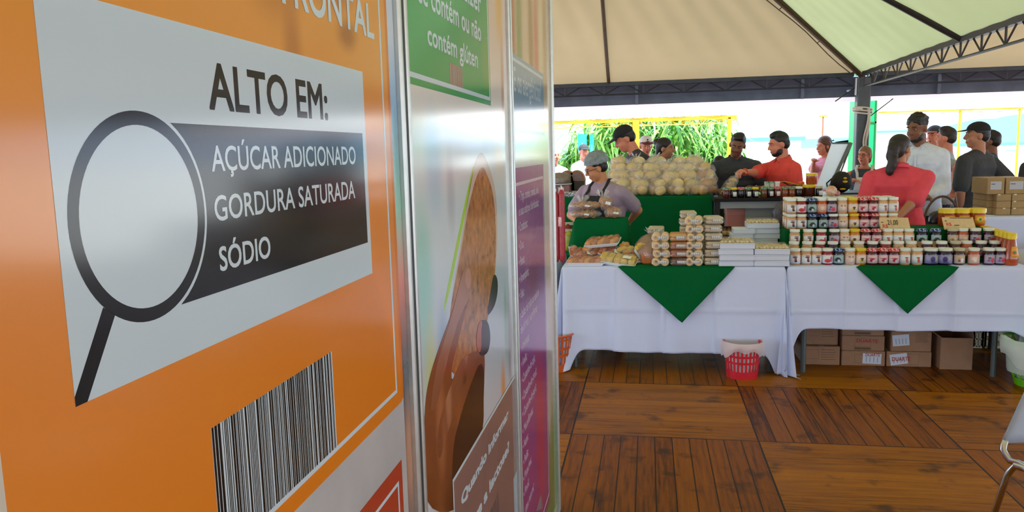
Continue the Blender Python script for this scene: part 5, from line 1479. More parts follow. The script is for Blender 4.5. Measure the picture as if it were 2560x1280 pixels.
# pink box and small things on the lower shelf of the jam counter
pl_, pr_ = at_y(1818, 548, JY+.12), at_y(1896, 548, JY+.12)
zt_ = at_y(1850, 522, JY+.12).z
root = thing('pink_box', 'salmon pink lidded box on the shelf under the jam counter', 'box', ((pl_.x+pr_.x)/2, JY+.27, SHELF_Z+.0))
w = pr_.x-pl_.x
m_pink = mat('salmon_box', rgb(196, 128, 122), .6)
hh = zt_-SHELF_Z
mb = MB(); mb.obb((0, 0, hh*.44+.0005), (w, .28, hh*.88), bevel=.003); mb.build('box_body', m_pink, root, smooth=False)
mb = MB(); mb.obb((0, 0, hh*.88), (w*1.03, .29, hh*.24), bevel=.003); mb.build('box_lid', mat('salmon_lid', rgb(206, 140, 134), .6), root, smooth=False)
for i, (px, lb) in enumerate(((1811, 'small beige-labelled jar on the lower shelf'), (1822, 'second small amber jar on the lower shelf'))):
    p = at_y(px, 565, JY+.1)
    root = thing('spice_jar', lb+' left of the cake boxes', 'jar', (p.x, JY+.1, SHELF_Z+.001))
    mb = MB(); mb.lathe([(0, 0), (.026, 0), (.028, .06), (.02, .075), (0, .075)], 14); mb.build('glass_jar', m_dj['amber'], root)
    mb = MB(); mb.lathe([(.0, .075), (.022, .075), (.022, .09), (0, .091)], 14); mb.build('lid', m_legd, root)
    mb = MB(); mb.grid(lambda u, v: Vector((.029*math.cos(-1.57+(u-.5)*1.5), .029*math.sin(-1.57+(u-.5)*1.5), .012+.04*v)), 8, 3); o = mb.build('paper_label', m_kraft, root); o.modifiers.new('t', 'SOLIDIFY').thickness = .0005
q = at_y(1953, 527, JY+.02)
root = thing('plastic_bag', 'dark grey crumpled plastic bag hanging at the counter front behind white boxes', 'bag', (q.x, JY-.02, q.z-.14))
mb = MB(); mb.ell((0, -.02, .11), (.085, .04, .11), seg=18, rings=12, jitter=.10, rnd=random.Random(8)); mb.build('bag_body', mat('dark_plastic', rgb(84, 82, 94), .3, noise=.4, nscale=20), root)
mb = MB(); mb.tube([(-.02, 0, .2), (0, .01, .235), (.02, 0, .2)], .006, 6); mb.build('bag_handle', mat('dark_plastic', (0, 0, 0)), root)
# small decorated item right of the honey jars (a shell-like pastry and a red one)
for px, c, lb, rz_ in ((2078, rgb(206, 150, 116), 'round pink-orange pastry in clear wrap behind the top jars', .04), (2092, rgb(176, 30, 40), 'small red sweet beside the pink-orange pastry', .022)):
    p = at_y(px, 500, 6.07)
    root = thing('wrapped_sweet', lb, 'sweet', (p.x, 6.07, z5+JH+.001))
    mb = MB(); mb.ell((0, 0, rz_), (rz_, rz_*.7, rz_), seg=14, jitter=.06, rnd=random.Random(3)); mb.build('sweet', mat('sweet%d' % px, c, .4, noise=.35, nscale=40), root)
    mb = MB(); mb.ell((0, 0, rz_), (rz_*1.08, rz_*.8, rz_*1.0), seg=12, jitter=.05, rnd=random.Random(4)); mb.build('film_wrap', film, root)

# ---------------------------------------------------------------- CARTONS UNDER THE JAR TABLE
m_card = mat('corrugated_cardboard', rgb(160, 124, 96), .85, noise=.08, nscale=14)
m_cardd = mat('cardboard_print', rgb(104, 84, 66), .85); m_tape = mat('packing_tape', rgb(150, 118, 88), .35)
def carton(l, r, yb, zt, Y, depth, label, z0=0., prints=(), labels=(), open_=False, words=(), h=None, group='cardboard cartons under the jar table'):
    a, b = at_y(l, yb, Y), at_y(r, yb, Y)
    H = h if h else at_y((l+r)/2, zt, Y).z-z0
    w = b.x-a.x
    root = thing('cardboard_carton', label, 'carton', ((a.x+b.x)/2, Y+depth/2, z0), 0, group)
    mb = MB(); hd = depth/2
    if not open_: mb.obb((0, 0, H/2), (w, depth, H), bevel=.004)
    else:
        t = .004
        mb.box(-w/2, w/2, -hd, hd, 0, t); mb.box(-w/2, w/2, -hd, -hd+t, t, H); mb.box(-w/2, w/2, hd-t, hd, t, H); mb.box(-w/2, -w/2+t, -hd+t, hd-t, t, H); mb.box(w/2-t, w/2, -hd+t, hd-t, t, H)
    mb.build('carton_body', m_card, root, smooth=False)
    if open_:
        for (x0, x1, y0, y1, dz) in ((-w/2, w/2, -hd, -hd, .0),):
            pass
        for k, (p, q_, v) in enumerate((((-w/2, -hd, H), (-w/2, hd, H), (-.10, 0, .07)), ((w/2, -hd, H), (w/2, hd, H), (-.02, 0, .10)), ((-w/2, hd, H), (w/2, hd, H), (0, .08, .10)))):
            p, q_, v = Vector(p), Vector(q_), Vector(v); n = (q_-p).cross(v).normalized()*.004
            mb = MB(); mb.prism([p, q_, q_+v, p+v], n); mb.build('flap', m_card, root, smooth=False)
    else:
        mb = MB(); mb.box(-.02, .02, -hd, hd, H, H+.0006); mb.box(-.02, .02, -hd-.0006, -hd, H*.8, H+.0006); mb.build('tape_strip', m_tape, root, smooth=False)
    y = -hd-.0006
    X = lambda u: -w/2+w*u
    mb = MB(); any_ = False
    for kind, u0, u1, v0, v1 in prints:
        any_ = True; z_0, z_1 = H*v0, H*v1
        if kind == 'box':
            e = .0014
            mb.box(X(u0), X(u1), y, y+.0005, z_0, z_0+e); mb.box(X(u0), X(u1), y, y+.0005, z_1-e, z_1); mb.box(X(u0), X(u0)+e, y, y+.0005, z_0, z_1); mb.box(X(u1)-e, X(u1), y, y+.0005, z_0, z_1)
        else:
            n = 5
            for k in range(n):
                zz = z_0+(z_1-z_0)*k/(n-1); mb.box(X(u0), X(u1)-w*.02*(k % 3), y, y+.0005, zz-.0015, zz+.0015)
    if any_: mb.build('printed_marks', m_cardd, root, smooth=False)
    else: mb.bm.free()
    for (cu, cv, lw, lh, rot) in labels:
        R = Matrix.Rotation(rot, 3, 'Y'); c = Vector((X(cu), y-.0002, H*cv))
        mb = MB(); mb.obb(c, (lw, .0008, lh), R)
        _pl = mb.build('paper_label', mat('pale_paper', rgb(206, 216, 228), .6), root, smooth=False)
        mb = MB()
        for k in range(4): mb.obb(c+R@Vector((lw*(-.3+.2*k), -.0006, -lh*.1)), (lw*.05, .0004, lh*.5), R)
        mb.build('label_print', mat('faint_blue_print', rgb(150, 166, 190), .6), _pl, smooth=False)
    for (body, u0, u1, v0, cap, rot) in words:
        o, tw = text_mesh('lettering', body, m_penr2, .02)
        sx = (X(u1)-X(u0))/tw
        for v in o.data.vertices:
            x, z_ = v.co.x*sx, v.co.y*cap/CAP
            v.co = Vector((X(u0)+x*math.cos(rot)-z_*math.sin(rot), y-.0012-v.co.z*.03, H*v0+z_*math.cos(rot)+x*math.sin(rot)))
        o.parent = root; o['label'] = 'red handwritten "%s"' % body
    return root
m_penr2 = mat('red_marker', rgb(176, 50, 60), .7)
PR1 = [('box', .1, .45, .32, .8), ('lines', .52, .9, .3, .82)]
c = carton(2006, 2099, 914, 866, 5.70, .34, 'lower carton of the leftmost pair under the jar table', 0, [('box', .06, .43, .32, .82), ('lines', .5, .88, .3, .82)])
c = carton(2008, 2095, 858, 808, 5.74, .30, 'upper carton of the leftmost pair, set a little back', at_y(2050, 866, 5.70).z+.002, [('box', .08, .46, .4, .85), ('lines', .52, .88, .38, .82)], h=.165)
h1 = at_y(2158, 877, 5.70).z
carton(2103, 2212, 914, 877, 5.70, .36, 'bottom carton of the three-high stack, white sticker with red writing', 0, [('box', .3, .62, .2, .78)], [(.70, .5, .125, .075, .03)], words=[('DUARTE', .55, .88, .66, .022, .0)], h=h1-.002)
carton(2104, 2211, 876, 838, 5.70, .36, 'middle carton of the three-high stack with red handwriting', h1, [('box', .3, .68, .30, .86), ('lines', .3, .7, .10, .22)], [], words=[('DUARTE', .34, .84, .58, .026, -.03)], h=h1-.002)
carton(2105, 2210, 836, 800, 5.70, .36, 'top carton of the three-high stack, partly under the cloth hem', 2*h1, [('box', .3, .68, .30, .86), ('lines', .3, .7, .10, .22)], words=[('DUARTE', .36, .86, .72, .026, -.03)], h=h1)
h2 = at_y(2272, 879, 5.70).z
carton(2216, 2328, 915, 879, 5.70, .38, 'bottom carton right of the three-high stack, sticker over red writing', 0, [('box', .3, .72, .15, .85)], [(.27, .50, .115, .078, -.16)], words=[('DUARTE', .12, .53, .36, .030, .06)], h=h2-.002)
carton(2227, 2328, 877, 827, 5.70, .36, 'larger carton with a tilted white sticker stacked beside the open box', h2, [('lines', .60, .92, .5, .88)], [(.24, .56, .11, .08, -.10)], h=.145)
carton(2349, 2430, 916, 838, 5.66, .36, 'open-topped carton with raised flaps, rightmost under the jar table', 0, open_=True, h=.225)
# cream crates further back, plus a crate at the right
m_cream = mat('cream_plastic', rgb(206, 194, 160), .5); m_grey_b = mat('grey_cloth_bundle', rgb(96, 98, 104), .8, noise=.1)
def crate(l, r, Y, h, depth, label):
    a, b = at_y(l, 860, Y), at_y(r, 860, Y); w = b.x-a.x
    root = thing('plastic_crate', label, 'crate', ((a.x+b.x)/2, Y+depth/2, 0))
    mb = MB(); hd = depth/2; t = .006
    mb.box(-w/2, w/2, -hd, hd, 0, .01)
    mb.build('crate_base', m_cream, root, smooth=False)
    for nm, (p, q_) in {'a': ((-w/2, -hd), (w/2, -hd)), 'b': ((-w/2, hd), (w/2, hd)), 'c': ((-w/2, -hd), (-w/2, hd)), 'd': ((w/2, -hd), (w/2, hd))}.items():
        mb = MB(); p, q_ = Vector((*p, 0)), Vector((*q_, 0)); L = (q_-p).length; n = max(3, int(L/.034))
        for i in range(n+1):
            c_ = p.lerp(q_, i/n); mb.box(c_.x-t, c_.x+t, c_.y-t*.6, c_.y+t*.6, .01, h)
        for z_ in [.01+(h-.02)*k/5 for k in range(6)]:
            mb.box(min(p.x, q_.x)-t, max(p.x, q_.x)+t, min(p.y, q_.y)-t*.6, max(p.y, q_.y)+t*.6, z_, z_+.010)
        mb.build('lattice_side', m_cream, root, smooth=False)
    return root
crate(2434, 2456, 6.28, .30, .3, 'narrow cream lattice crate behind the open carton')
crate(2463, 2520, 6.28, .30, .32, 'cream lattice crate behind the green basket')
a = at_y(2478, 812, 6.3)
root = thing('folded_carton', 'flattened brown carton sheet leaning over the cream crates', 'carton', (a.x, 6.26, .31))
mb = MB(); P = [at_y(2440, 806, 6.22), at_y(2482, 803, 6.30), at_y(2493, 832, 6.2)]; P.append(at_y(2470, 822, 6.18)); mb.prism([P[0], P[1], P[2], P[3]], (0, .01, .004)); mb.build('sheet', m_card, root, world=True, smooth=False)
a = at_y(2418, 812, 6.1)
root = thing('white_box', 'white box standing behind the open carton flaps', 'box', (a.x, 6.25, 0))
mb = MB(); mb.obb((0, 0, .17), (.12, .14, .34), bevel=.004); mb.build('box_body', m_pale, root, smooth=False)
mb = MB(); mb.obb((0, 0, .343), (.126, .146, .012), bevel=.003); mb.build('box_lid', m_foam, root, smooth=False)
# ---------------------------------------------------------------- BOXES on the third table
m_kbox = mat('small_kraft_box', rgb(160, 134, 92), .85, noise=.06, nscale=20); m_tearw = mat('torn_white', rgb(220, 210, 196), .8)
def kbox(l, r, yt, yb, Y, depth, label, z0, h, sticker=False, tear=None, side=None):
    a, b = at_y(l, yb, Y), at_y(r, yb, Y); w = b.x-a.x-.003
    root = thing('cardboard_box', label, 'box', ((a.x+b.x)/2, Y+depth/2, z0), 0, 'kraft boxes stacked on the third table')
    mb = MB(); mb.obb((0, 0, h/2), (w, depth, h), bevel=.003); mb.build('carton_body', m_kbox, root, smooth=False)
    if sticker:
        mb = MB(); mb.box(-w*.32, w*.32, -depth/2-.001, -depth/2+.0005, h*.28, h*.78); _pl = mb.build('paper_label', mat('grey_white_sticker', rgb(176, 180, 186), .5), root, smooth=False)
        mb = MB(); mb.box(-w*.28, -w*.05, -depth/2-.0016, -depth/2-.0008, h*.60, h*.64); mb.build('label_print', m_penb, _pl, smooth=False)
    if tear is not None:
        mb = MB(); mb.ell((w*tear, -depth/2, h*.95), (.012, .003, .006), seg=8, rings=6); mb.build('torn_edge', m_tearw, root)
    mb = MB(); mb.box(-w/2+.002, w/2-.002, -.018, .018, h, h+.0006); mb.build('tape_strip', m_tape, root, smooth=False)
    return root
KY = 7.0
zz = T3Z+.002
ph = at_y(2520, 523, KY).z-at_y(2520, 540, KY).z
for i in range(3):
    kbox(2489, 2526, 0, 540, KY, .3, 'small kraft box, %s from the bottom of the left column' % ORD[i], zz+i*(ph+.001), ph, tear=(.05 if i == 0 else -.35) if i != 1 else None)
    kbox(2527, 2566, 0, 540, KY, .3, 'small kraft box, %s from the bottom of the right column' % ORD[i], zz+i*(ph+.001), ph, tear=-.3)
zt3 = zz+3*(ph+.001)
kbox(2466, 2510, 0, 500, KY+.02, .32, 'larger kraft box with a grey sticker on top of the left column', zt3, .135, True)
kbox(2512, 2566, 0, 500, KY+.02, .32, 'larger kraft box with a grey sticker at top right edge', zt3, .135, True)
for i in range(3): kbox(2466, 2487, 0, 540, KY+.08, .3, 'narrow dark kraft box, %s from the bottom left of the columns' % ORD[i], zz+i*(ph+.001), ph)
for i, (l, r) in enumerate(((2408, 2434), (2435, 2464))):
    a, b = at_y(l, 531, 8.6), at_y(r, 531, 8.6); zb = at_y(l, 531, 8.6).z
    root = thing('cardboard_box', ('left' if i == 0 else 'right')+' box of the far brown pair beyond the honey tubs', 'box', ((a.x+b.x)/2, 8.75, zb-.3), 0)
    mb = MB(); mb.obb((0, 0, .3+.066), (b.x-a.x-.003, .28, .132), bevel=.004); mb.build('carton_body', m_card, root, smooth=False)
    mb = MB(); mb.box(-.05, .05, -.142, -.139, .33, .36); mb.build('tape_strip', m_tape, root, smooth=False)
    mb = MB(); mb.box(-(b.x-a.x)/2+.01, (b.x-a.x)/2-.01, -.12, .12, -zb+.3+.0, .298); mb.build('stand', m_legd, root, smooth=False)

# ---------------------------------------------------------------- BASKETS / BINS
def lattice_bin(loc, r0, r1, h, m, label, name='waste_basket', n=26, bands=((0, .22), (.44, .50), (.62, .68), (.86, .90), (.96, 1.0))):
    root = thing(name, label, 'waste basket', loc)
    R = lambda t: r0+(r1-r0)*t
    mb = MB(); mb.lathe([(0, .004), (r0*.96, .004), (r0, .0), (R(bands[0][1]), h*bands[0][1]), (R(bands[0][1])-.004, h*bands[0][1]), (r0*.96, .01), (0, .01)], 32); mb.build('solid_base', m, root)
    mb = MB()
    for k in range(n):
        a = 2*math.pi*k/n; c_, s_ = math.cos(a), math.sin(a); d = .0065
        tA, tB = bands[0][1], .98
        p = lambda t, o: Vector((R(t)*c_-s_*o, R(t)*s_+c_*o, h*t))
        mb.prism([p(tA, -d), p(tA, d), p(tB, d), p(tB, -d)], Vector((-c_, -s_, 0))*.004)
    mb.build('upright_slats', m, root, smooth=False)
    for t0, t1 in bands[1:]:
        mb = MB(); mb.lathe([(R(t0)+.001, h*t0), (R(t1)+.001, h*t1), (R(t1)-.006, h*t1), (R(t0)-.006, h*t0), (R(t0)+.001, h*t0)], 36); mb.build('band', m, root)
    mb = MB(); mb.torus((0, 0, h), R(1)+.002, .007, None, 36, 8); mb.build('rim', m, root)
    return root
def liner(root, r1, h, m, hang=.09, top=.03, seed=1, r0=None):
    r = random.Random(seed); ph = [r.uniform(0, 6) for _ in range(4)]
    mb = MB()
    def fn(u, v):
        a = u*2*math.pi
        k = .012*math.sin(a*5+ph[0])+.007*math.sin(a*11+ph[1])
        if v < .5:
            t = v/.5; rr = r1*.98-.02*(1-t)+.3*k; z_ = h*(.30+.70*t)+(.012+top*(.4+.4*math.sin(a*3+ph[2]))*.5)*t
            if r0: rr = r0*.9+(rr-r0*.9)*t if t < .3 else rr
        else:
            t = (v-.5)/.5; rr = r1+.014+k*.9*t+.012*math.sin(math.pi*t); z_ = h+.014-hang*t*(1+.35*math.sin(a*2+ph[3])+.15*math.sin(a*7))
        return Vector((rr*math.cos(a), rr*math.sin(a), z_))
    mb.grid(fn, 64, 17, closed_u=True)
    o = mb.build('bin_liner', m, root, angle=80); return o
m_red = mat('red_plastic', rgb(206, 36, 50), .35, noise=.08, nscale=20)
p = at_z(1856, 945, 0); q0 = at_y(1808, 845, p.y+.12); q1 = at_y(1905, 845, p.y+.12)
r1 = (q1.x-q0.x)/2*.95
hb = at_y(1856, 848, p.y+.12).z
root = lattice_bin((p.x+.003, p.y+.05, 0), .105, r1, hb, m_red, 'red lattice waste basket with a white bag liner before the pastry table')
m_linr = plastic_film('milky_liner', (1, .94, .95), .10, .3, .55)
liner(root, r1, hb, m_linr, .085, .006)
mb = MB(); r_ = random.Random(3)
for k in range(14): mb.ell((r_.uniform(-.08, .08), r_.uniform(-.08, .08), hb*.68+r_.uniform(-.01, .02)), (.03, .025, .014), Euler((r_.uniform(-1, 1), r_.uniform(-1, 1), 0)), 8, 6, .2, r_)
o = mb.build('rubbish', mat('dark_rubbish', rgb(60, 76, 72), .6, noise=.5, nscale=30), root); o['kind'] = 'stuff'
mb = MB(); mb.lathe([(0, .02), (.10, .02), (r1*.80, hb*.55), (0, hb*.6)], 24); mb.build('bag_bulk', mat('white_bag_plastic', rgb(214, 202, 206), .5, noise=.1, nscale=14), root)
m_orb = mat('orange_plastic', rgb(206, 92, 38), .4, noise=.1, nscale=20)
p = at_z(1394, 932, 0)
lattice_bin((p.x-.03, 5.42, 0), .10, .135, .27, m_orb, 'orange lattice waste basket half hidden behind the board wall')
# green basket with liner at the right edge
p = at_z(2556, 955, 0)
m_grnp = mat('bright_green_plastic', rgb(104, 190, 34), .35, noise=.1, nscale=16)
root = thing('waste_basket', 'green net basket with a whitish bag liner at the right edge', 'waste basket', (p.x+.06, 5.34, 0))
h = .30; r0, r1 = .125, .185
mb = MB(); mb.lathe([(0, .004), (r0, .0), (r0+.012, .05), (r0+.006, .05), (r0-.01, .012), (0, .012)], 32); mb.build('solid_base', m_grnp, root)
mb = MB(); nst = 14
for k in range(nst):
    for s_ in (-1, 1):
        pts = []
        for i in range(17):
            t = i/16; a = 2*math.pi*(k+s_*t*1.6)/nst; rr = r0+.01+(r1-r0)*t
            pts.append((rr*math.cos(a), rr*math.sin(a), .05+(h-.05)*t))
        mb.tube(pts, .0045, 5)
mb.build('net_side', m_grnp, root)
mb = MB(); mb.torus((0, 0, h), r1+.012, .008, None, 36, 8); mb.build('rim', m_grnp, root)
m_linr2 = plastic_film('greenish_liner', (.92, 1, .96), .10, .3, .5)
liner(root, r1+.012, h, m_linr2, .13, .10, 5)
mb = MB(); mb.lathe([(0, .03), (.115, .03), (r1*.9, h*.8), (0, h*.86)], 24); mb.build('bag_bulk', mat('pale_green_bag', rgb(190, 206, 196), .5, noise=.12, nscale=12), root)
mb = MB(); mb.tube([(-.12, -.16, h+.0), (-.06, -.20, h-.05), (.02, -.215, h-.09), (.1, -.2, h-.11)], .006, 6); mb.build('bag_tie', m_plab, root)

# ---- wicker basket with arched handle, seen between the people at right
q = at_y(2350, 560, 7.1)
root = thing('wicker_basket', 'dark wicker basket with a tall arched handle behind the honey tubs', 'basket', (q.x+.01, 7.1, .74))
m_wick = mat('dark_wicker', rgb(86, 62, 46), .7, noise=.3, nscale=60)
mb = MB(); mb.lathe([(0, 0), (.11, 0), (.135, .09), (.15, .15), (.145, .15), (.125, .09), (.1, .01), (0, .01)], 28); mb.build('basket_body', m_wick, root)
mb = MB(); mb.tube([(.14*math.cos(a), 0, .14+.235*math.sin(a)) for a in [math.pi*k/24 for k in range(25)]], .010, 8); mb.build('arched_handle', m_wick, root)
mb = MB(); mb.ell((0, .02, .16), (.10, .09, .10), seg=18, jitter=.05, rnd=random.Random(2)); mb.build('dark_filling', mat('black_plastic_bag', rgb(20, 22, 30), .3), root)
mb = MB(); mb.box(-.13, .13, -.12, .12, -.74, -.005); mb.build('support', m_legd, root, smooth=False)
# black cap with yellow emblem hanging at the display counter
q = at_y(2113, 462, 8.3)
root = thing('black_bag', 'black rounded bag with yellow markings on the display counter', 'bag', (q.x, 8.46, cl_.z))
mb = MB(); mb.ell((0, 0, .11), (.105, .07, .11), seg=20, jitter=.03, rnd=random.Random(1)); mb.build('bag_body', mat('black_nylon', rgb(14, 14, 14), .6), root)
mb = MB(); mb.ell((.02, -.066, .15), (.018, .008, .012), seg=10); mb.ell((.02, -.069, .115), (.026, .008, .013), seg=10); mb.ell((.0, -.064, .04), (.03, .01, .01), seg=10); mb.build('yellow_marks', mat('yellow_print', rgb(226, 186, 30), .5), root)
mb = MB(); mb.tube([(-.08, 0, .16), (-.14, .02, .1), (-.13, .02, .03)], .008, 6); mb.build('strap', mat('black_nylon', (0, 0, 0)), root)

# ---------------------------------------------------------------- CHAIR at the right edge
CYD = 2.75
b0 = at_y(2503, 1106, CYD)
root = thing('chair', 'tubular chrome chair with a grey plastic back cut by the right edge', 'chair', (b0.x+.24, CYD-.2, 0))
m_chrome = mat('chrome', rgb(200, 204, 210), .12, 1.0); m_shell = mat('grey_chair_shell', rgb(160, 170, 188), .5, bump=.1, bscale=500)
t0 = at_y(2562, 970, CYD+.04)
bx, bz_ = b0.x, b0.z
wB = .46
mb = MB()
def bk(u, v):   # backrest facing the viewer: lower edge wide, narrowing upwards
    k = (t0.x-bx)*v*1.9*(1+.1*v)
    x0 = bx+k; x1 = bx+wB-k
    return Vector((x0+(x1-x0)*u, CYD+.03*math.sin(math.pi*u)+.08*v, bz_+(t0.z-bz_)*v*1.9))
mb.grid(bk, 14, 12); o = mb.build('backrest', m_shell, root, world=True); o.modifiers.new('t', 'SOLIDIFY').thickness = .012
sY = CYD-.07
s1 = at_y(2549, 1156, sY)
xe = bx+wB-(s1.x-bx)
mb = MB(); mb.grid(lambda u, v: Vector((s1.x+(xe-s1.x)*u, sY-.38*v, s1.z+.004-.012*math.sin(math.pi*v))), 12, 12); o = mb.build('seat', mat('white_chair_seat', rgb(214, 218, 220), .5), root, world=True); o.modifiers.new('t', 'SOLIDIFY').thickness = .02
for sx in (0, 1):
    def X(x): return x if not sx else 2*(bx+wB/2)-x
    def T(pts): return [Vector((X(p_.x), p_.y, p_.z)) for p_ in pts]
    c1, c2, c3 = at_y(2510, 1112, CYD-.014), at_y(2513, 1136, CYD-.03), at_y(2547, 1158, sY)
    c12 = at_y(2508, 1124, CYD-.02); c23 = at_y(2525, 1152, CYD-.05)
    mb = MB(); mb.tube(T((c1+Vector((.03, .045, .02)), c1, c12, c2, c23, c3, c3+Vector((.03, -.08, -.004)))), .0105, 10); mb.build('back_tube', m_chrome, root, world=True)
    d1, d2, d3, d4 = at_y(2562, 1172, sY-.04), at_y(2538, 1165, sY-.02), at_y(2521, 1182, sY), at_y(2486, 1282, sY+.06)
    dr = (d4-d3).normalized(); d5 = d4+dr*((d4.z-.012)/-dr.z)
    mb = MB(); mb.tube(T((d1+Vector((.03, -.25, 0)), d1, d2, d3+Vector((.006, 0, .008)), d3+Vector((-.003, 0, -.01)), d4, d5)), .0110, 10); mb.build('chair_leg', m_chrome, root, world=True)
    e1 = d1+Vector((.03, -.25, 0))
    mb = MB(); mb.tube(T((e1, e1+Vector((-.01, -.05, -.03)), Vector((e1.x-.02, e1.y-.08, .012)))), .0110, 10); mb.build('chair_leg', m_chrome, root, world=True)
# ================================================================== PEOPLE
def skin(name, c): return mat('skin_'+name, c, .5, spec=.35, noise=.06, nscale=14)
SK = {'tan': skin('tan', rgb(176, 122, 92)), 'brown': skin('brown', rgb(126, 84, 62)), 'light': skin('light', rgb(206, 152, 124)), 'rose': skin('rose', rgb(206, 130, 104)), 'warm': skin('warm', rgb(190, 130, 92))}
m_hair = mat('dark_brown_hair', rgb(34, 24, 20), .5, noise=.3, nscale=60); m_hairb = mat('black_hair', rgb(18, 16, 16), .5, noise=.3, nscale=60)
m_hairr = mat('reddish_brown_hair', rgb(92, 56, 40), .5, noise=.3, nscale=60); m_hairg = mat('grey_hair', rgb(150, 140, 130), .6, noise=.2, nscale=60); m_hairf = mat('fair_hair', rgb(128, 92, 62), .5, noise=.3, nscale=60)
m_eye = mat('eye_white', rgb(220, 214, 206), .3); m_iris = mat('dark_iris', rgb(28, 18, 14), .2); m_lip = mat('lips', rgb(150, 76, 66), .5)
m_jean = mat('navy_denim', rgb(30, 38, 66), .8, noise=.12, nscale=50); m_blkpants = mat('black_trousers', rgb(20, 20, 22), .8); m_shoe = mat('dark_shoes', rgb(30, 26, 24), .5)

def fuse(mb, name, m, parent, voxel, smooth=4, keep=None):
    """melt overlapping shapes into one continuous surface"""
    bmesh.ops.recalc_face_normals(mb.bm, faces=mb.bm.faces)
    me = bpy.data.meshes.new(name); mb.bm.to_mesh(me); mb.bm.free()
    o = bpy.data.objects.new(name, me); COL.objects.link(o)
    r = o.modifiers.new('r', 'REMESH'); r.mode = 'VOXEL'; r.voxel_size = voxel
    if smooth:
        s = o.modifiers.new('s', 'SMOOTH'); s.factor = .5; s.iterations = smooth
    me2 = bake_modifiers(o)
    if keep is not None:
        bm = bmesh.new(); bm.from_mesh(me2)
        bmesh.ops.delete(bm, geom=[v for v in bm.verts if not keep(v.co)], context='VERTS')
        bm.to_mesh(me2); bm.free()
    me2.materials.clear(); me2.materials.append(m); me2.name = name
    return link(name, me2, parent, True, 80)

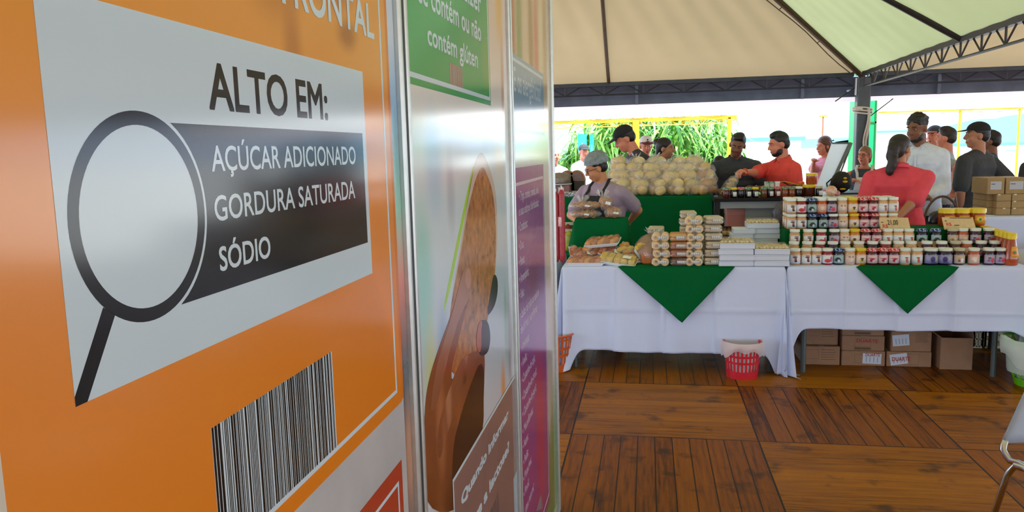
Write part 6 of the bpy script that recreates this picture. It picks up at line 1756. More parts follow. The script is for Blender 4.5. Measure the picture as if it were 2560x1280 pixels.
class Person:
    def __init__(self, label, px, py, Y, yaw, skin_m, group=None, lean=0., sway=0., head_yaw=0., head_pitch=0., head_roll=0., build=1.0, female=False, height=None, base=0.):
        top = at_y(px, py, Y)
        self.Hh = height or top.z
        # account for a lean lowering the head a little
        self.s = self.Hh/1.72
        self.yaw = math.radians(yaw); self.lean = math.radians(lean); self.sway = math.radians(sway)
        s = self.s
        # the head top should sit on the pixel: shift the base back for the lean
        R = Matrix.Rotation(self.yaw, 3, 'Z')
        ht = self.up(Vector((0, 0, 1.72)))
        off = R @ (Vector((ht.x, ht.y, 0))*s)
        if lean or sway: s = self.s = self.Hh/ht.z*1.0
        off = R @ (Vector((ht.x, ht.y, 0))*s)
        self.root = thing('person', label, 'person', (top.x-off.x, Y-off.y, 0), self.yaw, group)
        self.inv = self.root.matrix_basis.inverted()
        self.skin = skin_m; self.build = build; self.female = female
        self.hy, self.hp, self.hr = math.radians(head_yaw), math.radians(head_pitch), math.radians(head_roll)
        self.arms = {}
    def up(self, p):
        """upper-body transform: lean forward (towards -y) and sway about the hips"""
        p = Vector(p); h = Vector((0, 0, .95)); q = p-h
        w = min(1, max(0, (p.z-.85)/.25))
        q = Matrix.Rotation(self.lean*w, 3, 'X') @ q
        q = Matrix.Rotation(self.sway*w, 3, 'Y') @ q
        return q+h
    def loc(self, wp): return (self.inv @ Vector(wp))/self.s
    def H(self, p):
        """head-space point (origin at skull centre, unscaled metres) to body space"""
        neck = Vector((0, .005, 1.50))
        q = Vector(p)+Vector((0, -.012, .105))
        R = Matrix.Rotation(self.hy, 3, 'Z') @ Matrix.Rotation(self.hp, 3, 'X') @ Matrix.Rotation(self.hr, 3, 'Y')
        return self.up(neck)+(Matrix.Rotation(self.sway, 3, 'Y') @ Matrix.Rotation(self.lean, 3, 'X') @ R @ q)
    def HR(self):
        return Matrix.Rotation(self.sway, 3, 'Y') @ Matrix.Rotation(self.lean, 3, 'X') @ Matrix.Rotation(self.hy, 3, 'Z') @ Matrix.Rotation(self.hp, 3, 'X') @ Matrix.Rotation(self.hr, 3, 'Y')
    def S(self, p): return Vector(p)*self.s
    def hell(self, mb, c, r, rot=None, **k):
        R = self.HR() @ (rot or Matrix.Identity(3))
        mb.ell(self.S(self.H(c)), [x*self.s for x in r], R, **k)
    def hcap(self, mb, a, b, ra, rb): mb.capsule(self.S(self.H(a)), self.S(self.H(b)), ra*self.s, rb*self.s, 10, 3)
    def cap(self, mb, a, b, ra, rb, up=True):
        f = self.up if up else (lambda p: Vector(p))
        mb.capsule(self.S(f(a)), self.S(f(b)), ra*self.s, rb*self.s, 12, 4)
    # ---- arms
    def arm(self, side, hand=None, elbow_hint=(0, .3, -.6), pose=None, world=True):
        """side -1 = person's right, +1 = left; hand: target (world point or body point)"""
        bw = self.build
        sh = self.up(Vector((side*.172*bw, .005, 1.362)))
        L1, L2 = .285, .25
        if hand is None: hand = self.up(Vector((side*(.235*bw+.02), -.03, .86)))
        else: hand = self.loc(hand) if world else Vector(hand)
        d = hand-sh; D = min(d.length, (L1+L2)*.995); u = d.normalized(); hand = sh+u*D
        a = (L1*L1-L2*L2+D*D)/(2*D); h = math.sqrt(max(L1*L1-a*a, 0))
        hint = Vector((side*elbow_hint[0], elbow_hint[1], elbow_hint[2])); n = hint-u*hint.dot(u)
        n = n.normalized() if n.length > 1e-6 else Vector((0, 1, 0))
        el = sh+u*a+n*h
        self.arms[side] = (sh, el, hand)
    def finish(self, hair='short', hair_m=m_hairb, shirt=None, sleeve=.55, trousers=m_jean, shirt_hem=.90, nose=True, hands=True, neck_open=.0, cap=None, tank=False, beard=None, collar=None, glasses=None, ear=True, voxel=.0085, loose=1.0, cuff=0.):
        s, bw = self.s, self.build
        for sd in (-1, 1):
            if sd not in self.arms: self.arm(sd)
        fem = self.female
        # ---------------- body
        mb = MB()
        self.hell(mb, (0, .012, .030), (.073, .094, .088), seg=20, rings=14)
        self.hell(mb, (0, -.022, -.035), (.060, .068, .078), seg=18, rings=12)
        self.hell(mb, (0, -.050, -.088), (.034, .034, .026))
        self.hell(mb, (-.030, -.052, -.030), (.030, .034, .036)); self.hell(mb, (.030, -.052, -.030), (.030, .034, .036))
        self.hell(mb, (0, -.074, .030), (.052, .020, .014))                       # brow
        self.hcap(mb, (0, -.086, .018), (0, -.106, -.020), .010, .0145)            # nose
        self.hell(mb, (-.010, -.094, -.024), (.010, .011, .009)); self.hell(mb, (.010, -.094, -.024), (.010, .011, .009))
        self.hell(mb, (0, -.082, -.055), (.024, .012, .007)); self.hell(mb, (0, -.080, -.066), (.021, .012, .008))
        for sd in (-1, 1):
            self.hell(mb, (sd*.074, .010, -.008), (.011, .021, .032), Euler((.15, 0, sd*.35)).to_matrix())
        self.cap(mb, (0, .018, 1.43), (0, .012, 1.54), .060 if not fem else .052, .056 if not fem else .050)
        self.cap(mb, (-.10*bw, .012, 1.37), (.10*bw, .012, 1.37), .06, .06)
        for z, w, r in ((1.30, .075, .098), (1.18, .07, .093), (1.06, .06 if fem else .068, .090), (.96, .075, .096), (.90, .08, .094)):
            self.cap(mb, (-w*bw, .0, z), (w*bw, .0, z), r*(.5+.5*bw), r*(.5+.5*bw))
        self.cap(mb, (-.045, .014, 1.415), (-.165*bw, .01, 1.362), .052, .049); self.cap(mb, (.045, .014, 1.415), (.165*bw, .01, 1.362), .052, .049)
        for sd in (-1, 1):
            sh, el, ha = self.arms[sd]
            aw = .5+.5*bw
            mb.capsule(sh*s, el*s, .049*aw*s, .039*aw*s, 12, 4)
            wr = el.lerp(ha, .93)
            mb.capsule(el*s, wr*s, .040*aw*s, .025*s, 12, 4)
            self._hand(mb, sd, el, ha)
            self.cap(mb, (sd*.09, 0, .90), (sd*.095, -.005, .49), .085, .056, False)
            self.cap(mb, (sd*.095, -.005, .49), (sd*.095, .02, .09), .055, .036, False)
            self.cap(mb, (sd*.095, .03, .035), (sd*.10, -.13, .03), .034, .030, False)
        fuse(mb, 'body', self.skin, self.root, voxel*s, 3)
        # ---------------- face details
        mb = MB()
        for sd in (-1, 1): self.hell(mb, (sd*.030, -.0755, .010), (.0110, .006, .0040), seg=10, rings=8)
        _ey = mb.build('eyes', m_eye, self.root)
        mb = MB()
        for sd in (-1, 1): self.hell(mb, (sd*.030, -.0805, .009), (.0066, .0025, .0042), seg=8, rings=6)
        mb.build('irises', m_iris, _ey)
        mb = MB()
        for sd in (-1, 1): self.hcap(mb, (sd*.016, -.090, .032), (sd*.046, -.079, .033), .0042, .003)
        mb.build('eyebrows', hair_m if hair_m is not m_hairg else m_hair, self.root)
        mb = MB(); self.hell(mb, (0, -.0875, -.0555), (.021, .009, .0045), seg=10, rings=6); self.hell(mb, (0, -.0860, -.065), (.018, .009, .005), seg=10, rings=6); mb.build('lips', m_lip, self.root)
        # ---------------- hair
        mb = MB()
        if hair in ('short', 'crop', 'cap'):
            self.hell(mb, (0, .022, .046), (.0795, .093, .084), seg=22, rings=14)
            self.hell(mb, (0, .050, .0), (.072, .066, .070))
            if hair == 'short':
                self.hell(mb, (0, -.030, .098), (.058, .042, .034)); self.hell(mb, (.01, .0, .115), (.05, .06, .026))
        elif hair == 'curly':
            self.hell(mb, (0, .022, .052), (.079, .092, .084)); rr = random.Random(3)
            for k in range(90):
                a, b = rr.uniform(0, 6.28), rr.uniform(-.1, 1.5)
                self.hell(mb, (.079*math.cos(b)*math.cos(a), .022+.092*math.cos(b)*math.sin(a), .052+.084*math.sin(b)), (.0115,)*3, seg=8, rings=6)
        elif hair in ('long', 'pony', 'bun', 'bob'):
            self.hell(mb, (0, .022, .046), (.083, .098, .088), seg=22, rings=14)
            self.hell(mb, (0, .060, .0), (.076, .062, .082))
            if hair == 'pony':
                for k in range(5):
                    t = k/4; self.hell(mb, (.01*math.sin(k*2), .115+.012*t, -.02-.15*t), (.050-.012*t, .042-.008*t, .06))
                self.hell(mb, (0, .10, .01), (.055, .05, .06))
            if hair == 'bun': self.hell(mb, (0, .105, .075), (.046, .046, .044)); self.hell(mb, (0, .08, -.05), (.06, .04, .06))
            if hair == 'long':
                for k in range(4): self.hell(mb, (0, .085, -.04-.05*k), (.082, .045, .06))
            if hair == 'bob':
                self.hell(mb, (0, .035, .0), (.088, .085, .10)); self.hell(mb, (0, .02, .07), (.085, .095, .08))
        if hair != 'bald':
            fuse(mb, 'hair', hair_m, self.root, .0085*s, 2)
        else: mb.bm.free()
        if beard is not None:
            mb = MB(); self.hell(mb, (0, -.042, -.082), (.045, .046, .036)); self.hell(mb, (-.043, -.022, -.062), (.020, .038, .040)); self.hell(mb, (.043, -.022, -.062), (.020, .038, .040))
            fuse(mb, 'beard', beard, self.root, .008*s, 2)
        if cap is not None:
            cm, style = cap
            mb = MB()
            self.hell(mb, (0, .012, .055), (.086, .105, .082), seg=24, rings=14)
            def kp(v):
                q = (self.HR().inverted() @ (v/s-self.H((0, 0, 0))))
                return q.z > .045-.10*q.y*(.3 if style != 'net' else .45)
            o = crown = fuse(mb, 'cap_crown', cm[0], self.root, .009*s, 1, kp)
            o.modifiers.new('t', 'SOLIDIFY').thickness = .004
            mb = MB(); top, bot = [], []
            for i in range(17):
                a = math.pi*i/16; x = .078*math.cos(a); y = -.065-.105*math.sin(a)**.8
                top.append((x, y, .052-.022*math.sin(a)+.012*(1-(x/.078)**2)))
            pts = [self.S(self.H(p)) for p in top]
            nrm = self.HR() @ Vector((0, 0, .006*s)); 
            c0 = self.S(self.H((0, -.06, .064)))
            vt = mb.verts([p+nrm for p in pts]); vb = mb.verts(pts); ct = mb.bm.verts.new(c0+nrm); cb = mb.bm.verts.new(c0)
            for i in range(16):
                mb._f([ct, vt[i], vt[i+1]]); mb._f([cb, vb[i+1], vb[i]]); mb._f([vb[i], vb[i+1], vt[i+1], vt[i]])
            mb._f([cb, vb[0], vt[0], ct]); mb._f([cb, ct, vt[16], vb[16]])
            mb.build('cap_brim', cm[1], crown)
        # ---------------- clothes
        if shirt is not None:
            mb = MB(); k = .012*loose
            for z, w, r in ((1.36, .09, .072), (1.30, .078, .100), (1.18, .075, .096), (1.06, .064 if fem else .072, .094), (.98, .076, .099)) + (((.92, .082, .100),) if shirt_hem < .93 else ()):
                self.cap(mb, (-w*bw, .0, z), (w*bw, .0, z), r*(.5+.5*bw)+k, r*(.5+.5*bw)+k)
            if fem:
                self.cap(mb, (-.07*bw, -.075, 1.24), (.07*bw, -.075, 1.24), .058, .058)
            if tank:
                for sd in (-1, 1): self.cap(mb, (sd*.075, -.05, 1.36), (sd*.085, .01, 1.445), .022, .020); self.cap(mb, (sd*.085, .01, 1.445), (sd*.08, .07, 1.36), .020, .022)
            else:
                self.cap(mb, (-.045, .014, 1.415), (-.168*bw, .008, 1.362), .050+k, .050+k); self.cap(mb, (.045, .014, 1.415), (.168*bw, .008, 1.362), .050+k, .050+k)
                self.cap(mb, (-.03, .022, 1.422), (.03, .022, 1.422), .056, .056)
                for sd in (-1, 1):
                    sh, el, ha = self.arms[sd]; aw = .5+.5*bw
                    if sleeve <= 1:
                        e = sh.lerp(el, max(sleeve, .05)*1.15 if sleeve < .9 else 1); mb.capsule(sh*s, e*s, (.050*aw+k)*s, (.052*aw+k*1.2)*s, 12, 3)
                    else:
                        mb.capsule(sh*s, el*s, (.050*aw+k)*s, (.043*aw+k)*s, 12, 4); e = el.lerp(ha, sleeve-1); mb.capsule(el*s, e*s, (.043*aw+k)*s, (.033+k)*s, 12, 3)
            # cut the neck opening and the hem
            inv_l = self.lean
            def kp(v):
                q = v/s
                return True
            o = shirt_o = fuse(mb, 'shirt', shirt, self.root, .010*s, 2)
            if collar is not None:
                mb = MB(); pts = []
                for i in range(25):
                    a = math.radians(-60)+2*math.pi*i/24*.835
                    a = -math.pi/2+.35+(2*math.pi-.7)*i/24
                    pts.append((math.cos(a)*.074, .016+math.sin(a)*.070, 1.478+.018*math.sin(a)))
                top = [self.S(self.up(p)) for p in pts]; bot = [self.S(self.up((p[0]*1.28, .016+(p[1]-.016)*1.28, p[2]-.040))) for p in pts]
                a_, b_ = mb.verts(top), mb.verts(bot)
                for i in range(24): mb._f([a_[i], a_[i+1], b_[i+1], b_[i]])
                o = mb.build('collar', collar, shirt_o, angle=80); o.modifiers.new('t', 'SOLIDIFY').thickness = .006
        mb = MB()
        self.cap(mb, (-.075*bw, 0, .93), (.075*bw, 0, .93), .103*(.5+.5*bw), .103*(.5+.5*bw)); self.cap(mb, (-.08*bw, 0, .88), (.08*bw, 0, .88), .100, .100)
        for sd in (-1, 1):
            self.cap(mb, (sd*.09, 0, .88), (sd*.095, -.005, .49), .096, .072, False); self.cap(mb, (sd*.095, -.005, .49), (sd*.095, .02, .07), .070, .060, False)
        fuse(mb, 'trousers', trousers, self.root, .014*s, 2)
        for sd in (-1, 1):
            mb = MB(); self.cap(mb, (sd*.095, .045, .042), (sd*.10, -.155, .038), .044, .038, False); fuse(mb, 'shoe', m_shoe, self.root, .01*s, 2, lambda v: True)
        if glasses is not None:
            mb = MB()
            for sd in (-1, 1):
                R = self.HR() @ Euler((math.pi/2, 0, 0)).to_matrix()
                c = self.S(self.H((sd*.031, -.094, .008)))
                mb.torus(c, .021*s, .0026*s, R, 16, 5)
                mb.tube([self.S(self.H((sd*.052, -.09, .012))), self.S(self.H((sd*.076, -.03, .012))), self.S(self.H((sd*.078, .02, .004)))], .0022*s, 5)
            mb.tube([self.S(self.H((-.011, -.096, .012))), self.S(self.H((.011, -.096, .012)))], .002*s, 5)
            mb.build('glasses', glasses, self.root)
        return self
    def _hand(self, mb, sd, el, ha):
        s = self.s; d = (ha-el).normalized()
        w = el.lerp(ha, .93)
        side = d.cross(Vector((0, 0, 1)))
        side = side.normalized() if side.length > .1 else Vector((1, 0, 0))
        if abs(d.z) > .75: side = Vector((0, 1, 0))-d*d.y; side.normalize()     # arm hanging: palm faces the thigh
        pn = side.cross(d).normalized()
        curl = getattr(self, 'curl', .5)
        mb.capsule((w)*s, (w+d*.06)*s, .024*s, .030*s, 10, 3)
        mb.capsule((w+d*.05-side*.018)*s, (w+d*.065+side*.018)*s, .019*s, .019*s, 10, 3)
        flip = getattr(self, 'palm', 1)
        for k, (o, L) in enumerate(((-.029, .072), (-.010, .080), (.010, .076), (.028, .060))):
            b = w+d*.082+side*o
            d1 = (d*math.cos(curl)-pn*flip*math.sin(curl)).normalized(); d2 = (d*math.cos(curl*2.2)-pn*flip*math.sin(curl*2.2)).normalized()
            m1 = b+d1*L*.55; t = m1+d2*L*.5
            mb.capsule(b*s, m1*s, .0095*s, .0088*s, 8, 3); mb.capsule(m1*s, t*s, .0088*s, .0072*s, 8, 3)
        th = side*(-1)
        a = w+d*.025+th*.024; b = a+(d*.6+th*.75-pn*flip*.2).normalized()*.040; c = b+(d*.9+th*.2-pn*flip*.35).normalized()*.032
        mb.capsule(a*s, b*s, .0125*s, .0105*s, 8, 3); mb.capsule(b*s, c*s, .0105*s, .0085*s, 8, 3)

def cloth_m(name, c, n=.08): return mat('cloth_'+name, c, .85, noise=n, nscale=18, bump=.55, bscale=13)
CL = {k: cloth_m(k, rgb(*v)) for k, v in {'charcoal': (48, 50, 56), 'mauve': (152, 134, 150), 'black': (20, 20, 24), 'white': (206, 216, 230), 'coral': (224, 74, 66), 'pinkred': (216, 70, 84), 'slate': (58, 62, 74), 'grey': (156, 160, 162), 'darkgrey': (52, 56, 60), 'pink': (206, 130, 150), 'pale': (200, 208, 210), 'navy': (36, 46, 70), 'stripe': (60, 66, 84), 'teal': (28, 52, 70)}.items()}
m_net = mat('hairnet', rgb(120, 130, 134), .6, noise=.35, nscale=22)

def apron_from(P, m, x_half, z0, z1, name='apron', strap=True, both=False, skirt=.30):
    """bib and skirt following the front of the chest, with neck straps"""
    s, bw = P.s, P.build; mb = MB()
    fem = .055 if P.female else 0
    def fr(x, z):
        r = .112*(.5+.5*bw)+.026; w = .075*bw
        dx = max(0, abs(x)-w); y = -math.sqrt(max(r*r-dx*dx, .0004))-(fem*math.exp(-((z-1.24)/.09)**2)*.55)
        return y
    def fn(u, v):
        z = z1+(z0-z1)*v; t = min(1, max(0, (z1-z)/(z1-1.10))) if z1 > 1.10 else 1
        xh = x_half*(.62+.38*t**.7) if z > 1.08 else x_half*1.15; x = (u-.5)*2*xh
        if z < .93: return P.S(Vector((x, fr(x, .93)-.006-.03*(.93-z), z)))
        return P.S(P.up((x, fr(x, z)-.006, z)))
    mb.grid(fn, 17, 26); o = ap = mb.build(name, m, P.root, angle=80); o.modifiers.new('t', 'SOLIDIFY').thickness = .004
    if strap:
        for sd in (-1, 1):
            mb = MB(); x1 = x_half*.58
            mid = P.up((sd*.098, -.058, 1.435)); pts = [P.up((sd*x1, fr(x1, z1)-.008, z1-.01)), P.up((sd*(x1*.7+.03), -.092, (z1+1.435)/2)), mid, P.up((sd*.088, .012, 1.488)), P.up((sd*.062, .068, 1.482)), P.up((sd*.0, .094, 1.474))]
            w = Vector((.017*s, 0, 0)); a = mb.verts([p*s-w for p in pts]); b = mb.verts([p*s+w for p in pts])
            for i in range(len(pts)-1): mb._f([a[i], a[i+1], b[i+1], b[i]])
            o = mb.build('apron_strap', m, ap); o.modifiers.new('t', 'SOLIDIFY').thickness = .004
    return o

# 1 woman in hairnet behind the pastries
P = Person('person in a hairnet, glasses and black apron looking down at the pastries', 1496, 386, 6.5, -38, SK['warm'], lean=9, head_yaw=-34, head_pitch=17, build=1.3, female=True)
P.arm(-1, at_y(1452, 560, 6.55), (.9, .3, 0)); P.arm(1, at_y(1572, 556, 6.75), (1, .25, .1))
P.finish('crop', m_hairb, CL['mauve'], .62, m_blkpants, glasses=mat('glasses_frame', rgb(60, 50, 50), .3))
mb = MB(); P.hell(mb, (0, .028, .060), (.106, .120, .098), seg=24, rings=16, jitter=.02, rnd=random.Random(3)); P.hell(mb, (0, .07, .02), (.085, .07, .075), seg=18)
def _kp(v):
    q = P.HR().inverted() @ (v/P.s-P.H((0, 0, 0))); return q.z > .042-.35*max(q.y, -.2)*.6
o = fuse(mb, 'hairnet', m_net, P.root, .008, 1, _kp); o.modifiers.new('t', 'SOLIDIFY').thickness = .002
apron_from(P, CL['black'], .15, .55, 1.365)
# 2 man in black cap
P = Person('person in a black cap and charcoal tee bending left beyond the bread pile', 1552, 319, 8.35, -72, SK['rose'], lean=26, head_yaw=-6, head_pitch=4, build=1.2)
P.arm(-1, at_y(1530, 450, 8.2), (.2, .5, -.6)); P.arm(1, at_y(1548, 452, 8.15), (.2, .5, -.6))
P.finish('crop', m_hairb, CL['charcoal'], .6, m_jean, cap=((CL['black'], CL['black']), 'cap'))
# 3 white cap
P = Person('person in a white and red cap standing behind the woman with the hair bun', 1614, 342, 10.1, 12, SK['rose'], build=1.0, head_pitch=8)
m_capw = mat('white_cap', rgb(220, 214, 214), .8); m_capr = mat('maroon_cap_brim', rgb(110, 30, 34), .8)
P.finish('crop', m_hair, CL['black'], .6, m_blkpants, cap=((m_capw, m_capr), 'cap'))
mb = MB(); P.hell(mb, (0, -.086, .092), (.010, .010, .010), seg=10); P.hell(mb, (0, -.094, .070), (.026, .008, .004), seg=10); mb.build('cap_emblem', CL['black'], P.root)
# 4 woman with bun
P = Person('person with a dark hair bun and black vest looking right behind the bread pile', 1661, 347, 9.1, 40, SK['tan'], female=True, head_yaw=32, head_pitch=2, build=1.02)
P.finish('bun', m_hairb, CL['black'], .1, m_blkpants, tank=True)
# 5 far person in cap and pale shirt
P = Person('person in a dark cap and pale grey shirt far left before the tall grass', 1459, 363, 12.6, 25, SK['rose'], build=.95)
P.finish('crop', m_hair, CL['pale'], 1.5, m_jean, cap=((CL['darkgrey'], CL['darkgrey']), 'cap'))
# 6 partly hidden at the post
P = Person('person with fair grey hair half hidden behind the board post at left', 1386, 372, 11.4, 30, SK['rose'], female=True, build=1.0)
P.finish('crop', m_hairg, CL['white'], .6, m_jean)
# 7 man in slate shirt
P = Person('person in a dark slate polo looking down at a bag behind the jam counter', 1842, 332, 8.45, 6, SK['brown'], lean=4, head_yaw=-18, head_pitch=20, head_roll=9, build=1.22)
P.arm(-1, at_y(1790, 477, 8.15), (.7, .4, -.3)); P.arm(1, at_y(1880, 470, 8.2), (.8, .4, -.4))
P.finish('short', m_hairb, CL['slate'], .62, m_blkpants, collar=CL['slate'], loose=1.2)
# 8 man in coral polo handing over a bag
P = Person('person in a coral polo reaching left with a snack bag over the jam counter', 1952, 331, 8.05, -62, SK['rose'], lean=3, head_yaw=-14, head_pitch=10, build=1.12)
P.curl = .75
P.arm(-1, at_y(1843, 432, 7.72), (.4, .3, -.8)); P.arm(1, at_y(1930, 470, 7.88), (.5, .5, -.6))
P.finish('short', m_hairb, CL['coral'], .72, m_jean, collar=CL['coral'], beard=m_hairb, loose=1.2)
sh, el, ha = P.arms[-1]
mb = MB(); w_ = el.lerp(ha, .86); mb.torus(w_*P.s, .032*P.s, .006, (ha-el).to_track_quat('Z', 'Y').to_matrix(), 16, 6); mb.build('orange_wristband', mat('orange_band', rgb(226, 80, 40), .5), P.root)
tip = at_y(1836, 436, 7.70)
root = thing('snack_bag', 'clear long bag of beige snacks held in the reaching hand', 'snack bag', tip)
mb = MB()
a, b = Vector((0.02, -.01, -.015)), Vector((-.10, -.02, -.185))
for k in range(26):
    r_ = random.Random(k); t = r_.uniform(.12, .98); mb.capsule(a.lerp(b, t)+Vector((r_.uniform(-.03, .03), r_.uniform(-.015, .015), r_.uniform(-.01, .01))), a.lerp(b, t)+Vector((r_.uniform(-.03, .03), r_.uniform(-.01, .01), r_.uniform(-.02, .02))), .011, .010, 8, 2)
o = mb.build('snacks', mat('beige_snack', rgb(206, 170, 116), .6, noise=.2, nscale=30), root); o['kind'] = 'stuff'
mb = MB(); mb.tube([a+Vector((.01, 0, .03)), a, a.lerp(b, .15), a.lerp(b, .5), a.lerp(b, .9), b], [.035, .014, .046, .058, .055, .025], 14); mb.build('clear_bag', film_bag, root)
# 9 woman in pink
P = Person('person with reddish short hair and pink top behind the raised white lid', 2062, 345, 10.6, -62, SK['rose'], female=True, head_pitch=4, build=1.05)
P.arm(-1, at_y(2034, 404, 10.3), (.4, .2, -.8))
P.finish('bob', m_hairr, CL['pink'], .62, m_jean)
# 10 woman in white apron
P = Person('person in a white apron and striped vest before the green pillar', 2163, 368, 9.75, -18, SK['rose'], female=True, head_yaw=-22, build=1.0)
P.arm(-1, at_y(2127, 452, 9.6), (1, .3, -.2)); P.arm(1, at_y(2216, 440, 9.6), (1, .3, -.2))
P.finish('bun', m_hairf, CL['stripe'], .1, m_jean, tank=True, glasses=mat('dark_glasses', rgb(30, 26, 26), .3))
apron_from(P, mat('white_apron', rgb(214, 220, 226), .85), .125, .5, 1.33)
# 11 woman in coral-red polo, back turned
P = Person('person in a pink-red polo with dark ponytail, back turned, behind the jars', 2250, 340, 6.75, 168, SK['tan'], female=True, head_yaw=-2, head_pitch=2, build=1.24, lean=3)
P.hy = math.radians(-34)
P.arm(1, at_y(2158, 600, 6.6), (.3, .2, -.2)); P.arm(-1, at_y(2238, 552, 6.42), (1.0, .1, -.1))
P.finish('pony', m_hair, CL['pinkred'], .80, m_jean, collar=CL['pinkred'], loose=1.25)
# 12 man in white shirt
P = Person('person with beard in a white long-sleeved shirt facing the pink-red polo', 2300, 287, 7.75, -28, SK['brown'], head_yaw=-22, head_pitch=12, build=1.04)
P.arm(1, at_y(2318, 492, 7.45), (.35, .7, -.5)); P.arm(-1, at_y(2262, 520, 7.45), (.8, .4, -.5))
P.finish('curly', m_hairb, CL['white'], 1.82, m_jean, collar=CL['white'], beard=m_hair, loose=1.6, shirt_hem=.88)
mb = MB(); mb.tube([P.S(P.up((0, -.118, 1.37))), P.S(P.up((0, -.134, 1.2))), P.S(P.up((0, -.128, 1.05))), P.S(P.up((0, -.132, .95)))], [.011*P.s]*4, 6); mb.build('button_placket', CL['white'], P.root)
# 13 ruddy man in cap
P = Person('person in a dark cap and black top between the white shirt and grey shirt', 2337, 317, 10.6, -50, SK['rose'], build=1.05)
P.finish('crop', m_hair, CL['black'], .6, m_blkpants, cap=((CL['darkgrey'], mat('rust_brim', rgb(150, 70, 50), .7)), 'cap'))
# 14 man in grey shirt
P = Person('person with cropped hair in a plain grey shirt turned away to the left', 2367, 320, 9.6, -118, SK['rose'], build=1.05)
P.arm(1, at_y(2386, 466, 9.3), (.5, .5, -.6))
P.finish('short', m_hair, CL['grey'], .7, m_jean)
# 15 man in black cap and dark grey tee
P = Person('person in a black cap and dark grey tee with elbows out at right', 2446, 309, 8.2, -140, SK['tan'], head_yaw=46, build=1.22)
P.arm(-1, at_y(2500, 472, 8.1), (1.0, .1, -.2)); P.arm(1, at_y(2402, 530, 8.1), (.5, .2, -.3))
P.finish('crop', m_hairb, CL['darkgrey'], .72, m_blkpants, cap=((CL['black'], CL['black']), 'cap'), loose=1.4)
# 16 behind him
P = Person('person with black hair in a teal shirt mostly hidden behind the black cap', 2479, 329, 9.7, -120, SK['brown'], build=1.05)
P.finish('short', m_hairb, CL['teal'], .7, m_jean)
# 17 elbow at the right edge
P = Person('person at the far right edge, only a bent elbow in view', 2606, 330, 8.4, -150, SK['tan'], build=1.15)
P.arm(1, at_y(2590, 462, 8.3), (1.2, .3, -.2)); P.arm(-1, at_y(2584, 462, 8.1), (1.2, .1, -.1))
P.finish('short', m_hairb, CL['charcoal'], .55, m_jean)
# 18 behind the slate polo
P = Person('person with dark hair mostly hidden behind the slate polo', 1800, 392, 9.2, 20, SK['tan'], female=True, build=.95)
P.finish('long', m_hairb, CL['black'], .6, m_blkpants)
# ================================================================== OUTSIDE
m_yel = mat('yellow_painted_steel', rgb(236, 140, 0), .5, noise=.06, nscale=6)
m_canopy = fabric_translucent('white_canopy', rgb(240, 240, 238), rgb(245, 244, 240), .22)
GZ = -.14
CYY = 18.0
zb = at_y(1700, 297, CYY).z
def ybeam(x0, x1, Y, z, label, hb_=.08):
    root = thing('canopy_beam', label, 'beam', ((x0+x1)/2, Y, z))
    mb = MB(); mb.obb(((x0+x1)/2, Y, z), (x1-x0, .08, hb_), bevel=.008); mb.build('beam_tube', m_yel, root, world=True, smooth=False)
    mb = MB(); n = int((x1-x0)/.35)
    for i in range(n):
        x = x0+(x1-x0)*i/n; mb.tube([(x, Y, z-hb_*.6), (x+.175, Y, z-hb_*1.5), (x+.35, Y, z-hb_*.6)], hb_*.12, 5)
    mb.tube([(x0, Y, z-hb_*1.6), (x1, Y, z-hb_*1.6)], hb_*.16, 6); o = mb.build('lattice_bars', m_yel, root, world=True); o['kind'] = 'stuff'
    return root
xl, xm, xr = at_y(1300, 300, CYY).x, at_y(1842, 293, CYY).x, at_y(2700, 275, CYY).x
ybeam(xl-3, xm, CYY, zb, 'yellow canopy beam in front of the tall grass')
ybeam(at_y(2196, 284, CYY).x, xr+2, CYY, zb, 'yellow canopy beam behind the white-shirted person', .035)
for px, w, lb in ((1590, .15, 'yellow canopy post left of the white cap before the grass'), (1823, .08, 'thin yellow canopy post beside the slate polo head'), (2546, .04, 'yellow canopy post at the right edge'), (2398, .045, 'yellow canopy post behind the grey-shirted person'), (2182, .12, 'yellow canopy post right of the green pillar')):
    p = at_y(px, 330, CYY)
    root = thing('canopy_post', lb, 'post', (p.x, CYY, GZ))
    mb = MB(); mb.obb((0, 0, (zb-GZ)/2), (w, w, zb-GZ), bevel=.008); mb.build('post_tube', m_yel, root, smooth=False)
    mb = MB(); mb.obb((0, 0, .01), (w*2, w*2, .02)); mb.build('base_plate', m_yel, root, smooth=False)
# white canopies beyond the tent: front valance and sloping roof
for nm, x0, x1 in (('left', xl-3, xm+.2), ('right', at_y(1862, 290, CYY).x+.4, xr+2)):
    root = thing('white_canopy', 'bright white canopy above the yellow beam at %s' % nm, 'canopy', ((x0+x1)/2, CYY+1, zb+.1))
    mb = MB()
    mb.grid(lambda u, v: Vector((x0+(x1-x0)*u, CYY-.06+.02*math.sin(u*60), zb+.05+.10*v)), 60, 3)
    mb.build('valance', m_canopy, root, world=True)
    mb = MB(); mb.grid(lambda u, v: Vector((x0+(x1-x0)*u, CYY-.05+2.2*v, zb+.15+.5*(1-abs(2*v-1)))), 10, 9); mb.build('canopy_roof', m_canopy, root, world=True)
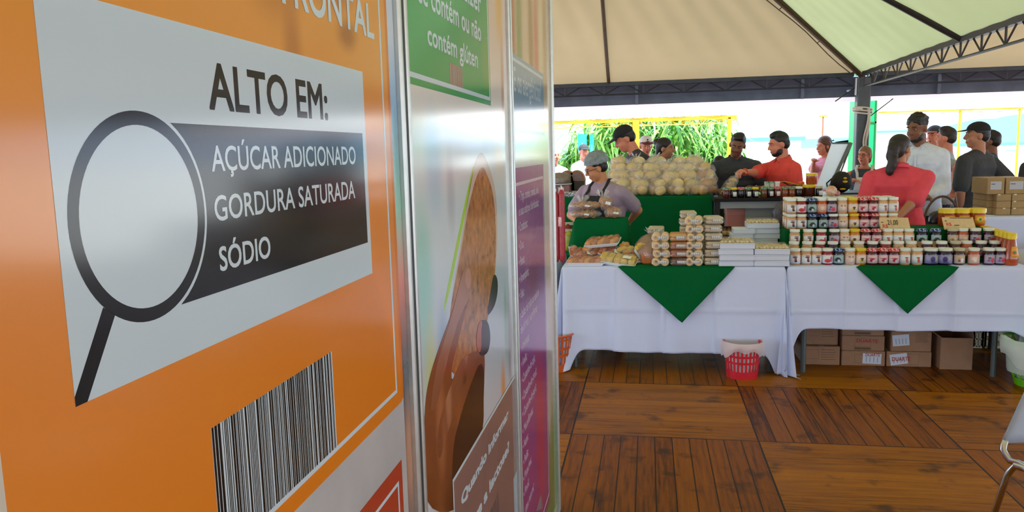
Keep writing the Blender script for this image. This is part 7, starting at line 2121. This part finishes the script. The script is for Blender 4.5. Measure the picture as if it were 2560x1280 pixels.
# green pillar just behind the tent post
p0, p1 = at_y(2134, 330, 12.6), at_y(2190, 330, 12.6)
root = thing('green_pillar', 'bright green painted pillar behind the steel tent post', 'pillar', ((p0.x+p1.x)/2, 12.75, GZ))
m_pg = mat('bright_green_paint', rgb(0, 196, 92), .5)
ht = 3.0
w = p1.x-p0.x
mb = MB(); mb.obb((0, 0, ht/2), (w, .3, ht), bevel=.01); mb.build('pillar_body', m_pg, root, smooth=False)
mb = MB()
for sx in (-1, 1): mb.box(sx*(w/2-.012)-.012, sx*(w/2-.012)+.012, -.165, -.15, .3, ht)
for zz in (2.02, 1.2): mb.box(-w/2, w/2, -.165, -.15, zz, zz+.025)
mb.build('dark_joints', mat('dark_green_edge', rgb(0, 90, 46), .6), root, smooth=False)
# tall arching grass
m_gl = bpy.data.materials.new('grass_blade'); m_gl.use_nodes = True
_nt = m_gl.node_tree; _b = _nt.nodes['Principled BSDF']; _b.inputs['Roughness'].default_value = .35
_oi = _nt.nodes.new('ShaderNodeNewGeometry'); _r = _nt.nodes.new('ShaderNodeValToRGB')
_r.color_ramp.elements[0].color = (*rgb(46, 120, 24), 1); _r.color_ramp.elements[1].color = (*rgb(150, 206, 96), 1)
_nt.links.new(_oi.outputs['Random Per Island'], _r.inputs['Fac']); _nt.links.new(_r.outputs['Color'], _b.inputs['Base Color'])
_b.inputs['Specular IOR Level'].default_value = .7
rnd = random.Random(12)
mb = MB()
GY = 21.3
def blade(x, y, h0, L, az, w, droop):
    dx, dy = math.cos(az), math.sin(az)
    base = Vector((x, y, h0)); nseg = 7; prev = None
    side = Vector((-dy, dx, 0))
    for i in range(nseg+1):
        t = i/nseg
        out = L*.62*(t**1.25); upz = L*(.78*t-droop*t*t*1.05)
        ww = w*(1-t)**.55*(.55+.9*min(1, t*3))
        c = base+Vector((dx*out, dy*out, upz)); a, b = mb.bm.verts.new(c-side*ww), mb.bm.verts.new(c+side*ww)
        if prev: mb._f([prev[0], prev[1], b, a])
        prev = (a, b)
xA, xB = at_y(1370, 400, GY).x, at_y(1868, 400, GY).x
for k in range(330):
    x = rnd.uniform(xA-.4, xB); y = GY+rnd.uniform(-.6, 2.2)
    edge = min(1, (xB-x)/.9+.35)
    left = min(1, max(.45, (x-(xA+.2))/2.2+.45))
    H = rnd.uniform(1.5, 3.1)*edge*left
    mb.tube([(x, y, GZ), (x+rnd.uniform(-.1, .1), y, GZ+H*.6), (x+rnd.uniform(-.2, .2), y, GZ+H)], [.016, .013, .006], 5)
    for j in range(9):
        f = rnd.uniform(.15, 1.0)
        blade(x, y, GZ+H*f, rnd.uniform(1.0, 1.9), rnd.uniform(0, 6.28) if rnd.random() < .5 else rnd.uniform(-2.6, -.5), rnd.uniform(.026, .058), rnd.uniform(.7, 1.2))
o = mb.build('tall_grass', m_gl, angle=80)
tag(o, 'tall arching cane grass growing beyond the yellow posts', 'grass', kind='stuff')
# low hedge right of grass
mb = MB()
for k in range(140):
    x = rnd.uniform(xB-.4, xB+.75); y = GY+rnd.uniform(-.3, 1.2); h = rnd.uniform(.5, 1.6)*(1-.5*max(0, x-xB))
    for j in range(7): blade(x, y, GZ+h*rnd.uniform(.2, 1), rnd.uniform(.2, .45), rnd.uniform(0, 6.28), rnd.uniform(.02, .04), rnd.uniform(.5, 1))
tag(mb.build('leafy_bush', m_gl, angle=80), 'ragged bush at the right end of the tall grass', 'bush', kind='stuff')
# turquoise tarp pieces in the grass, seen at the far left
for px, py, w, h, lb in ((1456, 357, .22, .42, 'turquoise sheet behind the far person in a dark cap'), (1480, 362, .10, .5, 'narrow turquoise sheet right of the far capped person')):
    p = at_y(px, py, 19.0)
    root = thing('turquoise_banner', lb, 'banner', (p.x, 19.0, GZ))
    mb = MB(); mb.tube([(0, .02, 0), (0, .02, p.z-GZ)], .02, 6); mb.build('banner_pole', m_alu, root)
    mb = MB(); mb.grid(lambda u, v: Vector(((u-.5)*w, .02*math.sin(u*6), p.z-GZ-h*.5+h*v)), 8, 4); o = mb.build('banner_sheet', mat('turquoise_sheet', rgb(40, 190, 200), .5), root); o.modifiers.new('t', 'SOLIDIFY').thickness = .01
# far buildings and hills
m_wallw = mat('white_far_wall', rgb(225, 228, 228), .8); m_teal = mat('teal_roof', rgb(70, 176, 186), .6); m_winf = mat('pale_window', rgb(120, 150, 160), .4)
def far_building(l, r, yt, Y, label, roof=True, nwin=4, hroof=.35):
    a, b = at_y(l, yt, Y), at_y(r, yt, Y); h = a.z-GZ; w = b.x-a.x
    root = thing('far_building', label, 'building', ((a.x+b.x)/2, Y, GZ))
    mb = MB(); mb.obb((0, 2, h/2), (w, 4, h)); mb.build('wall', m_wallw, root, smooth=False)
    if roof: mb = MB(); mb.obb((0, 2, h), (w+.5, 4.6, hroof)); mb.build('roof', m_teal, root, smooth=False)
    for i in range(nwin):
        x = -w/2+w*(i+.5)/nwin
        mb = MB(); mb.box(x-w*.16/nwin*2, x+w*.16/nwin*2, -.04, -.0, h*.35, h*.62); mb.build('window', m_winf, root, smooth=False)
    return root
far_building(1866, 2003, 350, 60, 'long low building with a teal roof edge behind the coral polo', nwin=6, hroof=.3)
far_building(2196, 2268, 330, 55, 'white building right of the green pillar', True, 3, .15)
far_building(2420, 2640, 362, 70, 'low white building with a teal band under the hills at right', True, 5, .25)
far_building(2290, 2330, 312, 58, 'taller white block behind the bearded person', False, 2)
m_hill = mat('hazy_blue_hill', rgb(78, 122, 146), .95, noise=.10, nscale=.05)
def hill(pts, Y, label, depth=160):
    root_pts = [at_y(px, py, Y) for px, py in pts]
    mb = MB(); n = len(root_pts)
    f = [mb.bm.verts.new((p.x, Y-20, GZ)) for p in root_pts]; t = [mb.bm.verts.new((p.x, Y, p.z)) for p in root_pts]; k = [mb.bm.verts.new((p.x, Y+depth, GZ)) for p in root_pts]
    for i in range(n-1): mb._f([f[i], f[i+1], t[i+1], t[i]]); mb._f([t[i], t[i+1], k[i+1], k[i]])
    o = mb.build('far_hill', m_hill, angle=80); tag(o, label, 'hill', kind='structure')
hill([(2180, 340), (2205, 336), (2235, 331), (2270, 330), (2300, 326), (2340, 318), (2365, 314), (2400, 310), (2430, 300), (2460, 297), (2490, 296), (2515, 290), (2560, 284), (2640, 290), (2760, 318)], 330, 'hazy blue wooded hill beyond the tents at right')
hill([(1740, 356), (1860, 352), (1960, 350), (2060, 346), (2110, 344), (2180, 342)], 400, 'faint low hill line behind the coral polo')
# thin pole with a small yellow cap outside, left of the lid
p = at_y(2058, 290, 17)
root = thing('thin_pole', 'thin brown pole with a small yellow crosspiece behind the pink top', 'pole', (p.x, 17, GZ))
mb = MB(); mb.tube([(0, 0, 0), (0, 0, p.z-GZ)], .018, 6); mb.build('pole', mat('rust_brown', rgb(130, 84, 60), .7), root)
mb = MB(); mb.obb((0, 0, p.z-GZ), (.16, .06, .03)); mb.build('crosspiece', m_yel, root, smooth=False)
